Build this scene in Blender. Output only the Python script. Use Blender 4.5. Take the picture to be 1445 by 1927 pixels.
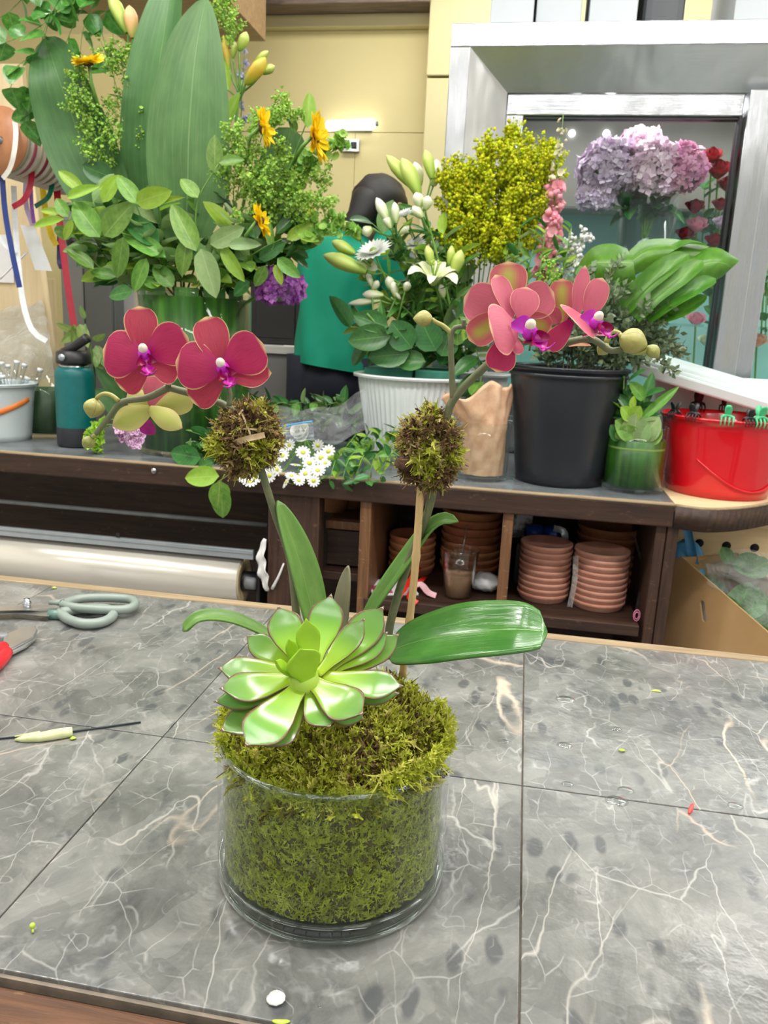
import bpy, math, random
import numpy as np
from mathutils import Vector, Matrix
for o in list(bpy.data.objects): bpy.data.objects.remove(o)
SC = bpy.context.scene
COL = SC.collection
# ------------------------------------------------------------------ camera
FPX, CX, CY = 1500.0, 722.5, 963.5
_p, _r, _y = (math.radians(a) for a in (13.2, 2.68, 9.4))
FW = np.array([-math.sin(_y)*math.cos(_p), math.cos(_y)*math.cos(_p), -math.sin(_p)])
_rt = np.array([math.cos(_y), math.sin(_y), 0.0]); _up = np.cross(_rt, FW)
RT = math.cos(_r)*_rt + math.sin(_r)*_up
UP = -math.sin(_r)*_rt + math.cos(_r)*_up
CAM = np.array([0.0, 0.0, 1.2])
cd = bpy.data.cameras.new('camera'); cam = bpy.data.objects.new('camera', cd); COL.objects.link(cam)
cd.sensor_fit = 'VERTICAL'; cd.sensor_height = 24.0; cd.sensor_width = 18.0
cd.lens = 24.0*FPX/1927.0; cd.clip_start = 0.02
cam.matrix_world = Matrix(((RT[0], UP[0], -FW[0], CAM[0]), (RT[1], UP[1], -FW[1], CAM[1]), (RT[2], UP[2], -FW[2], CAM[2]), (0, 0, 0, 1)))
cd.dof.use_dof = True; cd.dof.focus_distance = 0.62; cd.dof.aperture_fstop = 14.0
SC.camera = cam
# ------------------------------------------------------------------ daylight through the open shop front, ceiling lamps, exposure
wd = bpy.data.worlds.new('world'); SC.world = wd; wd.use_nodes = True
_bg = wd.node_tree.nodes['Background']; _bg.inputs[0].default_value = (0.93, 0.97, 1.0, 1); _bg.inputs[1].default_value = 0.95
def area(name, loc, size, power, col=(1, 0.98, 0.95), rot=(0, 0, 0)):
    l = bpy.data.lights.new(name, 'AREA'); l.shape = 'RECTANGLE'; l.size, l.size_y = size; l.energy = power; l.color = col
    o = bpy.data.objects.new(name, l); COL.objects.link(o); o.location = loc; o.rotation_euler = rot
    return o
for _yy, _pw in ((-1.5, 20), (0.55, 30), (1.55, 18), (3.05, 18)):
    for _xx in (-1.45, 0.0, 1.45):
        area('ceiling_tube_light', (_xx, _yy, 2.72), (1.2, 0.16), _pw)
vs = SC.view_settings
vs.view_transform = 'Standard'; vs.look = 'None'; vs.gamma = 1.0; vs.use_curve_mapping = False
vs.exposure = -0.22
# ------------------------------------------------------------------ pixel helpers (rays of the photograph meet known planes)
def ray(u, v): return FW + RT*(u-CX)/FPX - UP*(v-CY)/FPX
def ony(u, v, Y):
    d = ray(u, v); return CAM + d*(Y-CAM[1])/d[1]
def onz(u, v, z):
    d = ray(u, v); return CAM + d*(z-CAM[2])/d[2]
def onplane(u, v, p0, n):
    d = ray(u, v); return CAM + d*(np.dot(np.asarray(p0)-CAM, n)/np.dot(d, n))
def depth(P): return float(np.dot(np.asarray(P)-CAM, FW))
def pxm(P): return depth(P)/FPX          # metres per pixel at P
def nrm(v):
    v = np.asarray(v, float); return v/(np.linalg.norm(v)+1e-12)
def A(*p): return np.array(p, float)
# ------------------------------------------------------------------ node materials
class T:
    def __init__(s, name):
        s.m = bpy.data.materials.new(name); s.m.use_nodes = True; s.t = s.m.node_tree
        s.t.nodes.clear(); s.out = s.t.nodes.new('ShaderNodeOutputMaterial')
    def n(s, typ, ins=None, **pr):
        nd = s.t.nodes.new('ShaderNode'+typ)
        for k, v in pr.items(): setattr(nd, k, v)
        for k, v in (ins or {}).items():
            sk = nd.inputs[k]
            if isinstance(v, bpy.types.NodeSocket): s.t.links.new(v, sk)
            elif isinstance(v, bpy.types.Node): s.t.links.new(v.outputs[0], sk)
            else:
                if hasattr(sk.default_value, '__len__') and not isinstance(v, (tuple, list)): v = [v]*len(sk.default_value)
                if hasattr(sk.default_value, '__len__') and len(sk.default_value) == 4 and len(v) == 3: v = tuple(v)+(1,)
                sk.default_value = v
        return nd
    def math(s, op, a, b=0.5, c=0.5, clamp=False):
        return s.n('Math', {0: a, 1: b, 2: c}, operation=op, use_clamp=clamp).outputs[0]
    def mix(s, f, a, b, mode='MIX'):
        return s.n('Mix', {0: f, 6: a, 7: b}, data_type='RGBA', blend_type=mode).outputs[2]
    def ramp(s, f, stops):
        r = s.n('ValToRGB', {0: f}); e = r.color_ramp.elements
        while len(e) < len(stops): e.new(0.5)
        for i, (p, c) in enumerate(stops):
            e[i].position = p; e[i].color = tuple(c)+(1,) if len(c) == 3 else c
        return r.outputs[0]
    def coord(s, which='Object', scale=(1, 1, 1), loc=(0, 0, 0), rot=(0, 0, 0)):
        c = s.n('TexCoord'); return s.n('Mapping', {0: c.outputs[which], 1: loc, 2: rot, 3: scale}).outputs[0]
    def pos(s, scale=(1, 1, 1)):
        return s.n('Mapping', {0: s.n('NewGeometry').outputs['Position'], 3: scale}).outputs[0]
    def noise(s, vec, scale, detail=4, rough=.55, dist=0):
        return s.n('TexNoise', {'Vector': vec, 'Scale': scale, 'Detail': detail, 'Roughness': rough, 'Distortion': dist})
    def bump(s, h, strength=.3, dist=.002):
        return s.n('Bump', {'Height': h, 'Strength': strength, 'Distance': dist}).outputs[0]
    def rnd(s, col, amt=.25, hue=.02):
        r = s.n('ObjectInfo').outputs['Random']
        v = s.math('MULTIPLY_ADD', r, amt*2, 1-amt)
        h = s.math('MULTIPLY_ADD', s.math('FRACT', s.math('MULTIPLY', r, 7.13)), hue*2, .5-hue)
        return s.n('HueSaturation', {'Hue': h, 'Value': v, 'Color': col}).outputs[0]
    def var(s, col, amt=.3, hue=.02):
        r = s.n('Attribute', attribute_name='var').outputs['Fac']
        v = s.math('MULTIPLY_ADD', r, amt*2, 1-amt)
        h = s.math('MULTIPLY_ADD', s.math('FRACT', s.math('MULTIPLY', r, 7.13)), hue*2, .5-hue)
        return s.n('HueSaturation', {'Hue': h, 'Value': v, 'Color': col}).outputs[0]
    def surf(s, col, rough=.5, metal=0., normal=None, transl=0., spec=.5, **kw):
        ins = {'Base Color': col, 'Roughness': rough, 'Metallic': metal, 'Specular IOR Level': spec}
        for k, v in kw.items(): ins[k.replace('_', ' ')] = v
        if normal is not None: ins['Normal'] = normal
        b = s.n('BsdfPrincipled', ins)
        o = b.outputs[0]
        if transl > 0:
            tr = s.n('BsdfTranslucent', {'Color': col})
            o = s.n('MixShader', {0: transl, 1: o, 2: tr.outputs[0]}).outputs[0]
        s.t.links.new(o, s.out.inputs[0]); return s.m
_M = {}
def mat(name, c1, c2=None, scale=20, rough=.5, metal=0., bump=0., bscale=120, spec=.5, transl=0., stretch=(1, 1, 1), rand=0., hue=.0, var=0., lo=.35, hi=.65, **kw):
    if name in _M: return _M[name]
    t = T(name); v = t.coord('Object', stretch)
    n = t.noise(v, scale)
    col = t.ramp(n.outputs[0], [(lo, c1), (hi, c2 or c1)])
    if rand: col = t.rnd(col, rand, hue)
    if var: col = t.var(col, var, hue)
    nm = None
    if bump: nm = t.bump(t.noise(v, bscale, 3).outputs[0], bump)
    _M[name] = t.surf(col, rough, metal, nm, transl, spec, **kw); return _M[name]
def leafmat(name, c1, c2, rib=(.3, .45, .15), ribw=.05, veins='pin', vamt=.25, rough=.35, transl=.25, edge=None, rand=.2, hue=.012, spec=.5, back=None, ribamt=.6, bumpamt=.15):
    if name in _M: return _M[name]
    t = T(name); uv = t.n('UVMap').outputs[0]
    sx = t.n('SeparateXYZ', {0: uv}); u, v = sx.outputs[0], sx.outputs[1]
    a = t.math('ABSOLUTE', t.math('MULTIPLY_ADD', u, 2, -1))
    ns = t.noise(t.coord('UV', (2, 3, 1)), 1.5, 3)
    col = t.ramp(ns.outputs[0], [(.35, c1), (.65, c2)])
    if veins == 'pin':
        w = t.math('SINE', t.math('MULTIPLY', t.math('SUBTRACT', v, t.math('MULTIPLY', a, .22)), 55))
    else:
        w = t.math('SINE', t.math('ADD', t.math('MULTIPLY', u, 70), t.math('MULTIPLY', t.noise(t.coord('UV', (8, .6, 1)), 4).outputs[0], 22)))
    wv = t.math('MULTIPLY', t.math('POWER', t.math('MULTIPLY_ADD', w, .5, .5), 4), vamt)
    col = t.mix(wv, col, rib)
    rb = t.math('MULTIPLY', t.n('MapRange', {0: a, 1: ribw*.4, 2: ribw, 3: 1., 4: 0.}).outputs[0], ribamt)
    col = t.mix(rb, col, rib)
    if edge:
        col = t.mix(t.n('MapRange', {0: a, 1: .86, 2: .97}).outputs[0], col, edge)
    if back:
        col = t.mix(t.n('NewGeometry').outputs['Backfacing'], col, back)
    if rand: col = t.rnd(col, rand, hue)
    nmv = t.bump(t.math('ADD', t.math('MULTIPLY', rb, -.6), t.math('MULTIPLY', wv, -.5)), bumpamt, .003)
    _M[name] = t.surf(col, rough, 0, nmv, transl, spec); return _M[name]
def glassmat(name, tint=(.97, .99, .98), refl=1.0, rough=.02, ior=1.5):
    if name in _M: return _M[name]
    t = T(name)
    tr = t.n('BsdfTransparent', {0: tint}); gl = t.n('BsdfGlossy', {'Roughness': rough, 'Color': (1, 1, 1)})
    f = t.math('MULTIPLY', t.math('MULTIPLY_ADD', t.math('POWER', t.n('LayerWeight', {0: .5}).outputs[1], 4.0), .9, .022), refl)
    t.t.links.new(t.n('MixShader', {0: f, 1: tr, 2: gl}).outputs[0], t.out.inputs[0])
    _M[name] = t.m; return t.m
def filmmat(name, tint=(.9, .95, .95), alpha=.25, col=(.85, .9, .92), rough=.15, bs=30):
    """crinkled clear plastic: mostly see-through, partly milky, glossy creases"""
    if name in _M: return _M[name]
    t = T(name)
    nz = t.noise(t.coord('Object'), bs, 5, .65, 1.5).outputs[0]
    nm = t.bump(nz, .9, .02)
    tr = t.n('BsdfTransparent', {0: tint})
    pb = t.n('BsdfPrincipled', {'Base Color': col, 'Roughness': rough, 'Normal': nm, 'Specular IOR Level': .9})
    f = t.math('MULTIPLY_ADD', t.math('POWER', nz, 2.0), alpha*2, alpha*.4, clamp=True)
    t.t.links.new(t.n('MixShader', {0: f, 1: tr, 2: pb}).outputs[0], t.out.inputs[0])
    _M[name] = t.m; return t.m
def emitmat(name, col, strength):
    if name in _M: return _M[name]
    t = T(name); t.t.links.new(t.n('Emission', {0: col, 1: strength}).outputs[0], t.out.inputs[0]); _M[name] = t.m; return t.m
# ------------------------------------------------------------------ objects
def tag(o, label=None, cat=None, group=None, kind=None):
    for k, v in (('label', label), ('category', cat), ('group', group), ('kind', kind)):
        if v: o[k] = v
    return o
def thing(name, label, cat, loc=(0, 0, 0), group=None, kind=None):
    o = bpy.data.objects.new(name, None); o.empty_display_size = .02; COL.objects.link(o); o.location = [float(c) for c in loc]
    return tag(o, label, cat, group, kind)
class MB:
    """collects polygons; build() links ONE mesh object"""
    def __init__(s): s.V = []; s.F = []; s.U = []; s.MI = []; s.A = []; s.n = 0; s.hasuv = False; s.hasvar = False
    def add(s, V, F, UV=None, mi=0, var=None):
        V = np.asarray(V, float).reshape(-1, 3); k = s.n
        s.V.append(V); s.F.extend([tuple(int(i)+k for i in f) for f in F]); s.n += len(V); s.MI.extend([mi]*len(F))
        if UV is not None: s.hasuv = True
        s.U.append(np.zeros((len(V), 2)) if UV is None else np.asarray(UV, float))
        if var is not None: s.hasvar = True
        s.A.append(np.full(len(V), .5) if var is None else np.broadcast_to(np.asarray(var, float), (len(V),)))
        return s
    def box(s, a, b, mi=0, M=None):
        a, b = np.minimum(a, b), np.maximum(a, b)
        V = np.array([[x, y, z] for z in (a[2], b[2]) for y in (a[1], b[1]) for x in (a[0], b[0])], float)
        if M is not None: V = V@np.asarray(M)[:3, :3].T+np.asarray(M)[:3, 3]
        return s.add(V, [(0, 2, 3, 1), (4, 5, 7, 6), (0, 1, 5, 4), (2, 6, 7, 3), (0, 4, 6, 2), (1, 3, 7, 5)], mi=mi)
    def tube(s, P, R, seg=8, cap=True, mi=0, var=None, uv=False):
        P = np.asarray(P, float); n = len(P)
        R = np.broadcast_to(np.asarray(R, float), (n,)) if np.ndim(R) < 2 else R
        Tn = np.gradient(P, axis=0); Tn /= np.linalg.norm(Tn, axis=1)[:, None]+1e-12
        ref = A(0, 0, 1) if abs(Tn[0][2]) < .9 else A(1, 0, 0)
        N = nrm(np.cross(Tn[0], ref)); V = []
        th = np.linspace(0, 2*math.pi, seg, endpoint=False)
        for i in range(n):
            N = nrm(N-Tn[i]*np.dot(N, Tn[i])); B = np.cross(Tn[i], N)
            V.append(P[i]+R[i]*(np.outer(np.cos(th), N)+np.outer(np.sin(th), B)))
        F = [(i*seg+j, i*seg+(j+1) % seg, (i+1)*seg+(j+1) % seg, (i+1)*seg+j) for i in range(n-1) for j in range(seg)]
        if cap: F += [tuple(range(seg))[::-1], tuple((n-1)*seg+j for j in range(seg))]
        UV = None
        if uv: UV = np.array([[j/seg, i/(n-1)] for i in range(n) for j in range(seg)])
        return s.add(np.concatenate(V), F, UV, mi, var)
    def lathe(s, prof, c=(0, 0, 0), seg=32, mi=0, M=None, sx=1., sy=1., cap=False):
        th = np.linspace(0, 2*math.pi, seg, endpoint=False); V = []
        for r, z in prof: V.append(np.stack([r*np.cos(th)*sx, r*np.sin(th)*sy, np.full(seg, z)], 1))
        V = np.concatenate(V)
        if M is not None: V = V@np.asarray(M)[:3, :3].T+np.asarray(M)[:3, 3]
        V = V+np.asarray(c, float); n = len(prof)
        F = [(i*seg+j, i*seg+(j+1) % seg, (i+1)*seg+(j+1) % seg, (i+1)*seg+j) for i in range(n-1) for j in range(seg)]
        if cap: F += [tuple(range(seg))[::-1], tuple((n-1)*seg+j for j in range(seg))]
        return s.add(V, F, mi=mi)
    def prism(s, poly, z0, z1, M=None, mi=0):
        """polygon in local xy, extruded in z"""
        n = len(poly); V = np.array([[x, y, z0] for x, y in poly]+[[x, y, z1] for x, y in poly], float)
        if M is not None: V = V@np.asarray(M)[:3, :3].T+np.asarray(M)[:3, 3]
        return s.add(V, [tuple(range(n))[::-1], tuple(range(n, 2*n))]+[(i, (i+1) % n, n+(i+1) % n, n+i) for i in range(n)], mi=mi)
    def blade(s, sp, w, up, nu=5, cup=0., fold=0., ruff=0., rf=7., mi=0, var=None, ph=0.):
        """thin leaf or petal along a spine; cup >0 bends the sides towards up"""
        sp = np.asarray(sp, float); n = len(sp); w = np.asarray(w, float)
        Tn = np.gradient(sp, axis=0); Tn /= np.linalg.norm(Tn, axis=1)[:, None]+1e-12
        V = []; UV = []
        js = np.linspace(-1, 1, nu)
        for i in range(n):
            upv = up[i] if np.ndim(up) == 2 else up
            S = nrm(np.cross(Tn[i], upv)); Nn = np.cross(S, Tn[i])
            for j in js:
                off = cup*j*j+fold*abs(j)+ruff*math.sin(i/(n-1)*rf*2+ph+(1.5 if j < 0 else 0))*abs(j)**2
                V.append(sp[i]+S*w[i]*j+Nn*w[i]*off); UV.append(((j+1)/2, i/(n-1)))
        F = [(i*nu+j, i*nu+j+1, (i+1)*nu+j+1, (i+1)*nu+j) for i in range(n-1) for j in range(nu-1)]
        return s.add(V, F, UV, mi, var)
    def fat(s, sp, w, th, up, seg=12, flat=.35, mi=0):
        """thick leaf: closed rings, flatter on the side facing up"""
        sp = np.asarray(sp, float); n = len(sp)
        Tn = np.gradient(sp, axis=0); Tn /= np.linalg.norm(Tn, axis=1)[:, None]+1e-12
        V = []; UV = []; a = np.linspace(0, 2*math.pi, seg, endpoint=False)
        for i in range(n):
            S = nrm(np.cross(Tn[i], up)); Nn = np.cross(S, Tn[i])
            for q in a:
                x, z = math.cos(q), math.sin(q)
                zz = th[i]*(z*flat+.25*x*x*w[i]/max(th[i], 1e-5)*.6 if z > 0 else z+.25*x*x*w[i]/max(th[i], 1e-5)*.6)
                V.append(sp[i]+S*w[i]*x+Nn*zz); UV.append(((x+1)/2, i/(n-1)))
        F = [(i*seg+j, i*seg+(j+1) % seg, (i+1)*seg+(j+1) % seg, (i+1)*seg+j) for i in range(n-1) for j in range(seg)]
        F += [tuple(range(seg))[::-1], tuple((n-1)*seg+j for j in range(seg))]
        return s.add(V, F, UV, mi)
    def ball(s, c, r, M=None, seg=12, rings=8, mi=0, var=None):
        V = []; r = np.broadcast_to(np.asarray(r, float), (3,))
        for i in range(rings+1):
            p = math.pi*i/rings
            for j in range(seg):
                q = 2*math.pi*j/seg; V.append((r[0]*math.sin(p)*math.cos(q), r[1]*math.sin(p)*math.sin(q), r[2]*math.cos(p)))
        V = np.array(V)
        if M is not None: V = V@np.asarray(M)[:3, :3].T
        UV = np.array([[j/seg, i/rings] for i in range(rings+1) for j in range(seg)])
        F = [(i*seg+j, (i+1)*seg+j, (i+1)*seg+(j+1) % seg, i*seg+(j+1) % seg) for i in range(rings) for j in range(seg)]
        return s.add(V+np.asarray(c, float), F, UV, mi, var)
    def scatter(s, tmps, P, N, sc, rng, mi=0, var=None):
        """many small pieces: tmps are (V, F) with local z along N"""
        P = np.asarray(P, float); N = np.asarray(N, float); N = N/(np.linalg.norm(N, axis=1)[:, None]+1e-9)
        k = len(P); sc = np.broadcast_to(np.asarray(sc, float), (k,)); which = rng.integers(0, len(tmps), k)
        rv = rng.normal(size=(k, 3)); Tt = np.cross(N, rv); Tt /= np.linalg.norm(Tt, axis=1)[:, None]+1e-9; B = np.cross(N, Tt)
        vr = rng.random(k) if var is None else np.asarray(var, float)
        for ti, (tv, tf) in enumerate(tmps):
            ix = np.where(which == ti)[0]
            if not len(ix): continue
            tv = np.asarray(tv, float); m = len(tv)
            V = P[ix][:, None]+sc[ix][:, None, None]*(tv[None, :, 0:1]*Tt[ix][:, None]+tv[None, :, 1:2]*B[ix][:, None]+tv[None, :, 2:3]*N[ix][:, None])
            F = []
            for f in tf:
                F.append(np.asarray(f)[None]+np.arange(len(ix))[:, None]*m)
            F = [tuple(r) for arr in F for r in arr.tolist()]
            s.add(V.reshape(-1, 3), F, None, mi, np.repeat(vr[ix], m))
        return s
    def build(s, name, mats, parent=None, smooth=True, label=None, cat=None, group=None, kind=None, local=True, bevel=0., weld=False, solid=0.):
        me = bpy.data.meshes.new(name); V = np.concatenate(s.V) if s.V else np.zeros((0, 3))
        if parent is not None and local:
            o_ = np.zeros(3); q = parent
            while q is not None: o_ = o_+np.array(q.location); q = q.parent
            V = V-o_
        me.from_pydata(V.tolist(), [], s.F); 
        if s.hasuv:
            uvl = me.uv_layers.new(name='UVMap'); U = np.concatenate(s.U)
            li = np.empty(len(me.loops), np.int32); me.loops.foreach_get('vertex_index', li)
            uvl.data.foreach_set('uv', U[li].astype(np.float32).ravel())
        if s.hasvar:
            at = me.attributes.new('var', 'FLOAT', 'POINT'); at.data.foreach_set('value', np.concatenate(s.A).astype(np.float32))
        mats = mats if isinstance(mats, (list, tuple)) else [mats]
        for m in mats: me.materials.append(m)
        me.polygons.foreach_set('material_index', np.array(s.MI, np.int32))
        me.polygons.foreach_set('use_smooth', np.full(len(me.polygons), smooth))
        me.update()
        o = bpy.data.objects.new(name, me); COL.objects.link(o); o.parent = parent
        if bevel:
            b = o.modifiers.new('bevel', 'BEVEL'); b.width = bevel; b.segments = 2; b.limit_method = 'ANGLE'; b.angle_limit = .6
        if solid:
            b = o.modifiers.new('solid', 'SOLIDIFY'); b.thickness = solid; b.offset = 0
        return tag(o, label, cat, group, kind)
def bx(name, a, b, m, parent=None, bevel=.0015, **kw):
    return MB().box(a, b).build(name, m, parent, smooth=False, bevel=bevel, **kw)
def _cr(P, n=24):
    """Catmull-Rom through points"""
    P = np.asarray(P, float); Q = np.vstack([2*P[0]-P[1], P, 2*P[-1]-P[-2]]); out = []
    k = len(P)-1
    for t in np.linspace(0, k, n):
        i = min(int(t), k-1); u = t-i; a, b, c, d = Q[i], Q[i+1], Q[i+2], Q[i+3]
        out.append(.5*(2*b+(c-a)*u+(2*a-5*b+4*c-d)*u*u+(3*b-a-3*c+d)*u**3))
    out = np.array(out); return out
def cr(P, n=24):
    """smooth curve through points, evenly spaced along its length"""
    Q = _cr(P, max(80, n*3)); d = np.r_[0, np.cumsum(np.linalg.norm(np.diff(Q, axis=0), axis=1))]; s = np.linspace(0, d[-1], n)
    return np.stack([np.interp(s, d, Q[:, k]) for k in range(3)], 1)
def prof(n, a=.6, b=.8, tip=.0, base=.04):
    """half-width profile of a leaf, 0..1"""
    t = np.linspace(0, 1, n); tm = a/(a+b); w = (t/tm)**a*((1-t)/(1-tm))**b
    w[0] = max(w[0], base); w[-1] = max(w[-1], tip); return w
def bend(base, tip, up, sag=.15, n=9):
    """spine from base to tip bulging towards up"""
    base, tip = np.asarray(base, float), np.asarray(tip, float); L = np.linalg.norm(tip-base)
    return cr([base, (base+tip)/2+nrm(up)*L*sag, tip], n)
def tocam(P): return nrm(CAM-np.asarray(P))
def copy_tree(o, parent=None):
    c = o.copy(); COL.objects.link(c); c.parent = parent
    for ch in list(o.children): copy_tree(ch, c)
    return c
def leaf_mesh(name, m, L=1., W=.25, a=.6, b=.8, cup=.25, droop=.12, nu=5, nv=9, fold=0., ruff=0.):
    """unit leaf along +Y, normal +Z, for shared use"""
    sp = np.array([[0, t*L, -droop*(t**2)*L] for t in np.linspace(0, 1, nv)])
    w = prof(nv, a, b)*W; w[-1] = W*.02
    mb = MB().blade(sp, w, A(0, 0, 1), nu, cup, fold, ruff)
    o = mb.build(name, m); me = o.data; bpy.data.objects.remove(o); return me
def put_leaf(me, name, parent, base, tip, up, ws=1.0):
    """one leaf object with shared mesh: y axis base->tip"""
    base, tip = np.asarray(base, float), np.asarray(tip, float); d = tip-base; L = np.linalg.norm(d); y = d/L
    x = np.cross(y, up); x = nrm(x) if np.linalg.norm(x) > 1e-4 else nrm(np.cross(y, A(.3, .5, .8))); z = np.cross(x, y)
    o = bpy.data.objects.new(name, me); COL.objects.link(o); o.parent = parent
    off = np.zeros(3); q = parent
    while q is not None: off = off+np.array(q.location); q = q.parent
    b = base-off
    o.matrix_local = Matrix(((x[0]*L*ws, y[0]*L, z[0]*L, b[0]), (x[1]*L*ws, y[1]*L, z[1]*L, b[1]), (x[2]*L*ws, y[2]*L, z[2]*L, b[2]), (0, 0, 0, 1)))
    return o
def frame(c, zdir, xref=(1, 0, 0)):
    z = nrm(zdir); x = nrm(np.asarray(xref, float)-z*np.dot(xref, z)); y = np.cross(z, x)
    M = np.eye(4); M[:3, 0], M[:3, 1], M[:3, 2], M[:3, 3] = x, y, z, c; return M
def xf(M, P):
    P = np.asarray(P, float).reshape(-1, 3); return P@M[:3, :3].T+M[:3, 3]
# ------------------------------------------------------------------ surfaces of the room
def wood(name, c1, c2, rough=.5, sc=6, stretch=(1, 14, 14), bump=.2, wear=None):
    if name in _M: return _M[name]
    t = T(name); v = t.coord('Object', stretch)
    n = t.noise(v, sc, 6, .6, .6).outputs[0]
    col = t.ramp(n, [(.3, c1), (.7, c2)])
    if wear:
        w = t.noise(t.coord('Object', (4, 9, 9)), 9, 5, .7).outputs[0]
        col = t.mix(t.n('MapRange', {0: w, 1: .6, 2: .7}).outputs[0], col, wear)
    _M[name] = t.surf(col, rough, 0, t.bump(n, bump, .003)); return _M[name]
M_yel = mat('yellow_paint', (.65, .56, .26), (.69, .60, .30), 1.5, .55, bump=.03, bscale=60)
M_yel2 = mat('yellow_trim_paint', (.63, .555, .29), (.67, .60, .34), 2, .5)
M_ceil = mat('ceiling_paint', (.75, .73, .68), (.8, .78, .72), 2, .7)
M_floor = mat('floor_concrete', (.24, .23, .22), (.34, .33, .31), 4, .5, bump=.1, bscale=30)
M_dwood = wood('dark_stained_wood', (.016, .007, .004), (.055, .024, .012), .6, wear=(.09, .045, .024))
M_dwoodz = wood('dark_stained_wood_upright', (.025, .011, .007), (.075, .035, .019), .6, stretch=(14, 14, 1), wear=(.14, .075, .042))
M_bwood = wood('worn_brown_wood', (.10, .045, .02), (.25, .12, .05), .5, stretch=(14, 14, 1), wear=(.4, .26, .13))
M_pale = wood('pale_plywood', (.62, .47, .26), (.75, .60, .36), .55, 3, (1, 9, 9), .05)
M_palez = wood('pale_plywood_upright', (.62, .48, .27), (.76, .62, .38), .55, 3, (9, 9, 1), .05)
M_beam = wood('beam_wood', (.10, .07, .055), (.26, .19, .14), .6)
M_soffit = wood('soffit_wood', (.27, .17, .08), (.40, .27, .14), .5, 4)
def S(o): return tag(o, kind='structure')
S(bx('floor', (-2.8, -2.6, -.05), (2.8, 3.85, 0), M_floor, bevel=0))
S(bx('ceiling', (-2.8, -2.6, 2.85), (2.8, 3.85, 2.9), M_ceil, bevel=0))
M_cream = mat('cream_paint', (.72, .69, .62), (.77, .74, .67), 2, .6)
S(bx('wall_left', (-2.8, -2.6, 0), (-2.7, 3.85, 2.85), M_cream, bevel=0))
S(bx('wall_right', (2.7, -2.6, 0), (2.8, 3.85, 2.85), M_cream, bevel=0))
# unseen front added to vary steel reflections: piers, transom, dark posts and open bays that let the daylight in
for n_, (x0, x1, z0_, z1_) in enumerate(((-2.8, -1.75, 0, 2.85), (1.75, 2.8, 0, 2.85), (-1.75, 1.75, 2.35, 2.85), (-1.75, -.55, 0, .55), (.75, 1.75, 0, .55))): S(bx('wall_front_%d' % (n_+1), (x0, -2.7, z0_), (x1, -2.6, z1_), M_cream, bevel=0))
M_post = mat('dark_door_frame', (.03, .03, .032), rough=.4)
for n_, x0 in enumerate((-1.75, -1.15, -.55, .10, .70, 1.2, 1.69)): S(bx('trim_%d' % (n_+11), (x0, -2.68, 0), (x0+.06, -2.61, 2.35), M_post, bevel=0))
wb = S(bx('wall_back', (-2.7, 3.75, 0), (2.7, 3.85, 2.85), M_yel2, bevel=0))
# painted wall boards with open joints
for a, b in (((-2.7, 0), (-1.95, 2.0145)), ((-2.7, 2.0165), (-1.95, 2.42)), ((-1.9485, 0), (-.8185, 2.0145)), ((-.8175, 0), (-.5, 2.0145)), ((-1.9485, 2.0165), (-.5, 2.42)), ((-.5, 0), (2.7, 2.85))):
    bx('panel', (a[0], 3.70, a[1]), (b[0], 3.75, b[1]), M_yel, wb, bevel=.002)
S(bx('trim_1', (-1.5, 3.66, 2.42), (-.5, 3.75, 2.47), M_yel2, bevel=.004))
tb = S(bx('trim_2', (-1.6, 3.55, 2.47), (-.5, 3.75, 2.70), M_beam, bevel=.004))
p = S(bx('trim_3', (-.5, 3.58, 0), (-.36, 3.70, 2.20), M_yel2, bevel=.004))
S(bx('trim_4', (-.5, 3.57, 2.206), (1.6, 3.70, 2.85), M_yel2, bevel=.004))
a = ony(500, 78, 3.3); b = ony(395, 78, 3.3)
S(bx('trim_5', (b[0]-.35, 2.75, a[2]), (a[0], 3.3, 2.85), M_soffit, bevel=.003))
# ------------------------------------------------------------------ flower cooler in stainless steel
def steelmat(name, rough=.2, col=(.49, .51, .53), st=(1, 1, 60)):
    t = T(name); n = t.noise(t.coord('Object', st), 12, 3).outputs[0]
    big = t.noise(t.coord('Object', (1.6, 1, .5), rot=(0, .5, 0)), 6, 2).outputs[0]
    nm = t.bump(t.math('ADD', t.math('MULTIPLY', n, .03), big), .8, .012)
    _M[name] = t.surf(col, t.math('MULTIPLY_ADD', n, .15, rough-.06), 1.0, nm); return _M[name]
M_steel = steelmat('brushed_steel', .17); M_rev = steelmat('satin_steel', .42, (.72, .74, .75)); M_revv = steelmat('satin_steel_upright', .36, (.68, .69, .70), (60, 60, 1)); M_steelv = steelmat('brushed_steel_upright', .2, st=(60, 60, 1))  # reveals get a paler satin steel, brightened against their dark reflections
M_gasket = mat('black_gasket', (.012, .013, .014), rough=.4)
M_pane = glassmat('cooler_glass', (.94, .98, .97), .85, .01)
M_teal = mat('cooler_lining', (.26, .52, .49), (.34, .60, .56), 3, .35)
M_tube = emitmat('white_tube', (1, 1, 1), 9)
def quad(mb, *P): return mb.add(P, [tuple(range(len(P)))])
YF, YB = 2.30, 2.40
cooler = thing('display_cooler', 'large stainless steel flower cooler with glass doors behind the counter', 'cooler', (.6, 2.6, 0))
mb = MB()                      # flat face band, then the slanting reveal
mb.box((-.262, YF, 1.916), (1.9, YF+.05, 1.972)); mb.build('face_top', M_steel, cooler, smooth=False, bevel=.002)
mb = MB(); mb.box((-.262, YF, 0), (-.21, YF+.05, 1.916)); mb.build('face_side', M_steelv, cooler, smooth=False, bevel=.002)
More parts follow.
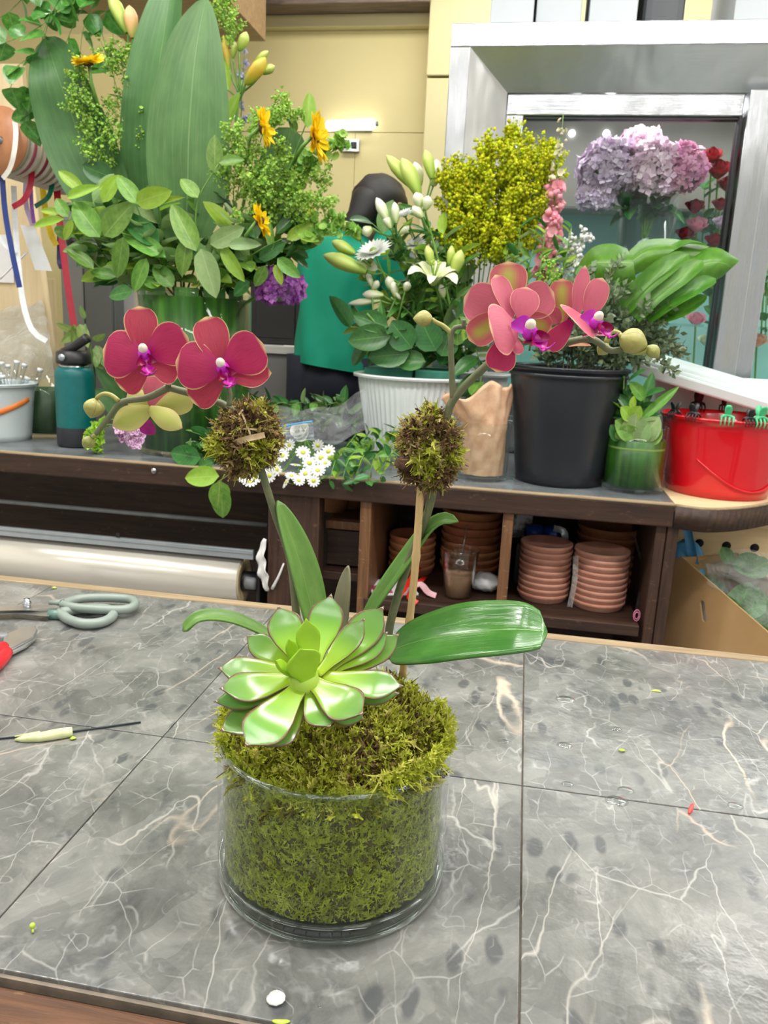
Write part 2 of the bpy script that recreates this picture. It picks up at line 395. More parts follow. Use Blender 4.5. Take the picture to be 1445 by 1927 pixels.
mb = MB(); quad(mb, (-.21, YF, 1.916), (1.9, YF, 1.916), (1.9, YB, 1.832), (-.11, YB, 1.832)); quad(mb, (-.21, YF+.001, 1.918), (-.11, YB+.001, 1.834), (1.9, YB+.001, 1.834), (1.9, YF+.001, 1.918)); mb.build('reveal_top', M_rev, cooler, smooth=False)
mb = MB(); quad(mb, (-.21, YF, 1.916), (-.11, YB, 1.832), (-.11, YB, .9), (-.21, YF, .9)); quad(mb, (-.212, YF, 1.916), (-.212, YF, .9), (-.112, YB, .9), (-.112, YB, 1.832)); mb.build('reveal_side', M_revv, cooler, smooth=False)
bx('plinth', (-.21, YF+.02, 0), (1.9, YB+.04, .95), M_steel, cooler, bevel=.002)
for x0, x1 in ((.512, .575), (1.2, 1.26)): bx('mullion', (x0, YB-.03, .95), (x1, YB+.05, 1.832), M_steelv, cooler, bevel=.003)
bx('ceiling_panel', (-.26, YF+.05, 1.90), (1.9, 3.1, 1.96), M_steel, cooler, bevel=0)
bx('side_panel', (-.26, YF+.05, 0), (-.21, 3.1, 1.90), M_steelv, cooler, bevel=0)
bx('lining_back', (-.21, 3.0, .9), (1.9, 3.1, 1.90), M_teal, cooler, bevel=0)
bx('lining_floor', (-.21, YB+.05, .95), (1.9, 3.0, .98), M_steel, cooler, bevel=0)
bx('lining_end', (1.85, YB+.05, .95), (1.9, 3.0, 1.9), M_teal, cooler, bevel=0)
for x0, x1 in ((-.108, .508), (.578, 1.198)):
    d = bx('door', (x0, YB+.002, 1.776), (x1, YB+.045, 1.83), M_steel, cooler, bevel=.003)
    bx('stile', (x0, YB+.002, .96), (x0+.046, YB+.045, 1.776), M_steelv, d, bevel=.002)
    bx('gasket', (x1-.008, YB+.002, .96), (x1, YB+.045, 1.776), M_gasket, d, bevel=0)
    bx('gasket', (x0+.046, YB+.01, 1.770), (x1-.008, YB+.04, 1.776), M_gasket, d, bevel=0)
    bx('pane', (x0+.046, YB+.018, .96), (x1-.008, YB+.026, 1.770), M_pane, d, bevel=0)
for x0 in (0.0, .75):
    MB().tube([(x0-.05, 2.62, 1.86), (x0+.55, 2.62, 1.86)], .013, 10).build('lamp_tube', M_tube, cooler)
area('cooler_light', (.2, 2.62, 1.85), (.8, .05), 4.5); area('cooler_light', (1.05, 2.62, 1.85), (.8, .05), 5)
M_reflgrey = mat('evaporator_grey', (.20, .19, .165), (.25, .24, .21), 4, .4)
bx('evaporator_cover', (-.20, 2.86, 1.60), (1.84, 2.995, 1.895), M_reflgrey, cooler, bevel=.01)  # grey panel put in for ceiling beams reflected in the glass
for u in (1076, 1141): MB().ball(ony(u, 251, 2.855), .011, None, 14, 10).build('lamp_bulb', M_tube, cooler)  # glowing balls put in for lamp reflections, no bulbs there
# glass shelf in the cooler that carries the cut flowers
M_shelfglass = glassmat('shelf_glass', (.85, .95, .92), 1.)
bx('glass_shelf', (-.2, 2.5, 1.235), (.50, 2.98, 1.243), M_shelfglass, cooler, bevel=0)
bx('glass_shelf', (.60, 2.5, 1.235), (1.84, 2.98, 1.243), M_shelfglass, cooler, bevel=0)
# boxes standing on the cooler
M_wbox = mat('white_card', (.46, .50, .53), (.52, .56, .59), 4, .6); M_dbox = mat('charcoal_card', (.07, .075, .085), (.09, .095, .105), 5, .6)
for (u0, u1, m, lb, kd) in ((922, 1003, M_wbox, 'white carton on the cooler, leftmost of the row', 0), (1008, 1093, M_wbox, 'white carton on the cooler, second from the left', .015), (1108, 1198, M_wbox, 'white carton on the cooler just left of the charcoal one', 0), (1210, 1288, M_dbox, 'charcoal grey round-cornered carton on top of the cooler', .02), (1380, 1470, M_wbox, 'white carton on the cooler at the right edge of the picture', 0)):
    q0, q1 = ony(u0, 36, YF+.06+kd), ony(u1, 36, YF+.06+kd)
    c = thing('carton', lb, 'box', ((q0[0]+q1[0])/2, YF+.2, 1.972), 'cartons on top of the cooler')
    bx('body', (q0[0], YF+.06+kd, 1.972), (q1[0], YF+.40, 2.30), m, c, bevel=.02 if m is M_dbox else .003)
    bx('lid', (q0[0]-.004, YF+.056+kd, 2.30), (q1[0]+.004, YF+.404, 2.35), m, c, bevel=.003)
# ------------------------------------------------------------------ marble tiled worktable in front
TT = .7728
t = T('grey_marble')
oi = t.n('ObjectInfo').outputs['Random']
off = t.n('CombineXYZ', {0: t.math('MULTIPLY', oi, 37.), 1: t.math('MULTIPLY', oi, 91.), 2: t.math('MULTIPLY', oi, 13.)}).outputs[0]
pv = t.n('VectorMath', {0: t.n('NewGeometry').outputs['Position'], 1: off}, operation='ADD').outputs[0]
pw = t.n('VectorMath', {0: pv, 1: t.n('VectorMath', {0: t.noise(pv, 9, 4, .6).outputs[1], 'Scale': .028}, operation='SCALE').outputs[0]}, operation='ADD').outputs[0]
base = t.ramp(t.noise(pv, 10, 7, .68, 1.0).outputs[0], [(.28, (.080, .084, .083)), (.45, (.150, .152, .144)), (.6, (.205, .205, .19)), (.75, (.29, .287, .262))])
vc_ = t.n('TexVoronoi', {'Vector': pw, 'Scale': 24.}, feature='F1')
base = t.n('HueSaturation', {'Hue': .5, 'Value': t.math('MULTIPLY_ADD', t.n('SeparateXYZ', {0: vc_.outputs[1]}).outputs[0], .34, .83), 'Color': base}).outputs[0]
# dark lens-shaped fossils
vo = t.n('TexVoronoi', {'Vector': t.n('Mapping', {0: pw, 2: (0, 0, .6), 3: (1.0, .45, 1)}).outputs[0], 'Scale': 50.}, feature='F1')
spot = t.n('MapRange', {0: vo.outputs[0], 1: .36, 2: .24}).outputs[0]
sm = t.n('MapRange', {0: t.noise(pv, 11, 2).outputs[0], 1: .47, 2: .58}).outputs[0]
base = t.mix(t.math('MULTIPLY', t.math('MULTIPLY', spot, sm), .8), base, (.07, .075, .08))
def ridge(scale, w, lo, hi, seed, stretch=(1, 1, 1), rot=0.):
    q = t.n('Mapping', {0: pw, 1: (seed, seed*2, 0), 2: (0, 0, rot), 3: stretch}).outputs[0]
    n = t.noise(q, scale, 3, .5, .4).outputs[0]
    r = t.n('MapRange', {0: t.math('ABSOLUTE', t.math('SUBTRACT', n, .5)), 1: 0., 2: w, 3: 1., 4: 0.}).outputs[0]
    m = t.n('MapRange', {0: t.noise(q, scale*1.7, 2).outputs[0], 1: lo, 2: hi}).outputs[0]
    return t.math('MULTIPLY', r, m)
def crack(scale, w, lo, hi, seed, amt, col, stretch=(1, 1, 1), rot=0., jit=.02):
    global base
    q = t.n('VectorMath', {0: pv, 1: t.n('VectorMath', {0: t.noise(pv, 14, 3, .6).outputs[1], 'Scale': jit}, operation='SCALE').outputs[0]}, operation='ADD').outputs[0]
    q = t.n('Mapping', {0: q, 1: (seed, seed*2, 0), 2: (0, 0, rot), 3: stretch}).outputs[0]
    e = t.n('TexVoronoi', {'Vector': q, 'Scale': scale}, feature='DISTANCE_TO_EDGE').outputs[0]
    r = t.n('MapRange', {0: e, 1: 0., 2: w, 3: 1., 4: 0.}).outputs[0]
    m = t.n('MapRange', {0: t.noise(q, scale*1.3, 2).outputs[0], 1: lo, 2: hi}).outputs[0]
    base = t.mix(t.math('MULTIPLY', t.math('MULTIPLY', r, m), amt), base, col)
crack(9, .007, .54, .62, 3.1, .5, (.62, .61, .57), (1, .45, 1), .55)
base = t.mix(t.math('MULTIPLY', ridge(7, .0035, .5, .62, 21.3, (1, .22, 1), .75), .6), base, (.58, .55, .49))
base = t.mix(t.math('MULTIPLY', ridge(11, .005, .5, .6, 31.3, (1, .25, 1), -.55), .45), base, (.55, .54, .50))
crack(26, .020, .47, .6, 5.7, .42, (.50, .49, .46), (1, .7, 1), -.4)
crack(5, .005, .52, .6, 9.2, .6, (.60, .46, .34), (1, .4, 1), -.6)
base = t.mix(t.math('MULTIPLY', ridge(16, .010, .54, .66, 7.7), .35), base, (.50, .50, .48))
base = t.mix(t.math('MULTIPLY', ridge(5, .006, .50, .66, 11.3, (1, .35, 1), -.5), .9), base, (.66, .55, .42))
base = t.mix(t.math('MULTIPLY', ridge(34, .04, .5, .65, 1.7), .3), base, (.42, .42, .41))
bm = t.bump(t.noise(pv, 26, 4, .6).outputs[0], .07, .02)
M_marble = t.surf(base, t.ramp(t.noise(pv, 14, 3).outputs[0], [(.3, (.16, .16, .16)), (.7, (.30, .30, .30))]), 0, bm, spec=.55); _M['grey_marble'] = M_marble
M_grout = mat('tile_grout', (.17, .145, .11), (.26, .21, .16), 60, .8)
M_strip = wood('table_strip_wood', (.22, .155, .085), (.40, .30, .18), .6, 8, (1, 20, 20))
M_fstrip = wood('table_front_wood', (.05, .02, .009), (.15, .065, .028), .65, 8, (1, 12, 12), .6, (.22, .12, .06))
table = thing('worktable', 'worktable topped with large grey veined marble tiles', 'table', (-.2, .74, 0))
bx('substrate', (-1.10, .395, TT-.030), (.79, 1.10, TT-.0035), M_grout, table, bevel=0)
xs = [-1.079, -.709, -.339, .031, .401, .771]
for i in range(5):
    for y0, y1 in ((.398, .7056), (.7070, 1.0985)):
        bx('tile', (xs[i]+.0006, y0, TT-.010), (xs[i+1]-.0006, y1, TT), M_marble, table, bevel=.0009)
bx('back_strip', (-1.12, 1.0995, TT-.032), (.81, 1.121, TT+.001), M_strip, table, bevel=.002)
bx('front_strip', (-1.12, .352, TT-.045), (.81, .389, TT-.003), M_fstrip, table, bevel=.003)
bx('side_strip', (.773, .395, TT-.032), (.79, 1.0995, TT), M_strip, table, bevel=.002)
bx('apron', (-1.08, .42, TT-.13), (.77, 1.06, TT-.031), M_dwood, table, bevel=.003)
for x in (-1.05, .71):
    for y in (.43, 1.0): bx('leg', (x, y, 0), (x+.07, y+.07, TT-.13), M_dwoodz, table, bevel=.004)
# ------------------------------------------------------------------ glass cylinder planted with two orchids and a succulent
VX, VY, VR, VH = -.1208, .5501, .09, .119
rng = np.random.default_rng(7)
M_glass = glassmat('vase_glass', (.975, .99, .98), .9, .01, 1.5)
t = T('thick_glass'); gl = t.n('BsdfGlass', {'Color': (.93, .97, .95), 'Roughness': .01, 'IOR': 1.48}); tr = t.n('BsdfTransparent', {0: (.82, .88, .85)})
t.t.links.new(t.n('MixShader', {0: .55, 1: tr, 2: gl}).outputs[0], t.out.inputs[0]); M_tglass = t.m
vase = thing('glass_cylinder', 'low clear glass cylinder packed with green moss in the foreground', 'vase', (VX, VY, TT))
c0 = (VX, VY, TT)
mb = MB().lathe([(VR-.004, .0165), (VR-.004, VH-.002), (VR-.003, VH), (VR-.001, VH), (VR, VH-.002), (VR, .0165)], c0, 96)
mb.build('wall', M_glass, vase)
M_rimg = glassmat('rim_glass', (.86, .91, .89), 2.4, .03)
for _r, _z, _w in ((VR-.002, VH-.001, .0019), (VR-.0015, .0165, .0014), (VR-.004, .0028, .0022)):
    _a = np.linspace(0, 2*math.pi, 97); MB().tube(np.stack([VX+_r*np.cos(_a), VY+_r*np.sin(_a), 0*_a+TT+_z], 1), _w, 8, cap=False).build('rim', M_rimg, vase)  # the two lower rings are added to catch a highlight at the base
mb = MB().lathe([(.0005, .0005), (VR-.006, .0005), (VR-.001, .003), (VR, .006), (VR, .0160), (VR-.003, .0163), (VR-.010, .0155), (.0005, .0155)], c0, 96)
mb.build('base', glassmat('base_glass', (.90, .94, .92), 2.2, .02), vase)
# ---- moss
def sprig(rg, L=1., nb=9, w=.085, curl=.6):
    V, F = [], []
    def strip(p, d, l, ww, k=3):
        d = nrm(d); sd = nrm(np.cross(d, rg.normal(size=3))); cv = rg.normal(size=3)*curl*l
        b = len(V)
        for i in range(k):
            s_ = i/(k-1); q = p+d*l*s_+cv*s_*s_*.5; h = ww*(1-.75*s_)
            V.append(q-sd*h); V.append(q+sd*h)
        for i in range(k-1): F.append((b+2*i, b+2*i+1, b+2*i+3, b+2*i+2))
    ax = nrm(A(rg.normal()*.25, rg.normal()*.25, 1))
    strip(A(0, 0, 0), ax, L, w, 4)
    for i in range(nb):
        s_ = .2+.75*i/nb; sd = rg.normal(size=3); sd[2] = abs(sd[2])*.5+.3
        strip(ax*L*s_, sd, L*.36*(1.25-s_), w*1.1, 2)
    return np.array(V), F
srg = np.random.default_rng(3)
SPR = [sprig(srg) for _ in range(14)]
def mossmat(name, cs):
    t = T(name); r = t.n('Attribute', attribute_name='var').outputs['Fac']
    col = t.ramp(r, cs); tl = t.n('BsdfTranslucent', {'Color': col}); pb = t.n('BsdfPrincipled', {'Base Color': col, 'Roughness': .6, 'Specular IOR Level': .25})
    t.t.links.new(t.n('MixShader', {0: .3, 1: pb, 2: tl}).outputs[0], t.out.inputs[0]); return t.m
M_moss = mossmat('moss_green', [(0, (.08, .06, .015)), (.18, (.22, .21, .02)), (.45, (.40, .45, .04)), (.8, (.58, .62, .07)), (1, (.70, .64, .20))])
M_mossb = mossmat('moss_brown', [(0, (.07, .035, .018)), (.4, (.20, .12, .055)), (.7, (.38, .25, .13)), (.82, (.45, .42, .08)), (1, (.58, .58, .14))])
M_soil = mat('moss_soil', (.035, .03, .008), (.10, .085, .02), 160, .9, bump=.8, bscale=300)
def mound(x, y):
    """height of the moss surface above the table"""
    dx, dy = (x-VX)/VR, (y-VY)/VR; r2 = dx*dx+dy*dy
    return VH-.018+.036*(1-r2)-.006*np.exp(-((dx+.2)**2+(dy+.95)**2)/.25)+.016*np.exp(-((dx-.45)**2+(dy-.45)**2)/.3)+.006*np.sin(dx*9+1)*np.sin(dy*7)
moss = thing('moss_filling', 'bright green moss filling the glass cylinder around the plants', 'moss', (VX, VY, TT+.014), kind='stuff')
mb = MB(); R = VR-.0068; prf = []
seg, rings = 64, 14
th = np.linspace(0, 2*math.pi, seg, endpoint=False); V = []; F = []
for i in range(rings+1):
    r = R*max(i/rings, .002)
    for a in th:
        x, y = VX+r*math.cos(a), VY+r*math.sin(a); V.append((x, y, TT+mound(x, y)-.006))
for z in np.linspace(VH-.03, .018, 5):
    for a in th: V.append((VX+R*math.cos(a), VY+R*math.sin(a), TT+z))
n = rings+6
F = [(i*seg+j, i*seg+(j+1) % seg, (i+1)*seg+(j+1) % seg, (i+1)*seg+j) for i in range(n-1) for j in range(seg)]
F.append(tuple((n-1)*seg+j for j in range(seg)))
mb.add(V, F); mb.build('soil', M_soil, moss, kind='stuff')
# sprigs pressed against the glass
k = 7500
a = rng.uniform(0, 2*math.pi, k); z = .018+(VH-.018)*rng.random(k)
Rr = R+.0005; P = np.stack([VX+Rr*np.cos(a), VY+Rr*np.sin(a), TT+z], 1)
rad = np.stack([np.cos(a), np.sin(a), 0*a], 1); tang = np.stack([-np.sin(a), np.cos(a), 0*a], 1)
N = rad*.12+tang*rng.normal(size=(k, 1))*.8+A(0, 0, 1)*rng.normal(size=(k, 1))*.8
pat = .5+.5*np.sin(a*5+2*np.sin(z*60))*np.cos(z*70+a*3)
mb = MB().scatter(SPR, P, N, rng.uniform(.006, .0105, k), rng, var=np.clip(.12+.45*rng.random(k)+.35*pat*rng.random(k), 0, 1))
for i in range(len(mb.V)):               # keep every strand inside the glass
    q = mb.V[i]; d = q[:, :2]-A(VX, VY); rr = np.linalg.norm(d, axis=1); s_ = np.minimum(1, (VR-.0052)/np.maximum(rr, 1e-6)); q[:, :2] = A(VX, VY)+d*s_[:, None]; q[:, 2] = np.clip(q[:, 2], TT+.0172, 9)
mb.build('pressed_moss', mossmat('moss_pressed', [(0, (.06, .05, .014)), (.2, (.17, .20, .022)), (.5, (.36, .43, .035)), (.8, (.52, .60, .06)), (1, (.64, .66, .14))]), moss, kind='stuff')
# loose sprigs on the mound
k = 5200
r = np.sqrt(rng.random(k))*(VR-.009); a = rng.uniform(0, 2*math.pi, k); x, y = VX+r*np.cos(a), VY+r*np.sin(a)
P = np.stack([x, y, TT+mound(x, y)-.004], 1); N = np.stack([.45*(x-VX)/VR, .45*(y-VY)/VR, 0*x+.9], 1)+rng.normal(size=(k, 3))*.55
brown = np.exp(-(((x-VX)/VR-.35)**2+((y-VY)/VR+.45)**2)/.06)+np.exp(-(((x-VX)/VR-.55)**2+((y-VY)/VR-.15)**2)/.05)+.7*np.exp(-(((x-VX)/VR+.7)**2+((y-VY)/VR+.55)**2)/.03)
isb = rng.random(k) < brown*.85
mb = MB().scatter(SPR, P[~isb], N[~isb], rng.uniform(.008, .0165, (~isb).sum()), rng); mb.build('loose_moss', M_moss, moss, kind='stuff')
mb = MB().scatter(SPR, P[isb], N[isb], rng.uniform(.007, .012, isb.sum()), rng); mb.build('dry_moss', M_mossb, moss, kind='stuff')
# fringe hanging over the rim in front right
k = 420
a = np.radians(np.where(rng.random(k) < .78, rng.uniform(-58, 35, k), rng.uniform(165, 215, k))); P = np.stack([VX+(VR-.006)*np.cos(a), VY+(VR-.006)*np.sin(a), 0*a+TT+VH+rng.uniform(-.004, .012, k)], 1)
N = np.stack([np.cos(a)*.8, np.sin(a)*.8, 0*a+.45], 1)+rng.normal(size=(k, 3))*.4
MB().scatter(SPR, P, N, rng.uniform(.007, .012, k), rng, var=.35+.6*rng.random(k)).build('rim_moss', M_moss, moss, kind='stuff')
# ---- succulent rosette
t = T('succulent_leaf'); uv = t.n('SeparateXYZ', {0: t.n('UVMap').outputs[0]}); u, v = uv.outputs[0], uv.outputs[1]
a_ = t.math('ABSOLUTE', t.math('MULTIPLY_ADD', u, 2, -1))
col = t.ramp(v, [(0, (.36, .52, .015)), (.35, (.24, .44, .022)), (.7, (.135, .31, .055)), (1, (.10, .22, .07))])
ns = t.noise(t.coord('Object'), 60, 3).outputs[0]
col = t.mix(t.math('MULTIPLY', ns, .3), col, (.22, .42, .07))
ef = t.math('MAXIMUM', t.n('MapRange', {0: t.math('ADD', a_, t.math('MULTIPLY', v, .12)), 1: .91, 2: 1.0}).outputs[0], t.n('MapRange', {0: v, 1: .91, 2: .97}).outputs[0])
col = t.mix(t.math('MULTIPLY', ef, .85), col, (.15, .045, .045))
M_succ = t.surf(t.rnd(col, .08, .008), .2, 0, None, 0, .55, Subsurface_Weight=.06, Subsurface_Radius=(.004, .008, .002), Subsurface_Scale=.5)
M_succi = mat('succulent_young_leaf', (.24, .44, .015), (.30, .50, .03), 30, .22)
SQ = ony(572, 1276, .490)
succ = thing('succulent', 'lime green succulent rosette with maroon leaf tips in the glass cylinder', 'succulent', SQ-A(0, 0, .02))
sn = nrm(tocam(SQ)*.75+A(0, 0, 1)*.6)
MB().tube([SQ-sn*.035, SQ-sn*.012, SQ+sn*.002], [.009, .012, .010], 12).build('stem', mat('succulent_stem', (.30, .48, .04), (.36, .54, .06), 40, .4), succ)
def zs(x, y): return 340+x/2.58, 1080+y/2.58
SL = [  # tip, base, width (zoomed pixels), layer height towards viewer
 ((730, 108), (650, 440), 168, .000), ((472, 165), (585, 450), 168, .004), ((985, 170), (690, 480), 175, -.006), ((893, 226), (665, 490), 118, .004),
 ((1006, 290), (720, 480), 130, -.010), ((1060, 300), (760, 500), 130, -.018), ((1078, 555), (680, 490), 150, -.002), ((886, 690), (625, 515), 190, .004),
 ((725, 752), (615, 540), 160, -.003), ((312, 848), (600, 525), 195, .002), ((405, 850), (610, 590), 160, -.013), ((190, 775), (560, 560), 150, -.018),
 ((160, 632), (560, 540), 110, -.010), ((188, 568), (585, 500), 150, .000), ((180, 468), (570, 470), 150, -.006), ((318, 305), (560, 450), 130, -.014),
 ((578, 384), (625, 520), 165, .014), ((608, 238), (640, 470), 110, .010), ((524, 335), (575, 450), 60, .010), ((1060, 590), (700, 540), 130, -.016),
 ((890, 715), (650, 580), 150, -.014), ((460, 440), (590, 480), 60, .011)]
for (tp, bs, w, lay) in SL:
    T3 = onplane(*zs(*tp), SQ+sn*(lay+.004), sn); B3 = onplane(*zs(*bs), SQ+sn*(lay*.5-.004), sn); s_ = pxm(SQ)/2.58
    if lay > .009: B3 = B3-sn*.006; T3 = T3+sn*.004
    L = np.linalg.norm(T3-B3); md = .55*T3+.45*B3-sn*L*.06; pre = .85*T3+.15*B3+sn*L*.0
    sp = cr([B3, md, pre, T3+sn*L*.06], 19)
    tt = np.linspace(0, 1, 19); W = np.interp(tt, [0, .2, .45, .64, .76, .85, .90, .95, 1], [.34, .46, .84, 1., .93, .68, .38, .13, .01])*w*s_*.56
    TH = np.interp(tt, [0, .4, .8, .95, 1], [.0042, .0046, .0032, .0013, .0002])
    MB().fat(sp, W, TH, sn, 14).build('leaf', M_succi if lay > .009 else M_succ, succ)
# ---- orchids
M_stem = mat('orchid_stem', (.10, .125, .055), (.16, .165, .085), 90, .5, bump=.1, bscale=200)
M_oleaf = leafmat('orchid_leaf', (.035, .16, .025), (.06, .22, .035), (.16, .34, .07), .025, 'par', .10, .16, .12, rand=.08, spec=.7, back=(.15, .27, .06))
M_oleafb = leafmat('orchid_leaf_young', (.12, .27, .05), (.17, .33, .07), (.28, .42, .12), .03, 'par', .12, .32, .2, rand=.05)
def petalmat(name, c1, c2, edge, core, green=None):
    t = T(name); uv = t.n('SeparateXYZ', {0: t.n('UVMap').outputs[0]}); u, v = uv.outputs[0], uv.outputs[1]
    a = t.math('ABSOLUTE', t.math('MULTIPLY_ADD', u, 2, -1))
    vn = t.noise(t.coord('UV', (20, 1.2, 1)), 3, 4, .6, .5).outputs[0]
    col = t.ramp(vn, [(.2, c1), (.8, c2)])
    col = t.mix(t.n('MapRange', {0: v, 1: .35, 2: .0}).outputs[0], col, core)
    if green: col = t.mix(t.math('MULTIPLY', t.n('MapRange', {0: a, 1: .62, 2: .1}).outputs[0], t.n('MapRange', {0: v, 1: .99, 2: .75}).outputs[0]), col, green)
    e = t.math('MAXIMUM', a, t.math('MULTIPLY_ADD', v, 1.0, .015))
    col = t.mix(t.math('MULTIPLY', t.n('MapRange', {0: e, 1: .93, 2: .985}).outputs[0], t.n('MapRange', {0: v, 1: .25, 2: .45}).outputs[0]), col, edge)
    return t.surf(col, .42, 0, t.bump(vn, .12, .002), .22, .35)
M_pet = petalmat('orchid_petal', (.40, .014, .085), (.52, .040, .13), (.74, .46, .24), (.36, .006, .14))
M_sep = petalmat('orchid_sepal', (.32, .018, .05), (.46, .055, .09), (.70, .46, .24), (.30, .02, .06))
M_petg = petalmat('orchid_sepal_green', (.48, .08, .10), (.56, .14, .15), (.72, .42, .22), (.5, .1, .12), (.42, .38, .07))
M_petp = petalmat('orchid_petal_pink', (.56, .10, .17), (.64, .17, .22), (.74, .46, .30), (.55, .12, .2))
M_petb = petalmat('orchid_petal_back', (.50, .50, .14), (.58, .56, .20), (.62, .36, .22), (.45, .42, .12), (.48, .52, .12))
M_lip = mat('orchid_lip', (.35, .0, .20), (.55, .01, .36), 90, .35); M_lipd = mat('orchid_lip_dark', (.22, .0, .035), (.34, .01, .09), 80, .35)
M_col = mat('orchid_column', (.80, .70, .55), (.85, .78, .70), 80, .4); M_mag = mat('orchid_throat', (.50, .01, .48), (.62, .04, .60), 60, .35)
M_bud = leafmat('orchid_bud', (.30, .32, .075), (.40, .39, .11), (.22, .14, .06), .06, 'par', .25, .4, 0., rand=.1)
def petal(mb, bp, tp, w, Y0, db, dt, up=None, cup=.15, shape='round', sag=.05, ruff=.03):
    """petal from pixel bp to pixel tp; db, dt: metres towards the viewer from plane Y0"""
    B = ony(bp[0], bp[1], Y0-db); Tp = ony(tp[0], tp[1], Y0-dt); c = tocam(B)
    up = c if up is None else nrm(up[0]*RT+up[1]*UP-up[2]*FW)
    tt = np.linspace(0, 1, 13)
    pr = {'round': [.12, .45, .86, 1., .98, .80, .50, .05], 'oval': [.28, .52, .82, .98, 1., .82, .54, .05], 'point': [.3, .6, .9, 1., .88, .55, .28, .02]}[shape]
    W = np.interp(tt, [0, .15, .38, .55, .72, .87, .95, 1], pr)*w*.5*pxm(B)
    mb.blade(bend(B, Tp, up, sag, 13), W, up, 9, cup, 0, ruff, 4)
def pmesh(fl, name, m, *a, **k):
    mb = MB(); petal(mb, *a, **k); return mb.build(name, m, fl)
def lipset(fl, cpx, lpx, Y0, d, s=1., side=0.):
    """white column, throat, and three-lobed lip; lip points from cpx to lpx"""
    C3 = ony(*cpx, Y0-d); L3 = ony(*lpx, Y0-d); u = pxm(C3)*s; ax = nrm(L3-C3); tc = nrm(tocam(C3)+side*RT); sd = nrm(np.cross(ax, tc))
    M = frame(C3, tc*.6-ax*.5, sd)
    MB().ball(C3+tc*.002, (u*7, u*7, u*9), M, 12, 8).build('column', M_col, fl)
    MB().ball(C3+ax*u*9-tc*.002, (u*10, u*10, u*12), M, 12, 8).build('throat', M_mag, fl)
    mb = MB()
    for sg in (-1, 1):
        b = C3+ax*u*14+sd*sg*u*4; e = C3+ax*u*22+sd*sg*u*15+tc*.006
        mb.blade(bend(b, e, tc, .25, 7), np.array([.4, .8, 1, 1, .8, .5, .1])*u*8, nrm(tc-sd*sg*.9), 5, .5)
    mb.build('side_lobe', M_lipd, fl)
    mb = MB(); b = C3+ax*u*12; e = L3+ax*u*6+tc*.008
    mb.blade(cr([b, (b+e)/2-tc*.002, e], 9), np.array([.5, .7, .8, .75, .7, .9, 1.2, .9, .1])*u*8, tc, 5, .5)
    for sg in (-1, 1):
        mb.tube(cr([e, e+sd*sg*u*6+tc*.002, e+sd*sg*u*12-ax*u*5+tc*.005], 6), np.linspace(u*2.4, u*.5, 6), 6)
    mb.build('lip', M_lip, fl)
def flower(orch, px, Y0, stem_px, d=0.):
    P0 = ony(*px, Y0-d+.006); Q = [ony(u, v, Y0+.008) for u, v in stem_px]
    return MB().tube(cr(Q+[P0], 12), np.linspace(.0021, .0018, 12), 8).build('flower', M_stem, orch)
def bud(orch, px, Y0, rpx, ax, ped):
    """bud at pixel px with half-length rpx[0], half-width rpx[1]; ax = tip direction in the picture"""
    P = ony(*px, Y0); u = pxm(P); d = nrm(ax[0]*RT-ax[1]*UP+.15*FW); M = frame(P, d, RT if abs(np.dot(d, RT)) < .8 else UP)
    mb = MB(); n = 14; prf = []
    for i in range(n+1):
        s_ = i/n; prf.append((max(.0002, rpx[1]*u*math.sin(math.pi*s_)**.75*(1.08-.25*s_)), (s_-.5)*2*rpx[0]*u))
    th = np.linspace(0, 2*math.pi, 18, endpoint=False); V = []; UV = []
    for i, (r, z) in enumerate(prf):
        for q in th: V.append((r*(1+.07*math.cos(3*q))*math.cos(q), r*(1+.07*math.cos(3*q))*math.sin(q), z)); UV.append(((3*q/(2*math.pi)) % 1., i/n))
    F = [(i*18+j, i*18+(j+1) % 18, (i+1)*18+(j+1) % 18, (i+1)*18+j) for i in range(n) for j in range(18)]
    b = mb.add(xf(M, V), F, UV).build('bud', M_bud, orch)
    Q = [ony(*q, Y0) for q in ped]+[P-d*rpx[0]*u*.9]
    MB().tube(cr(Q, 10), np.linspace(.0019, .0015, 10), 8).build('pedicel', M_bud, b)
def spike(orch, pts, r0, r1, n=40, name='stem'):
    Q = cr([ony(*p) for p in pts], n)
    return MB().tube(Q, np.linspace(r0, r1, n), 10).build(name, M_stem, orch)
def oleaf(orch, pts, wpx, up, m, cup=.1, fold=0., a=.5, b=.35, thick=.0016, ruff=0.):
    Q = cr([ony(*p) for p in pts], 25); W = prof(25, a, b, .03, .25)*wpx*.5*pxm(Q[12])
    up = nrm(up[0]*RT+up[1]*UP-up[2]*FW)
    return MB().blade(Q, W, up, 11, cup, fold, ruff).build('leaf', m, orch, solid=thick)
# left-hand orchid
OL = thing('orchid_plant', 'orchid with two open crimson flowers and hanging buds, arching left over its moss collar', 'orchid', ony(560, 1235, .575))
spike(OL, [(566, 1240, .575), (557, 1150, .59), (545, 1050, .595), (515, 960, .59), (490, 880, .585), (462, 800, .58), (428, 765, .575), (392, 752, .57), (361, 741, .565), (317, 729, .56)], .0034, .0027)
spike(OL, [(317, 729, .56), (278, 748, .56), (229, 757, .557), (206, 784, .555), (181, 815, .553), (168, 828, .552)], .0029, .0019, 30)
YL = .548
f = flower(OL, (273, 680), YL, [(317, 728), (312, 706)])
pmesh(f, 'sepal', M_sep, (272, 668), (262, 576), 62, YL, 0, -.004, shape='oval')
pmesh(f, 'sepal', M_sep, (276, 686), (227, 731), 56, YL, 0, -.003, shape='oval')
pmesh(f, 'sepal', M_sep, (283, 684), (337, 707), 50, YL, 0, -.006, shape='oval')
pmesh(f, 'petal', M_pet, (272, 676), (193, 660), 92, YL, .004, .006, cup=-.12)
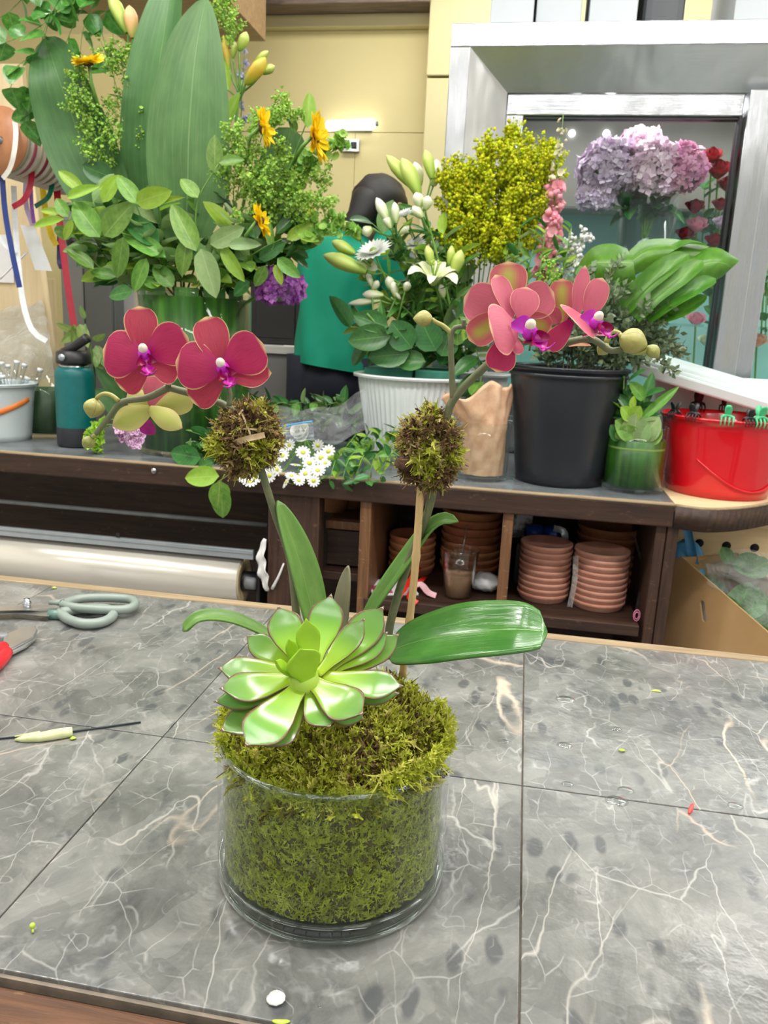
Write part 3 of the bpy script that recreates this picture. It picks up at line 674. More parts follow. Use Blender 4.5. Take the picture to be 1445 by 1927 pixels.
pmesh(f, 'petal', M_pet, (276, 668), (354, 634), 84, YL, .004, .006, cup=-.12)
lipset(f, (269, 656), (279, 696), YL, .009, 1.25)
YL2 = .540
f = flower(OL, (424, 700), YL2, [(431, 764), (432, 740)])
pmesh(f, 'sepal', M_sep, (418, 690), (387, 596), 66, YL2, 0, -.004, shape='oval')
pmesh(f, 'sepal', M_sep, (420, 706), (362, 757), 60, YL2, 0, -.003, shape='oval')
pmesh(f, 'sepal', M_sep, (430, 704), (511, 702), 54, YL2, 0, -.006, shape='point')
pmesh(f, 'petal', M_pet, (418, 696), (330, 682), 92, YL2, .004, .006, cup=-.12)
pmesh(f, 'petal', M_pet, (422, 690), (496, 648), 86, YL2, .004, .006, cup=-.12)
lipset(f, (415, 683), (432, 718), YL2, .009, 1.25)
YB_ = .575      # third flower, seen from behind under the stem
f = flower(OL, (280, 772), YB_, [(270, 751), (274, 762)])
pmesh(f, 'sepal', M_petb, (283, 770), (211, 802), 50, YB_, .004, .006, cup=-.25, shape='point')
pmesh(f, 'sepal', M_petb, (280, 768), (343, 806), 42, YB_, .004, .006, cup=-.25, shape='point')
pmesh(f, 'petal', M_petb, (290, 768), (364, 750), 48, YB_, -.002, -.004, cup=-.2)
pmesh(f, 'petal', M_petb, (285, 770), (240, 738), 40, YB_, -.004, -.006, cup=-.2)
pmesh(f, 'sepal', M_petp, (288, 765), (296, 706), 50, YB_, -.004, -.008, cup=-.2, shape='oval')
pmesh(f, 'lip', M_lip, (282, 790), (276, 818), 30, YB_, -.01, -.012)
bud(OL, (176, 768), .556, (20, 20), (-.35, 1), [(224, 755), (210, 744), (196, 741), (184, 747)])
bud(OL, (166, 832), .552, (14, 13), (-.7, .6), [(180, 818), (175, 822)])
oleaf(OL, [(588, 1215, .57), (585, 1150, .58), (560, 1050, .585), (522, 942, .59)], 70, (.75, .0, .65), M_oleafb, 0, .35, .45, .6)
oleaf(OL, [(530, 1210, .55), (490, 1186, .55), (430, 1163, .54), (375, 1162, .53), (344, 1188, .525)], 30, (.05, .8, .6), M_oleafb, .2, .1, .4, .25)
oleaf(OL, [(640, 1210, .60), (645, 1140, .61), (655, 1064, .62)], 34, (-.4, .1, .9), mat('orchid_leaf_dull', (.13, .13, .07), (.20, .19, .11), 30, .5), 0, .5, .4, .6)
# right-hand orchid
OR = thing('orchid_plant', 'orchid with rose-pink flowers seen from the side and plump buds, arching right', 'orchid', ony(735, 1240, .60))
spike(OR, [(728, 1240, .60), (735, 1170, .607), (768, 1060, .61), (800, 980, .607), (822, 890, .60), (841, 784, .60), (859, 744, .60), (913, 690, .595), (960, 652, .592), (1006, 640, .592), (1064, 645, .592)], .0036, .0029, 50)
spike(OR, [(1064, 645, .592), (1112, 638, .592), (1147, 659, .592), (1172, 657, .59)], .0030, .0022, 20)
spike(OR, [(853, 752, .60), (850, 700, .60), (850, 626, .60), (873, 615, .60), (890, 624, .60)], .0026, .0018, 20, 'side_shoot')
spike(OR, [(873, 615, .60), (873, 601, .599)], .0022, .0015, 6, 'side_shoot')
bud(OR, (796, 600, )[:2], .60, (19, 16), (-1, -.05), [(850, 628), (835, 614), (818, 605)])
YR2 = .585      # flower seen from behind
f = flower(OR, (959, 590), YR2, [(965, 650), (960, 620)])
pmesh(f, 'petal', M_petp, (962, 590), (873, 560), 78, YR2, .0, .002, cup=.12)
pmesh(f, 'petal', M_petp, (965, 588), (1042, 550), 70, YR2, -.002, -.004, cup=.12)
pmesh(f, 'sepal', M_petg, (955, 585), (957, 492), 72, YR2, .001, -.002, cup=.1, shape='oval')
pmesh(f, 'sepal', M_petg, (952, 588), (882, 640), 58, YR2, .003, .006, cup=.1, shape='oval')
pmesh(f, 'sepal', M_petg, (970, 592), (1037, 622), 48, YR2, -.001, -.004, cup=.1, shape='oval')
YR1 = .560      # front flower turned to the right
f = flower(OR, (962, 622), YR1, [(985, 645), (972, 636)])
pmesh(f, 'sepal', M_petp, (962, 600), (932, 517), 42, YR1, 0, -.004, (.35, 0, 1), .15, 'oval')
pmesh(f, 'sepal', M_pet, (952, 632), (934, 700), 60, YR1, .002, .006, (.2, 0, 1), .15, 'oval')
pmesh(f, 'petal', M_petp, (982, 606), (991, 540), 58, YR1, .002, -.004, (.1, .1, 1), -.1)
pmesh(f, 'petal', M_petp, (976, 618), (922, 618), 104, YR1, .004, .020, (-.2, .1, 1), -.12)
pmesh(f, 'sepal', M_petp, (968, 634), (976, 668), 24, YR1, 0, .004, (.3, 0, 1), .1, 'oval')
lipset(f, (995, 612), (1008, 648), YR1, .010, 1.5, .6)
pmesh(f, 'lip', M_lipd, (984, 646), (1030, 644), 24, YR1, .010, .010, (.1, 1, .7), .3, 'point')
pmesh(f, 'throat', M_mag, (962, 612), (1000, 610), 34, YR1, .009, .010, None, .2, 'oval')
YR4 = .600      # small flower behind the right-most one
f = flower(OR, (1058, 605), YR4, [(1064, 644), (1062, 625)])
pmesh(f, 'sepal', M_petg, (1056, 608), (1058, 524), 50, YR4, 0, 0, cup=.1, shape='oval')
pmesh(f, 'petal', M_petp, (1056, 605), (1030, 588), 36, YR4, 0, .002, cup=.1)
YR3 = .575      # right-most flower, side on
f = flower(OR, (1100, 612), YR3, [(1112, 640), (1106, 626)])
pmesh(f, 'sepal', M_petp, (1085, 596), (1101, 499), 32, YR3, 0, -.003, (-.3, 0, 1), .15, 'point')
pmesh(f, 'petal', M_petp, (1103, 602), (1134, 523), 48, YR3, .002, -.002, (.2, .1, 1), -.1)
pmesh(f, 'petal', M_petp, (1106, 600), (1078, 602), 96, YR3, .003, .018, (-.5, .1, 1), -.1)
pmesh(f, 'sepal', M_pet, (1076, 604), (1027, 658), 42, YR3, .003, .006, (.2, 0, 1), .15, 'oval')
pmesh(f, 'sepal', M_petg, (1070, 652), (1112, 650), 18, YR3, 0, 0, (0, 1, .6), .1, 'oval')
lipset(f, (1122, 596), (1128, 626), YR3, .010, 1.3, .8)
pmesh(f, 'lip', M_lipd, (1096, 634), (1146, 632), 26, YR3, .008, .008, (.1, 1, .7), .3, 'point')
pmesh(f, 'throat', M_mag, (1092, 598), (1124, 597), 30, YR3, .009, .009, None, .2, 'oval')
bud(OR, (1192, 643), .588, (29, 25), (1, .3), [(1140, 645), (1150, 625), (1165, 627)])
bud(OR, (1229, 662), .590, (16, 13), (.6, .6), [(1172, 657), (1200, 664), (1215, 660)])
bud(OR, (1134, 657), .596, (13, 13), (-.6, .8), [(1147, 659), (1142, 652)])
oleaf(OR, [(680, 1180, .60), (720, 1120, .605), (770, 1050, .61), (806, 1000, .61), (835, 978, .605), (862, 981, .60)], 42, (-.65, .5, .6), M_oleafb, 0, .45, .4, .45)
oleaf(OR, [(735, 1225, .585), (800, 1205, .575), (900, 1190, .56), (980, 1186, .55), (1030, 1190, .55)], 140, (-.05, .75, .7), M_oleaf, .05, .10, .34, .30, .002, .02)
# bamboo stake
M_bam = wood('bamboo', (.50, .32, .14), (.66, .46, .22), .5, 10, (30, 30, 2), .1, (.25, .14, .06))
Q = cr([ony(757, 1272, .60), ony(780, 1080, .60), ony(800, 790, .60)], 40); R = np.full(40, .0031); R[[9, 19, 30]] = .0037
MB().tube(Q, R, 10).build('bamboo_stake', M_bam, label='thin bamboo stake propping the right-hand orchid stem', cat='stake')
# moss collars tied round both stems
def collar(px, rpx, Y, label, seed):
    rg = np.random.default_rng(seed); c = ony(*px, Y); u = pxm(c); r = A(rpx[0]*u, rpx[0]*u*.9, rpx[1]*u)
    o = thing('moss_collar', label, 'moss', c-A(0, 0, r[2]), 'moss collars on the orchid stems')
    mb = MB().ball(c, r*.78, None, 20, 14); V = mb.V[0]; mb.V[0] = V+nrm3(V-c)*(rg.normal(size=(len(V), 1))*.0016); mb.build('core', mat('collar_core', (.07, .045, .02), (.16, .11, .05), 160, .9, bump=.8, bscale=300), o)
    k = 1700; d = nrm3(rg.normal(size=(k, 3))); P = c+d*r*(.80+.14*np.sin(d[:, :1]*5+seed)*np.cos(d[:, 2:]*6+seed*2)+.05*rg.random((k, 1)))
    isb = (np.sin(d[:, 0]*5+seed)+np.cos(d[:, 2]*4+seed*2)+rg.normal(size=k)*.5) > (-.7 if seed == 2 else -.1)
    N = d*.7+rg.normal(size=(k, 3))*1.0
    MB().scatter(SPR, P[isb], N[isb], rg.uniform(.006, .0135, isb.sum()), rg).build('dry_moss', M_mossb, o, kind='stuff')
    MB().scatter(SPR, P[~isb], N[~isb], rg.uniform(.006, .0135, (~isb).sum()), rg).build('green_moss', M_moss, o, kind='stuff')
    mb = MB()
    for i in range(22):
        dd = nrm(rg.normal(size=3)-A(0, .6, 0)); q = c+dd*r*.93; tn = nrm(np.cross(dd, rg.normal(size=3))); l_ = rg.uniform(.006, .014); mb.blade(cr([q-tn*l_, q+dd*.003, q+tn*l_], 5), np.full(5, rg.uniform(.0004, .0009)), dd, 3, .2)
    mb.build('straw', mat('dry_straw', (.38, .27, .14), (.50, .38, .22), 120, .7), o, kind='stuff')
    M_raf = mat('raffia', (.42, .30, .16), (.55, .42, .25), 90, .6)
    q = [ony(px[0]-rpx[0]*.8, px[1]+rpx[1]*.30, Y-r[1]*.5), ony(px[0]-rpx[0]*.1, px[1]+rpx[1]*.05, Y-r[1]*1.08), ony(px[0]+rpx[0]*.6, px[1]-rpx[1]*.1, Y-r[1]*.8)]
    MB().blade(cr(q, 9), np.full(9, .0022), tocam(c), 3, .3).build('tie', M_raf, o)
    return o
def nrm3(v): return v/(np.linalg.norm(v, axis=1)[:, None]+1e-9)
collar((462, 825), (60, 68), .585, 'ball of brown and green moss tied below the left orchid flowers', 2)
_c2 = collar((808, 846), (52, 70), .60, 'ball of moss round the right orchid stem and bamboo stake', 5)
_q = ony(762, 872, .585); _mb = MB().ball(_q, (.0075, .006, .006), None, 16, 10); _mb.V[0] = _mb.V[0]+np.random.default_rng(1).normal(size=_mb.V[0].shape)*.0009
_mb.build('bark_chunk', mat('bark', (.05, .022, .012), (.11, .05, .028), 150, .9, bump=.8, bscale=300), _c2)
# ------------------------------------------------------------------ back counter with open shelves
ST = .86; CY0 = 1.72
M_slab = mat('counter_slab', (.075, .09, .10), (.22, .24, .25), 9, .18, lo=.3, hi=.7)
counter = thing('back_counter', 'dark stained wooden shop counter with open shelves behind the worktable', 'counter', (-.6, 1.95, 0))
bx('slab', (-1.95, CY0+.014, ST-.015), (.335, 2.285, ST), M_slab, counter)
bx('edge_board', (-1.95, CY0, ST-.050), (.335, CY0+.014, ST-.003), M_dwood, counter, bevel=.003)
bx('edge_lip', (-1.95, CY0-.001, ST-.004), (.335, CY0+.016, ST+.0015), M_strip, counter, bevel=.002)
MB().lathe([(.0005, -.004), (.006, -.003), (.007, 0)], ony(289, 886, CY0-.001), 16, M=frame((0, 0, 0), (0, 1, 0))).build('screw_head', M_steel, counter)
YS = CY0+.012
def upright(u0, u1, v, m, Y=YS, D=.46, z0=.0, name='upright'):
    a, b = ony(u0, v, Y), ony(u1, v, Y); bx(name, (a[0], Y, z0), (b[0], Y+D, ST-.016), m, counter, bevel=.002)
upright(504, 600, 1000, M_dwoodz, D=.05); upright(676, 697, 1000, M_bwood, D=.46); upright(941, 961, 1040, M_bwood, D=.44)
upright(1221, 1241, 1100, M_dwoodz, YS, .47); upright(1243, 1264, 1100, M_dwoodz, YS-.004, .48)
bx('back_panel', (-1.95, 2.19, 0), (.33, 2.22, ST-.016), M_dwood, counter, bevel=0)
x0 = ony(690, 1000, YS)[0]; x1 = ony(1225, 1000, YS)[0]
bx('shelf', (x0, CY0+.008, .555), (x1, 2.19, .58), M_dwood, counter, bevel=.002)
xa = ony(595, 1000, YS)[0]
bx('shelf', (xa, CY0+.06, .60), (x0-.012, 2.19, .62), M_dwood, counter, bevel=.002)
bx('shelf', (xa, CY0+.10, .715), (x0-.012, 2.19, .735), M_bwood, counter, bevel=.002)
bx('drawer_front', (xa+.005, CY0+.10, .625), (x0-.02, CY0+.115, .712), M_dwood, counter, bevel=.002)
xl = ony(504, 1000, YS)[0]
bx('roll_board', (-1.95, 1.98, .655), (xl, 2.0, .80), M_dwood, counter, bevel=.002)
# curved end piece in pale wood
ext = thing('counter_end', 'pale wooden counter end with a rounded dark edge at the right', 'counter', (.9, 2.0, 0))
pts = [onz(u, v, ST) for u, v in ((1269, 949), (1330, 957), (1390, 955), (1445, 947), (1500, 935))]
pts = [(.337, CY0+.0)]+[(p[0], p[1]) for p in pts[1:]]+[(.75, 2.0), (.75, 2.28), (.337, 2.28)]
q = cr([A(p[0], p[1]+.002, 0) for p in pts[:5]], 24)
mb = MB()
for i in range(23):
    a, b = q[i], q[i+1]; V = [a+A(0, 0, ST-.052), b+A(0, 0, ST-.052), b+A(0, 0, ST-.004), a+A(0, 0, ST-.004)]; V += [v+A(0, .012, 0) for v in V]
    mb.add(V, [(0, 1, 2, 3), (5, 4, 7, 6), (3, 2, 6, 7), (1, 0, 4, 5)])
mb.build('edge_band', M_dwood, ext)
MB().prism([(p[0], p[1]+.010) for p in q]+pts[5:], ST-.018, ST-.001).build('top', M_pale, ext, smooth=False)
mb = MB().tube(q+A(0, .004, ST-.003), .004, 6); mb.build('edge_lip', M_strip, ext)
bx('leg', (.62, 2.1, 0), (.68, 2.16, ST-.018), M_dwoodz, ext)
# pegboard below the counter end, with punched holes
peg = thing('pegboard', 'pale plywood panel with round holes below the counter end', 'panel', (.7, 2.03, 0))
bx('sheet', (.36, 2.02, .30), (.90, 2.035, ST-.055), M_pale, peg)
M_hole = mat('dark_hole', (.004, .004, .004), rough=.9)
for u, v in ((1316, 1022), (1367, 1027), (1420, 1031)):
    MB().lathe([(.0003, 0), (.0105, 0), (.0105, .008)], ony(u, v, 2.0192), 20, M=frame((0, 0, 0), (0, 1, 0))).build('hole', M_hole, peg)
bx('rail', (.36, 2.0, .762), (.90, 2.018, .80), M_pale, peg)
# ---- cellophane roll in the left bay
M_film = None
t = T('cellophane_roll'); n = t.noise(t.coord('Object', (.6, 1, 9)), 5, 3).outputs[0]
M_film = t.surf(t.ramp(n, [(.3, (.70, .66, .57)), (.7, (.80, .77, .70))]), .25, .35, None, 0, .6, Coat_Weight=.6, Coat_Roughness=.08)
rc = ony(459, 1092, 1.79); rr = .060
roll = thing('film_roll', 'thick roll of clear cellophane wrap on a dispenser under the counter', 'roll', (-1.2, rc[1], rc[2]-rr))
MB().lathe([(.018, -1.2), (rr, -1.2), (rr, 0), (rr-.004, .001)], rc, 48, M=frame((0, 0, 0), (1, 0, 0), (0, 1, 0))).build('film', M_film, roll)
M_core = mat('roll_core_card', (.62, .50, .28), (.70, .58, .34), 20, .6)
MB().lathe([(.026, -.01), (rr-.004, .0012), (rr-.010, .002), (.030, .0015), (.030, -.03)], rc, 40, M=frame((0, 0, 0), (1, 0, 0), (0, 1, 0))).build('roll_end', M_core, roll)
M_blk = mat('black_plastic', (.012, .012, .013), (.02, .02, .022), 20, .4); M_gry = mat('grey_plastic', (.20, .21, .22), (.26, .27, .28), 20, .4)
disp = thing('film_dispenser', 'black dispenser bracket with steel cutter bar holding the cellophane roll', 'dispenser', (-1.2, 1.8, .6))
MB().lathe([(.0005, -.03), (.024, -.03), (.024, .036), (.0005, .036)], rc, 28, M=frame((0, 0, 0), (1, 0, 0), (0, 1, 0))).build('hub', M_blk, disp)
MB().lathe([(.0005, .004), (.015, .004), (.017, .008), (.017, .030), (.013, .034), (.0005, .034)], rc+A(.004, -.012, 0), 24, M=frame((0, 0, 0), (1, 0, 0), (0, 1, 0))).build('knob', M_gry, disp)
bx('bracket', rc+A(.036, -.02, -.10), rc+A(.048, .16, .085), M_blk, disp, bevel=.006)
M_alu = mat('aluminium_bar', (.45, .52, .56), (.52, .58, .62), 30, .3, .6)
a = ony(478, 1043, 1.76)
bx('cutter_bar', (-1.95, 1.752, a[2]-.012), (a[0], 1.762, a[2]+.011), M_alu, disp, bevel=.001)
bx('bar_rib', (-1.95, 1.7505, a[2]+.001), (a[0], 1.752, a[2]+.003), M_gry, disp, bevel=0)
b = ony(300, 970, 1.86)
MB().tube([(-1.95, 1.86, b[2]), (a[0], 1.86, b[2])], .006, 10).build('guide_rod', M_gry, disp)
bx('marker', ony(218, 1003, 1.749), ony(226, 1011, 1.7515), M_blk, disp, bevel=0)
# ---- terracotta
M_ter = mat('terracotta', (.36, .13, .05), (.46, .19, .085), 30, .75, bump=.1, bscale=150, rand=.12, hue=.01)
M_tersal = mat('terracotta_wrapped', (.52, .22, .14), (.60, .29, .20), 22, .5, rand=.06)
def saucer_mesh(r, h):
    o = MB().lathe([(.001, 0), (r*.86, 0), (r*.90, .003), (r*.97, h*.62), (r, h*.70), (r, h*.96), (r*.985, h), (r*.93, h), (r*.88, h*.35), (.001, h*.35)], (0, 0, 0), 40).build('s', M_ter)
    me = o.data; bpy.data.objects.remove(o); return me
def stack(n, px, Y, z, r, h, m, label, group):
    me = saucer_mesh(r, h*1.35); me.materials.clear(); me.materials.append(m); c = ony(*px, Y); rg = random.Random(n)
    for i in range(n):
        o = bpy.data.objects.new('terracotta_saucer', me); COL.objects.link(o); o.location = (c[0]+rg.uniform(-.001, .001), Y+rg.uniform(-.001, .001), z+i*h); o.rotation_euler[2] = rg.uniform(0, 6)
        tag(o, label+', '+(('topmost', 'second from top', 'third from top', 'fourth from top', 'fifth from top', 'sixth from top', 'seventh from top', 'eighth from top', 'lowest')[n-1-i] if i else 'lowest'), 'saucer', group)
    return c
z0 = .5805
cA = stack(9, (1024, 1080), 1.865, z0, .061, .0148, M_tersal, 'salmon saucer in the wrapped stack nearer the cup', 'wrapped saucers, stack nearer the cup')
cB = stack(9, (1128, 1090), 1.845, z0, .063, .0148, M_tersal, 'salmon saucer in the wrapped stack nearer the counter end', 'wrapped saucers, stack nearer the counter end')
stack(7, (1138, 1060), 2.03, z0, .078, .021, M_ter, 'brown saucer stacked behind the wrapped salmon ones', 'loose saucers behind the wrapped ones')
stack(5, (774, 1060), 1.97, z0, .060, .019, M_ter, 'brown saucer in the short stack behind the stake', 'short stack of saucers')
stack(8, (884, 1050), 2.02, z0, .078, .0205, M_ter, 'brown saucer in the tall stack behind the coffee', 'tall stack of saucers')
# flower pots in the narrow bay
def pot(px, Y, z, r, h, label):
    c = ony(*px, Y); o = thing('terracotta_pot', label, 'pot', (c[0], Y, z), 'small pots in the narrow bay')
    MB().lathe([(.001, 0), (r*.68, 0), (r*.92, h*.68), (r*.80, h*.68), (r*.6, .006), (.001, .006)], (c[0], Y, z), 32).build('body', M_ter, o)
    MB().lathe([(r*.9, h*.66), (r, h*.67), (r, h), (r*.9, h), (r*.84, h*.66)], (c[0], Y, z), 32).build('rim', M_ter, o)
pot((628, 970), 1.93, .735, .045, .075, 'small terracotta pot in the narrow bay, nearer the left upright')
pot((659, 970), 1.98, .735, .040, .07, 'small terracotta pot in the narrow bay, half behind the block')
# shrink wrap round both saucer stacks
M_wrap = filmmat('shrink_wrap', (.97, .97, .97), .05, (.9, .9, .9), .12, 40)
w = thing('shrink_wrap', 'clear shrink wrap round the two stacks of salmon saucers', 'plastic wrap', ((cA[0]+cB[0])/2, 1.855, z0))
for c, r, nm in ((cA, .0635, 'sleeve'), (cB, .0655, 'sleeve')):
    MB().lathe([(r*.92, .001), (r, .010), (r*.985, .07), (r, .13), (r*.98, .1405), (.002, .1412)], (c[0], c[1], z0), 40).build(nm, M_wrap, w)
m_ = (cA+cB)/2
MB().blade(cr([A(m_[0], 1.80, z0+.128), A(m_[0]+.003, 1.797, z0+.07), A(m_[0]-.002, 1.80, z0+.004)], 9), np.full(9, .006), A(0, -1, 0), 3, .4).build('seam', filmmat('wrap_seam', (.95, .95, .95), .45, (.9, .88, .84), .3, 90), w)
# ---- plastic cup of iced coffee
c = ony(860, 1124, 1.81); c[2] = z0
cup = thing('coffee_cup', 'clear plastic cup half full of milky coffee with a straw', 'cup', c)
M_clearp = glassmat('clear_plastic', (.93, .94, .94), 1.6, .06)
MB().lathe([(.001, .001), (.031, .001), (.032, .004), (.0445, .112), (.0470, .114), (.0470, .118), (.0445, .118), (.0435, .112), (.031, .005), (.001, .004)], c, 40).build('wall', M_clearp, cup)
MB().lathe([(.001, .005), (.0305, .005), (.0372, .058), (.001, .058)], c, 40).build('coffee', mat('milky_coffee', (.50, .30, .17), (.56, .36, .22), 30, .4), cup)
MB().tube([c+A(-.006, .004, .01), c+A(.012, -.002, .175)], .0035, 10).build('straw', glassmat('straw_plastic', (.85, .86, .86), 2.5, .2), cup)
# ---- bits lying on the lower shelf
M_paper = mat('white_paper', (.75, .74, .73), (.82, .81, .80), 10, .7); M_pink = mat('pink_ribbon', (.70, .38, .42), (.80, .50, .53), 30, .5); M_redp = mat('red_plastic', (.70, .02, .012), (.80, .04, .025), 20, .35)
pc = onz(735, 1110, z0)
o = thing('magazine', 'white and pink printed magazine lying on the lower shelf', 'magazine', pc)
M = frame(pc+A(0, 0, 0), (0, 0, 1), (1, .35, 0))
MB().box((-.05, -.04, .0), (.06, .07, .004), M=M).build('pages', M_paper, o, smooth=False)
MB().box((-.045, -.035, .004), (.0, .02, .0046), M=M).build('cover_patch', mat('magenta_print', (.42, .02, .12), (.55, .1, .2), 30, .5), o, smooth=False)
for k, (pp, lb) in enumerate(([[(748, 1128, .585), (760, 1110, .60), (776, 1085, .61), (790, 1068, .62)], 'red plastic strap standing behind the bamboo stake'], [[(800, 1085, .60), (770, 1120, .588), (785, 1135, .583)], 'short red plastic strap on the lower shelf'])):
    Q = cr([onz(u, v, z) for u, v, z in pp], 12); MB().blade(Q, np.full(12, .006), A(0, -.8, .6), 3, .3).build('plastic_strap', M_redp, label=lb, cat='strap', solid=.0015)
Q = cr([onz(u, v, z) for u, v, z in ((770, 1112, .588), (790, 1100, .597), (806, 1116, .590), (820, 1122, .585))], 14)
MB().blade(Q, np.full(14, .008), A(0, -.5, .8), 3, .3).build('ribbon_scrap', M_pink, label='scrap of pale pink ribbon beside the iced coffee', cat='ribbon')
def crumple(name, label, cat, c, r, m, seed, amp=.25, parent=None, seg=26):
    rg = np.random.default_rng(seed); mb = MB().ball((0, 0, 0), (1, 1, 1), None, seg, seg//2); V = mb.V[0]
    ph = rg.uniform(0, 6, (10, 1)); fr = rg.normal(size=(10, 3))*3.2
    d = sum(np.abs(np.sin(V@fr[i]+ph[i]))-.5 for i in range(10))/10
    V = V*(1+amp*3*d[:, None])*np.asarray(r); V[:, 2] -= V[:, 2].min(); mb.V[0] = V+np.asarray(c, float)
    return mb.build(name, m, parent, label=label, cat=cat)
c = onz(912, 1112, z0); crumple('plastic_bag', 'crumpled white plastic bag beside the cup of coffee', 'bag', c, (.035, .03, .020), mat('white_bag', (.62, .63, .64), (.78, .79, .8), 20, .35), 4)
# ribbon roll, card and sheet in the right bay
c = ony(1004, 1003, 1.98)
rb = thing('ribbon_roll', 'roll of royal blue ribbon on the black box under the counter', 'ribbon roll', c-A(0, 0, .02))
M_blue = mat('blue_ribbon', (.01, .05, .30), (.015, .09, .42), 30, .35); M_wht = mat('white_plastic', (.78, .80, .81), (.84, .86, .87), 10, .4)
MB().lathe([(.010, -.02), (.022, -.02), (.022, .02), (.010, .02)], c, 28, M=frame((0, 0, 0), (1, .2, 0), (0, 1, 0))).build('ribbon', M_blue, rb)
c2 = ony(1040, 1005, 1.97)
rb = thing('ribbon_roll', 'roll of blue ribbon with a loose silver tail behind the wrapped saucers', 'ribbon roll', c2-A(0, 0, .02))
MB().lathe([(.010, -.018), (.022, -.018), (.022, .018), (.010, .018)], c2, 28, M=frame((0, 0, 0), (1, -.4, .3), (0, 1, 0))).build('ribbon', M_blue, rb)
MB().blade(cr([c2+A(.0, -.02, .02), c2+A(.025, -.03, .015), c2+A(.03, -.03, -.02)], 9), np.full(9, .008), A(0, -1, .2), 3, .3).build('tail', M_alu, rb)
a = ony(965, 1100, 1.95); bx('storage_box', (a[0], 1.95, z0), (a[0]+.13, 2.15, c[2]-.022), M_blk, label='black storage box behind the wrapped saucer stacks', cat='box')
a, b = ony(966, 950, 2.0), ony(999, 1014, 2.0)
cd_ = thing('photo_card', 'black and white photo card standing in the right bay', 'card', (a[0], 2.0, b[2]))
MB().box((a[0], 2.0, b[2]), (b[0], 2.003, a[2])).build('card', mat('photo_print', (.02, .02, .02), (.65, .66, .66), 22, .3, lo=.45, hi=.55), cd_, smooth=False)
M_sheet = filmmat('clear_sheet', (.85, .87, .87), .2, (.7, .72, .72), .15, 8)
Q = cr([ony(1190, 1008, 1.93), ony(1204, 1060, 1.90), ony(1200, 1110, 1.88), ony(1193, 1152, 1.87)], 12)
MB().blade(Q, np.linspace(.03, .055, 12), A(1, -.15, 0), 5, .1).build('plastic_sheet', M_sheet, label='clear plastic sheet leaning inside the counter end panel', cat='sheet')
c = onz(1198, 1158, z0+.014)
th = np.linspace(0, 2*math.pi, 30); P = [c+A(.007*math.cos(a), 0, .013*math.sin(a)) for a in th]+[c+A(.0045*math.cos(a), -.001, .008*math.sin(a)) for a in th]
MB().tube(P, .0012, 6).build('paper_clip', mat('pink_clip', (.75, .25, .40), rough=.3), label='pink paper clip on the lower shelf', cat='clip')
# white cloth and thread on the left upright
c = ony(492, 1075, 1.722)
Q = cr([ony(499, 1014, 1.726), ony(492, 1045, 1.722), ony(496, 1080, 1.722), ony(503, 1112, 1.727)], 22); MB().blade(Q, np.interp(np.linspace(0, 1, 22), [0, .3, .7, 1], [.004, .010, .012, .004]), A(-.3, -1, .1), 7, .3, 0, .5, 11).build('cloth_pad', M_paper, label='white padding stuffed beside the cellophane dispenser', cat='padding', solid=.003)
MB().tube(cr([ony(512, 1108, 1.728), ony(524, 1085, 1.722), ony(534, 1060, 1.726)], 8), np.linspace(.004, .002, 8), 6).build('string', M_paper, label='wisp of white string hanging on the dark upright', cat='string')
c = ony(676, 1082, 1.71)
# ---- cardboard box with wrapped foliage at the right
M_card = mat('cardboard', (.42, .25, .10), (.47, .29, .13), 10, .75, bump=.05, bscale=80); M_carde = mat('cardboard_edge', (.52, .36, .18), (.6, .42, .22), 60, .8)
Yb = 1.62
TL, TR = ony(1282, 1048, 1.86), ony(1462, 1205, Yb); BL, BR = ony(1240, 1240, 1.80), ony(1420, 1250, Yb)
box = thing('cardboard_box', 'open brown cardboard box with a hand hole beside the counter', 'box', (TL+TR)/2*A(1, 1, 0)+A(0, 0, .2))
v = TR-TL; dn = A(0, 0, -.55)
nb = nrm(np.cross(v, A(0, 0, 1)))           # towards the back
nb = nb if nb[1] > 0 else -nb
ux = nrm(v); uz = nrm(np.cross(nb, ux)); uz = uz if uz[2] > 0 else -uz
# front wall with a slotted hand hole
H0, W0 = .5, np.linalg.norm(v); hc = onplane(1323, 1150, TL, nb); hx, hz = np.dot(hc-TL, ux), np.dot(hc-TL, uz)
ou = [(-.055, -.06), (0, 0), (W0, 0), (W0, -.09), (W0-.04, -H0), (-.03, -H0)]
hole = []
ha = math.radians(-52)
for k in range(20):
    q = 2*math.pi*k/20; x, y = .007*math.cos(q), .007*math.sin(q)+(.017 if math.sin(q) > 0 else -.017); hole.append((hx+x*math.cos(ha+math.pi/2)-y*math.sin(ha+math.pi/2), hz+x*math.sin(ha+math.pi/2)+y*math.cos(ha+math.pi/2)))
import bmesh
def holed(outer, inner, Mx, thick, name, m, parent):
    bm = bmesh.new(); es = []
    for poly in (outer, inner):
        vs_ = [bm.verts.new((x, y, 0)) for x, y in poly]; es += [bm.edges.new((vs_[i], vs_[(i+1) % len(vs_)])) for i in range(len(vs_))]
    bmesh.ops.triangle_fill(bm, use_beauty=True, use_dissolve=False, edges=es)
    g = bmesh.ops.extrude_face_region(bm, geom=bm.faces[:]); bmesh.ops.translate(bm, verts=[e for e in g['geom'] if isinstance(e, bmesh.types.BMVert)], vec=(0, 0, thick))
    bmesh.ops.recalc_face_normals(bm, faces=bm.faces[:]); V = np.array([vv.co[:] for vv in bm.verts]); bm.verts.index_update(); F = [[x.index for x in f_.verts] for f_ in bm.faces]; bm.free()
    return MB().add(xf(Mx, V), F).build(name, m, parent, smooth=False)
Mx = np.eye(4); Mx[:3, 0], Mx[:3, 1], Mx[:3, 2], Mx[:3, 3] = ux, uz, nb, TL
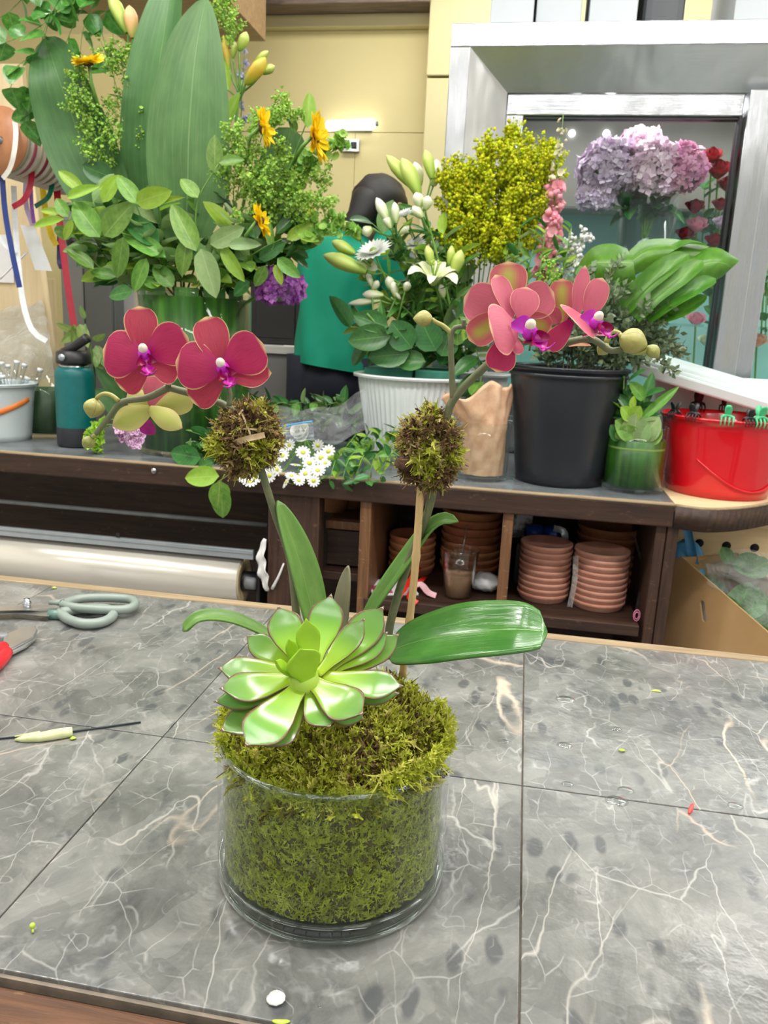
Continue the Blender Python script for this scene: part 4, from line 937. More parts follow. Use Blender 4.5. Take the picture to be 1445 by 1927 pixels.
holed(ou, hole, Mx, .004, 'front_wall', M_card, box)
for nm, p0, p1 in (('side_wall', (-.001, 0), (.003, 0)), ('side_wall', (W0-.003, 0), (W0+.001, 0))):
    MB().box((p0[0], -H0, .004), (p1[0], -.002, .17), M=Mx).build(nm, M_card, box, smooth=False)
MB().box((0, -H0, .17), (W0, -.002, .174), M=Mx).build('back_wall', M_card, box, smooth=False)
MB().box((-.04, -H0-.004, 0), (W0, -H0, .174), M=Mx).build('floor_panel', M_card, box, smooth=False)
hp = xf(Mx, [(hx, hz-.005, .03)])[0]
MB().box((hx-.05, hz-.05, .02), (hx+.05, hz+.05, .022), M=Mx).build('inner_sheet', M_paper, box, smooth=False)
# blue tape and blue bag
M_btape = mat('blue_plastic', (.06, .30, .62), (.10, .40, .72), 20, .35)
Q = cr([ony(1292, 984, 1.90), ony(1297, 1010, 1.895), ony(1302, 1035, 1.89), ony(1308, 1062, 1.89)], 10)
MB().blade(Q, np.full(10, .010), A(-.5, -1, 0), 5, .4).build('blue_strap', M_btape, label='blue plastic strap hanging against the pegboard', cat='strap')
crumple('blue_bag', 'light blue plastic bag tucked behind the cardboard box', 'bag', ony(1276, 1120, 1.93), (.05, .03, .06), M_btape, 12)
# leafy plant sleeve in the box
rg = random.Random(5)
M_fol = leafmat('box_foliage', (.05, .17, .03), (.12, .30, .06), (.25, .4, .15), .05, rand=.35)
LF = leaf_mesh('leaf', M_fol, 1, .24, .6, .7, .3, .2); LFw = leaf_mesh('leaf', M_fol, 1, .4, .7, .7, .3, .2)
pl = thing('wrapped_plant', 'bunch of green leaves in a clear plastic sleeve inside the cardboard box', 'plant', xf(Mx, [(.2, -.35, .12)])[0])
for i in range(80):
    b = xf(Mx, [(rg.uniform(.06, .26), rg.uniform(-.24, -.12), rg.uniform(.07, .14))])[0]; e = b+A(rg.uniform(-.03, .05), rg.uniform(-.03, .04), rg.uniform(.05, .11)); put_leaf(LFw if i % 3 else LF, 'leaf', pl, b, e, nrm(A(rg.uniform(-.6, .6), -1, rg.uniform(0, 1))))
for b, e in (((1372, 1062, 1.84), (1362, 1030, 1.84)), ((1440, 1070, 1.85), (1380, 1056, 1.85)), ((1400, 1080, 1.84), (1450, 1056, 1.84)), ((1390, 1150, 1.72), (1440, 1140, 1.70)), ((1440, 1130, 1.72), (1392, 1158, 1.70))):
    put_leaf(LFw, 'leaf', pl, ony(*b), ony(*e), nrm(A(.2, -1, .5)))
MB().tube([xf(Mx, [(.2, -.40, .12)])[0], xf(Mx, [(.2, -.2, .12)])[0]], .006, 8).build('stem', M_stem, pl)
M_sleeve = filmmat('plant_sleeve', (.9, .94, .92), .16, (.8, .85, .84), .12, 16)
sp_ = [ony(u, v, Y) for u, v, Y in ((1312, 1062, 1.83), (1350, 1046, 1.84), (1400, 1040, 1.84), (1470, 1050, 1.85))]; sq_ = [ony(u, v, Y) for u, v, Y in ((1330, 1090, 1.78), (1380, 1120, 1.72), (1420, 1170, 1.66), (1470, 1200, 1.62))]
mb = MB(); rows = []
for s_ in np.linspace(0, 1, 9): rows.append(cr([(1-s_)*a+s_*b+A(0, -.03, .02)*math.sin(math.pi*s_)+A(0, .012, .008)*math.sin(s_*17+i) for i, (a, b) in enumerate(zip(sp_, sq_))], 14))
V = np.concatenate(rows); mb.add(V, [(i*14+j, i*14+j+1, (i+1)*14+j+1, (i+1)*14+j) for i in range(8) for j in range(13)]); mb.build('sleeve', M_sleeve, pl)
# ------------------------------------------------------------------ containers on the back counter
rg = random.Random(11); nr = np.random.default_rng(21)
M_lin = leafmat('vase_lining_leaf', (.012, .09, .006), (.04, .17, .014), (.12, .30, .04), .03, 'par', .35, .35, 0., rand=.1)
t = T('leaf_lining'); n_ = t.noise(t.coord('Object', (22, 22, 1.2)), 3, 4).outputs[0]
M_lining = t.surf(t.ramp(n_, [(.32, (.010, .055, .004)), (.55, (.035, .15, .010)), (.75, (.10, .27, .025))]), .35)
M_cg = glassmat('counter_glass', (.97, .985, .98), .8, .015)
def glass_cyl(name, label, base_front_px, rpx, top_v, lining=None, z=ST, lin_frac=.85, cat='vase', cxpx=None, Yfront=None):
    bf = onz(*base_front_px, z); Yf = bf[1] if Yfront is None else Yfront
    u = depth(bf)*1.04/FPX; r = rpx*u; c = A(ony(cxpx or base_front_px[0], base_front_px[1], Yf+r)[0], Yf+r, z); h = ony(c is not None and (cxpx or base_front_px[0]), top_v, Yf)[2]-z
    o = thing(name, label, cat, c)
    MB().lathe([(.001, .001), (r*.97, .001), (r, .006), (r, h-.002), (r-.002, h), (r-.004, h-.002), (r-.004, .012), (.001, .012)], c, 56).build('glass', M_cg, o)
    if lining: MB().lathe([(.001, .014), (r-.006, .014), (r-.006, h*lin_frac), (r-.010, h*lin_frac), (r-.010, .018), (.001, .018)], c, 56).build('lining', lining, o)
    return o, c, r, h
def bucket(name, label, px, Yc, rt, rb, vtop, vbot, m, flutes=0, lip=.006, rims=1, cat='bucket', z=ST):
    """tapered bucket; radii in pixels at its own depth, axis through pixel column px"""
    c = ony(px, vbot, Yc); c[2] = z; u = pxm(c); R, r = rt*u, rb*u; h = ony(px, vtop, Yc)[2]-z; o = thing(name, label, cat, c)
    seg = max(56, flutes*6); th = np.linspace(0, 2*math.pi, seg, endpoint=False); V = []; zs_ = np.linspace(0, h, 10)
    rows = [(r+(R-r)*z_/h, z_, 1. if .03*h < z_ < .9*h else 0.) for z_ in zs_]
    rows = [(.001, 0, 0)]+rows+[(R+lip, h, 0), (R+lip, h+.004, 0), (R-.002, h+.005, 0)]+[(r+(R-r)*z_/h-.004, z_, 0) for z_ in zs_[::-3]]+[(.001, .004, 0)]
    for rr_, z_, fl in rows:
        k = rr_*(1+(.012*fl*np.sign(np.sin(th*flutes))*np.abs(np.sin(th*flutes))**.5 if flutes else 0*th)); V.append(np.stack([c[0]+k*np.cos(th), c[1]+k*np.sin(th), np.full(seg, c[2]+z_)], 1))
    F = [(i*seg+j, i*seg+(j+1) % seg, (i+1)*seg+(j+1) % seg, (i+1)*seg+j) for i in range(len(rows)-1) for j in range(seg)]
    MB().add(np.concatenate(V), F).build('body', m, o)
    for k in range(rims):
        zz = h-.014*k; MB().lathe([(R*(1-.02*k)+.001, zz-.004), (R*(1-.02*k)+lip, zz-.003), (R*(1-.02*k)+lip, zz+.003), (R*(1-.02*k), zz+.005)], c, 56).build('rim', m, o)
    return o, c, R, h
big, bc, bR, bH = glass_cyl('tall_glass_vase', 'large leaf-lined glass cylinder vase holding the tall green arrangement', (368, 866), 106, 548, M_lining, lin_frac=.97)
# broad leaves rolled inside the big vase
M_asp = leafmat('aspidistra', (.062, .155, .045), (.095, .215, .065), (.24, .36, .15), .02, 'par', .16, .45, .15, rand=.12, ribamt=.5)
for k, a in enumerate((-2.4, -1.9, -1.3, -.8, -.3)):
    b = bc+A(math.cos(a), math.sin(a), 0)*(bR-.0085)+A(0, 0, .02)
    MB().blade(np.linspace(b, b+A(.0, 0, bH*.97), 8), np.full(8, .028), A(math.cos(a), math.sin(a), 0), 5, -.15).build('lining_leaf', M_lin, big)
M_wb = mat('white_bucket', (.72, .77, .77), (.78, .82, .82), 8, .35); M_bb = mat('black_bucket', (.013, .016, .022), (.018, .021, .028), 8, .3); M_rb = mat('red_bucket', (.62, .004, .012), (.66, .008, .018), 8, .2, Coat_Weight=.4)
b1, b1c, b1R, b1h = bucket('white_bucket', 'small white bucket with an orange strap at the left end of the counter', -3, 1.90, 70, 58, 722, 822, mat('pale_bucket', (.50, .56, .57), (.56, .62, .62), 8, .35))
Q = []
for k in range(12):
    a = math.radians(-150+148*k/11); f_ = .12+.64*k/11; r_ = b1R*(58+12*f_)/70+.0025; Q.append(b1c+A(r_*math.cos(a), r_*math.sin(a), b1h*f_))
MB().blade(np.array(Q), np.linspace(.009, .006, 12), np.array([nrm(q-b1c-A(0, 0, q[2]-b1c[2])) for q in Q]), 3, 0.).build('strap', mat('orange_strap', (.75, .17, .02), (.82, .24, .04), 20, .45), b1, solid=.002)
# clear flower tubes standing in the small bucket
for i in range(14):
    a = rg.uniform(0, 6.28); r_ = rg.uniform(.2, .8)*b1R; p0 = b1c+A(r_*math.cos(a), r_*math.sin(a), .06); p1 = p0+A(rg.uniform(-.02, .04), rg.uniform(-.02, .02), rg.uniform(.09, .14))
    ft = thing('flower_tube', 'clear plastic flower tube standing in the small white bucket', 'tube', p0, 'flower tubes in the small bucket')
    MB().tube([p0, p1], .006, 8).build('tube', glassmat('tube_plastic', (.9, .93, .94), 2.2, .08), ft); MB().tube([p1, p1+nrm(p1-p0)*.008], .0075, 8).build('cap', mat('tube_cap', (.7, .74, .75), rough=.3), ft)
glass_cyl('glass_vase', 'low dark leaf-lined glass vase behind the teal bottle', (86, 822), 52, 715, mat('dark_lining', (.012, .045, .008), (.03, .08, .012), 20, .4, stretch=(20, 20, 1)), lin_frac=.8, cxpx=96, Yfront=1.93)
# ---- teal bottle
c = onz(147, 845, ST); c = A(ony(146, 845, 1.88)[0], 1.88, ST); u = pxm(c); bt = thing('water_bottle', 'teal insulated water bottle with a black flip straw lid', 'bottle', c)
M_tl = mat('teal_powder_coat', (.0, .115, .115), (.0, .13, .13), 60, .38, bump=.1, bscale=900); r = 35.5*u
H = ony(144, 690, 1.88)[2]-ST
MB().lathe([(.001, .0), (r*.9, .0), (r*.99, .006), (r*1.0, .05)], c, 44).build('boot', mat('charcoal_silicone', (.022, .024, .032), (.03, .032, .04), 30, .6), bt)
MB().lathe([(r*.985, .05), (r*.985, H*.88), (r*.95, H*.95), (r*.82, H*.995), (r*.72, H)], c, 44).build('flask', M_tl, bt)
MB().lathe([(r*.70, H-.003), (r*.70, H+.010), (r*.6, H+.010)], c, 36).build('neck_ring', M_steel, bt)
MB().lathe([(r*.4, H+.006), (r*.86, H+.008), (r*.88, H+.012), (r*.86, H+.036), (r*.7, H+.040), (.001, H+.040)], c, 36).build('lid', M_blk, bt)
lid = bt.children[-1]
q = [c+A(-.5*r, -.2*r, H+.034), c+A(.1*r, -.3*r, H+.046), c+A(.55*r, -.3*r, H+.060), c+A(1.0*r, -.3*r, H+.074)]
MB().tube(cr(q, 10), np.linspace(.010, .012, 10), 10).build('mouthpiece', M_blk, bt)
MB().lathe([(.001, 0), (.0085, 0), (.0085, -.004), (.001, -.005)], c+A(-.10*r, -.90*r, H+.024), 18, M=frame((0, 0, 0), (0, 1, 0))).build('pivot', M_alu, bt)
# ---- white fluted buckets, foam bricks
fb, fbc, fbR, fbh = bucket('white_bucket', 'white fluted bucket carrying green floral foam bricks', 774, 2.09, 106, 79, 708, 856, M_wb, flutes=60, lip=.012)
M_foam = mat('floral_foam', (.045, .23, .16), (.065, .28, .20), 40, .9, bump=.3, bscale=500)
for i, (u0, u1, v0, v1, dy, lb) in enumerate(((684, 776, 684, 708, -.05, 'dark green floral foam brick on the white bucket, left'), (780, 862, 688, 710, -.055, 'dark green floral foam brick on the white bucket, right'), (700, 850, 681, 695, .05, 'dark green floral foam brick at the back of the white bucket'))):
    Yk = fbc[1]+dy; a, b = ony(u0, v1, Yk), ony(u1, v0, Yk); z_ = fbc[2]+fbh
    bx('foam_brick', (a[0], Yk, z_-.018), (b[0], Yk+.085, z_+.020), M_foam, label=lb, cat='foam brick', group='foam bricks on the bucket', bevel=.004)
fb2, fb2c, fb2R, fb2h = bucket('white_bucket', 'white fluted bucket half hidden behind the black one, holding the lilies', 893, 2.205, 52, 40, 704, 840, M_wb, flutes=48, lip=.010)
# ---- glass tumbler with peach tissue
tg, tc, tR, tH = glass_cyl('glass_tumbler', 'short clear glass stuffed with peach tissue paper', (905, 909), 47, 798)
M_tis = mat('peach_tissue', (.70, .42, .25), (.84, .58, .38), 45, .7, transl=.2, bump=.8, bscale=35)
def tissue(label):
    mb = MB(); seg, n = 60, 26; V = []
    for i in range(n):
        s_ = i/(n-1); z_ = .014+s_*(tH+.045); r_ = (tR-.009)*(1 if z_ < tH*.9 else 1+.22*(z_-tH*.9)/.06)
        for j in range(seg):
            a = 2*math.pi*j/seg; k = 1+.05*math.sin(a*7+s_*9)+.05*math.sin(a*13-s_*14)+(.12*math.sin(a*3+1)+.1*math.sin(a*8))*max(0, s_-.65)
            k = min(k, 1.0) if z_ < tH+.004 else k
            zz = z_+(.030*math.sin(a+2.6)+.016*math.sin(a*2+2.4)+.014*math.sin(a*5+1))*max(0, s_-.55)*1.8
            V.append((tc[0]+r_*k*math.cos(a)*(1+.5*max(0, s_-.55))-.07*max(0, s_-.6), tc[1]+r_*k*math.sin(a), tc[2]+zz))
    for i in range(8):
        for j in range(seg):
            a = 2*math.pi*j/seg; q = V[(n-1)*seg+j]; s_ = (i+1)/8; V.append((q[0]*(1-s_)+tc[0]*s_, q[1]*(1-s_)+tc[1]*s_, q[2]*(1-s_)+(tc[2]+tH-.02+.02*math.sin(a*6+s_*8))*s_))
    F = [(i*seg+j, i*seg+(j+1) % seg, (i+1)*seg+(j+1) % seg, (i+1)*seg+j) for i in range(n+7) for j in range(seg)]
    return mb.add(V, F).build('tissue_paper', M_tis, label=label, cat='tissue paper')
tissue('crumpled peach tissue paper rising out of the short glass')
# ---- black bucket, leaf-lined glass, red bucket
kb, kc, kR, kh = bucket('black_bucket', 'tall black plastic bucket holding eucalyptus and split leaves', 1050, 1.905, 106, 80, 692, 905, M_bb, lip=.004, rims=2)
lg, lc, lR, lH = glass_cyl('glass_vase', 'leaf-lined glass cylinder between the black and red buckets', (1186, 931), 57, 806, M_lining, lin_frac=.80)
MB().lathe([(lR-.0058, lH*.66), (lR-.0055, lH*.67), (lR-.0055, lH*.685), (lR-.0058, lH*.69)], lc, 48).build('leaf_rib', mat('pale_rib', (.25, .42, .08), rough=.4), lg)
rbk, rc_, rR, rh = bucket('red_bucket', 'shiny red plastic bucket with hair claws clipped on its rim', 1346, 1.925, 112, 90, 784, 922, M_rb, lip=.004)
Q = []
for k in range(26):
    a = math.radians(-125+125*k/25); s_ = math.sin(math.pi*k/25); zf = .5-.38*s_; Rr_ = rR*(.82+.18*zf)+.001; Q.append(rc_+A(Rr_*math.cos(a), Rr_*math.sin(a), rh*zf))
MB().tube(Q, .0022, 8).build('handle', M_rb, rbk)
def claw(px, v, ang, m, label, s=1., up=.006):
    """small hair claw: two combs of teeth on a spring hinge, gripping the rim"""
    a = math.radians(ang); c = rc_+A((rR+.002)*math.cos(a), (rR+.002)*math.sin(a), rh+up); o = thing('hair_claw', label, 'claw clip', c, None)
    tg_ = A(-math.sin(a), math.cos(a), 0); rd = A(math.cos(a), math.sin(a), 0)
    for sd in (-1, 1):
        mb = MB()
        mb.tube(cr([c+tg_*x*.010*s+rd*sd*.004*s+A(0, 0, .008*s-.004*s*x*x) for x in np.linspace(-1, 1, 6)], 8), .0022*s, 6)
        for x in (-.9, -.3, .3, .9):
            b = c+tg_*x*.010*s+rd*sd*.004*s+A(0, 0, .006*s); mb.tube(cr([b, b+rd*sd*.006*s-A(0, 0, .007*s), b+rd*sd*.003*s-A(0, 0, .015*s)], 6), np.linspace(.0018, .0009, 6)*s, 5)
        mb.build('jaw', m, o)
        mb = MB(); b = c+rd*sd*.003*s+A(0, 0, .008*s); mb.blade(cr([b, b+A(0, 0, .008*s)+rd*sd*.002*s, b+A(0, 0, .016*s)+rd*sd*.006*s], 6), np.array([.004, .005, .0055, .0055, .005, .003])*s, rd*sd, 3, .2); mb.build('grip', m, o, solid=.0015)
M_grn = mat('mint_plastic', (.10, .62, .30), (.16, .72, .38), 40, .25, transl=.3)
for ang, m, lb, s in ((-152, M_blk, 'black hair claw on the red bucket rim, first from the left', 1.1), (-131, M_blk, 'black hair claw on the red bucket rim beside the lone green claw', 1.2), (-102, M_grn, 'lone mint green hair claw on the red bucket rim', 1.3), (-84, M_blk, 'black hair claw on the rim just left of the three green claws', 1.1), (-75, M_grn, 'mint green hair claw on the red rim, left of the trio', 1.4), (-58, M_grn, 'mint green hair claw on the red rim, middle of the trio', 1.5), (-48, M_grn, 'mint green hair claw on the red rim, right of the trio', 1.4), (-36, M_blk, 'black hair claw on the red bucket rim, last at the right', 1.2), (105, M_blk, 'black hair claw on the far side of the red rim', 1.4), (80, M_blk, 'small black hair claw on the far rim under the lid', 1.)):
    claw(0, 0, ang, m, lb, s, .010 if ang > 0 else .006)
# ---- white foam box with its lid askew
M_sty = mat('white_foam', (.62, .66, .66), (.68, .72, .72), 60, .6, bump=.1, bscale=400)
a = ony(1226, 780, 2.10); bxo = thing('foam_box', 'white polystyrene box standing behind the red bucket', 'box', (a[0]+.2, 2.15, ST))
zt = ony(1330, 712, 2.10)[2]
bx('front', (a[0], 2.10, ST), (a[0]+.46, 2.125, zt), M_sty, bxo, bevel=.004); bx('back', (a[0], 2.215, ST), (a[0]+.46, 2.24, zt), M_sty, bxo, bevel=.004)
for x in (a[0], a[0]+.435): bx('end', (x, 2.125, ST), (x+.025, 2.215, zt), M_sty, bxo, bevel=.003)
P0, P1 = ony(1196, 690, 1.99), ony(1470, 772, 1.99); L = np.linalg.norm(P1-P0); M = frame(P0, nrm(np.cross(P1-P0, A(0, 1, .12))), nrm(P1-P0))
lidm = mat('lid_plastic', (.66, .76, .75), (.70, .80, .79), 10, .35)
ld = thing('box_lid', 'translucent white lid lying aslant over the red bucket', 'lid', P0)
sg = 1 if M[2, 2] > 0 else -1
MB().box((0, 0, 0), (L, .26*sg if False else .26, .020), M=M).build('panel', lidm, ld, smooth=False, bevel=.006)
MB().box((-.006, -.010, -.016), (L+.006, .002, .012), M=M).build('flange', lidm, ld, smooth=False, bevel=.005)
# ------------------------------------------------------------------ cut flowers
M_gst = mat('green_stem', (.10, .24, .04), (.16, .32, .06), 40, .5)
M_sal = leafmat('salal_leaf', (.11, .27, .035), (.19, .38, .06), (.40, .55, .20), .05, 'pin', .10, .36, .3, rand=.22, hue=.015, back=(.27, .42, .16))
M_sald = leafmat('salal_leaf_dark', (.03, .13, .03), (.05, .19, .04), (.18, .34, .12), .04, 'pin', .10, .28, .15, rand=.25)
M_salp = leafmat('salal_leaf_pale', (.26, .42, .15), (.33, .48, .20), (.5, .62, .35), .05, 'pin', .08, .4, .3, rand=.12)
M_lime = leafmat('lime_leaf', (.28, .48, .04), (.36, .56, .07), (.5, .62, .2), .05, 'pin', .08, .36, .35, rand=.12)
LS = {k: leaf_mesh('leaf', m, 1, .27, .55, .75, .28, .10) for k, m in (('s', M_sal), ('d', M_sald), ('p', M_salp), ('l', M_lime))}
def pleaf(par, b, e, wpx, k='s', Y=1.8, dY=.0, upx=None):
    """one leaf from pixel b to pixel e"""
    B, E = ony(*b, Y+dY), ony(*e, Y); Lp = math.hypot(e[0]-b[0], e[1]-b[1])
    up = nrm(tocam(B)+A(rg.uniform(-.4, .4), 0, rg.uniform(-.1, .6))) if upx is None else upx
    return put_leaf(LS[k], 'leaf', par, B, E, up, (wpx/Lp)/.54)
def branch(label, cat, group, pts, leaves=(), nrand=0, kinds='sd', size=(.045, .075), r=.0028, name='leafy_branch', spread=.9, mstem=None, w=1.0, lm=None, tfrom=.25):
    Q = cr([ony(*p) for p in pts], 24); o = thing(name, label, cat, Q[0], group)
    MB().tube(Q, np.linspace(r, r*.45, 24), 6).build('stem', mstem or M_gst, o)
    for lf in leaves: pleaf(o, *lf)
    for i in range(nrand):
        k = int(24*(tfrom+(1-tfrom)*(i+rg.random())/nrand)); k = min(k, 23); Tn = nrm(Q[min(k+1, 23)]-Q[max(k-1, 0)])
        sd = nrm(np.cross(Tn, nr.normal(size=3))); d = nrm(Tn*.55+sd*spread); L = rg.uniform(*size)
        B = Q[k]; up = nrm(A(0, -.35, .8)+nr.normal(size=3)*.5)
        put_leaf(lm or LS[kinds[i % len(kinds)]], 'leaf', o, B, B+d*L, up, w)
    return o
# -- tall arrangement: three broad blades
def blade_leaf(label, pts, wpx, up, m, a=.75, b=.42, name='broad_leaf', cup=.12, group=None, ruff=.0):
    Q = cr([ony(*p) for p in pts], 26); u = pxm(Q[13]); W = prof(26, a, b, .02, .15)*wpx*.5*u
    o = thing(name, label, 'leaf', Q[0], group)
    MB().blade(Q, W, nrm(up[0]*RT+up[1]*UP-up[2]*FW), 13, cup, .04, ruff).build('blade', m, o)
    MB().tube([Q[0]+A(0, 0, -.10), Q[0], Q[3]], [.003, .003, .001], 6).build('stalk', M_gst, o)
    return o
blade_leaf('broad upright dark green leaf in front, tallest at the centre of the tall vase', [(345, 470, 1.88), (352, 380, 1.87), (356, 240, 1.86), (368, 100, 1.87), (388, -6, 1.90)], 152, (.25, 0, 1), M_asp, .45, .72, cup=.22)
blade_leaf('broad upright dark green leaf half behind the front one, cut by the top edge', [(300, 460, 1.95), (285, 330, 1.94), (292, 180, 1.94), (312, 40, 1.95), (328, -70, 1.99)], 138, (-.55, 0, 1), M_asp, .5, .6, cup=.22)
blade_leaf('broad dark green leaf leaning left with a bent tip', [(235, 440, 1.93), (185, 340, 1.91), (140, 230, 1.90), (108, 140, 1.88), (86, 70, 1.92)], 138, (-.2, .1, 1), M_asp, .5, .62, cup=.22)
blade_leaf('broad dark green leaf standing behind the side sunflowers', [(500, 440, 1.98), (520, 350, 1.97), (548, 240, 1.97)], 84, (.35, 0, 1), M_asp)
G = 'leafy branches of the tall arrangement'
B_ = 'glossy green salad-leaf branch low in the tall glass vase'
branch('leafy branch reaching left from the tall vase towards the ribbons', 'branch', G, [(300, 540, 1.9), (220, 470, 1.85), (150, 420, 1.82), (115, 415, 1.80)],
       [((156, 359), (108, 318), 24, 'l', 1.80), ((126, 372), (184, 348), 20, 'l', 1.79), ((120, 412), (58, 424), 16, 'l', 1.79), ((128, 408), (104, 372), 26, 's', 1.80), ((136, 414), (120, 452), 16, 'l', 1.79), ((176, 506), (124, 464), 26, 's', 1.80), ((218, 522), (168, 508), 24, 's', 1.81), ((188, 446), (136, 376), 48, 's', 1.80), ((115, 402), (74, 394), 14, 'l', 1.8), ((180, 470), (140, 500), 24, 'd', 1.86)])
branch('leafy branch with broad bright leaves over the middle of the tall vase', 'branch', G, [(340, 560, 1.88), (290, 480, 1.84), (262, 400, 1.82), (240, 350, 1.80)],
       [((193, 380), (222, 329), 26, 'l', 1.78), ((260, 384), (220, 328), 34, 's', 1.78), ((256, 381), (321, 360), 36, 'l', 1.78), ((262, 390), (345, 368), 14, 'l', 1.79), ((196, 444), (248, 380), 46, 's', 1.79), ((300, 460), (228, 400), 42, 'd', 1.80), ((312, 484), (228, 436), 34, 's', 1.79), ((232, 446), (220, 524), 32, 's', 1.78), ((276, 486), (250, 550), 28, 's', 1.79), ((250, 548), (202, 556), 28, 'd', 1.80), ((216, 336), (150, 310), 40, 'd', 1.84), ((240, 340), (182, 352), 26, 'l', 1.8)])
branch('leafy branch climbing in front of the tallest broad leaf', 'branch', G, [(380, 560, 1.88), (370, 470, 1.82), (372, 380, 1.80), (410, 310, 1.79)],
       [((369, 472), (322, 380), 44, 's', 1.78), ((372, 372), (340, 334), 30, 's', 1.79), ((404, 325), (404, 252), 34, 's', 1.79), ((412, 306), (458, 298), 22, 's', 1.79), ((352, 450), (340, 520), 34, 's', 1.78), ((378, 468), (406, 560), 46, 'p', 1.77), ((396, 460), (458, 428), 34, 'p', 1.77), ((430, 462), (490, 458), 24, 'p', 1.77), ((418, 464), (458, 530), 28, 'l', 1.78), ((300, 540), (268, 522), 26, 's', 1.8), ((325, 540), (288, 496), 34, 's', 1.8), ((368, 480), (330, 470), 60, 'd', 1.84)])
branch('leafy branch leaning right from the tall vase above the purple bloom', 'branch', G, [(410, 560, 1.9), (450, 500, 1.86), (490, 470, 1.84), (530, 450, 1.84)],
       [((512, 470), (506, 416), 18, 's', 1.82), ((487, 488), (537, 456), 24, 'd', 1.82), ((522, 486), (564, 522), 26, 's', 1.82), ((518, 498), (530, 536), 18, 'l', 1.82), ((470, 530), (438, 556), 26, 'd', 1.83), ((500, 500), (480, 540), 24, 's', 1.82), ((560, 440), (600, 452), 20, 'l', 1.84), ((540, 450), (590, 420), 24, 'l', 1.85), ((520, 440), (560, 400), 26, 'd', 1.86), ((480, 450), (470, 400), 30, 'd', 1.86)])
for i, (u, v) in enumerate(((150, 420), (210, 400), (270, 420), (330, 420), (390, 400), (450, 420), (510, 430), (560, 420), (240, 500), (430, 510), (180, 480), (500, 500))):
    branch(B_, 'branch', G, [(330+(u-330)*.3, 560, 1.95), (330+(u-330)*.7, (v+560)/2, 1.93), (u, v-25, 1.90)], (), 12, 'dsds', (.05, .085), spread=1.1, tfrom=.3)
pleaf_o = branch('single pointed bright leaf rising beside the upper sunflower', 'branch', G, [(500, 440, 1.95), (550, 300, 1.94), (575, 235, 1.93)], [((578, 240), (584, 172), 30, 'l', 1.92), ((556, 250), (545, 212), 18, 's', 1.92), ((420, 250), (448, 170), 28, 'l', 1.95), ((430, 170), (420, 110), 18, 'l', 1.95)])
for i in range(10):
    u, v = ((130, 450), (175, 400), (215, 480), (255, 450), (300, 400), (345, 500), (395, 500), (440, 440), (470, 500), (300, 500))[i]
    branch('light green salal branch spreading over the rim of the tall vase', 'branch', 'light salal branches of the tall vase', [(340+(u-330)*.3, 560, 1.90), (330+(u-330)*.7, (v+560)/2, 1.86), (u, v-20, 1.83)], (), 12, 'slsp', (.05, .085), spread=1.1, tfrom=.4)
# -- fine green sprays
def tmp_leaf(L, w):   # small folded leaf pointing along +z
    return (np.array([[0, 0, 0], [w, .1*L, .45*L], [0, .05*L, L], [-w, .1*L, .45*L]])*1., [(0, 1, 2, 3)])
def tmp_bud(r):       # octahedral bud
    return (np.array([[0, 0, 0], [r, 0, r], [0, r, r], [-r, 0, r], [0, -r, r], [0, 0, 2*r]]), [(0, 1, 2), (0, 2, 3), (0, 3, 4), (0, 4, 1), (5, 2, 1), (5, 3, 2), (5, 4, 3), (5, 1, 4)])
def tmp_cup(r, n=5):  # little open bell
    V = [[0, 0, 0]]+[[r*math.cos(2*math.pi*k/n), r*math.sin(2*math.pi*k/n), r*.9] for k in range(n)]
    return np.array(V), [(0, 1+k, 1+(k+1) % n) for k in range(n)]
def fluff(name, label, cat, group, pts, tmps, n, rad, size, m, r=.002, taper=True, side=8, mstem=None, pname='florets', out=.8):
    """stem with side twigs carrying many tiny pieces"""
    Q = cr([ony(*p) for p in pts], 24); o = thing(name, label, cat, Q[0], group); mb = MB().tube(Q, np.linspace(r, r*.4, 24), 5)
    P, N = [], []
    for i in range(side):
        k = 8+int(15*i/side); Tn = nrm(Q[min(k+1, 23)]-Q[k-1]); sd = nrm(np.cross(Tn, nr.normal(size=3))); rr_ = rad*((1.15-.75*(k-8)/15) if taper else 1)
        tw = cr([Q[k], Q[k]+(Tn*.5+sd*.6)*rr_*.6, Q[k]+(Tn*.8+sd*.8)*rr_*1.1], 6); mb.tube(tw, np.linspace(r*.5, r*.25, 6), 4)
        m_ = n//(side+2); s_ = nr.random(m_)**.7*5; ii = np.minimum(s_.astype(int), 4); f_ = (s_-ii)[:, None]; q = tw[ii]*(1-f_)+tw[ii+1]*f_; d = nr.normal(size=(m_, 3)); P.append(q+d*rad*.07); N.append(d*out+Tn+sd*.5)
    m_ = n//(side+2)*2; k = nr.integers(10, 24, m_); d = nr.normal(size=(m_, 3)); P.append(Q[k]+d*rad*.09); N.append(d*out+nrm(Q[-1]-Q[0]))
    mb.build('stem', mstem or M_gst, o)
    P, N = np.concatenate(P), np.concatenate(N)
    MB().scatter(tmps, P, N, nr.uniform(size[0], size[1], len(P)), nr).build(pname, m, o, kind='stuff')
    return o
M_fine = mat('fine_green', (.30, .54, .07), (.44, .66, .13), 60, .5, transl=.3, var=.35, hue=.02)
M_bell = mat('bell_green', (.30, .56, .10), (.40, .66, .16), 60, .5, transl=.35, var=.25, hue=.02)
CUP = [tmp_cup(1.), tmp_bud(.7), tmp_leaf(1.6, .4)]
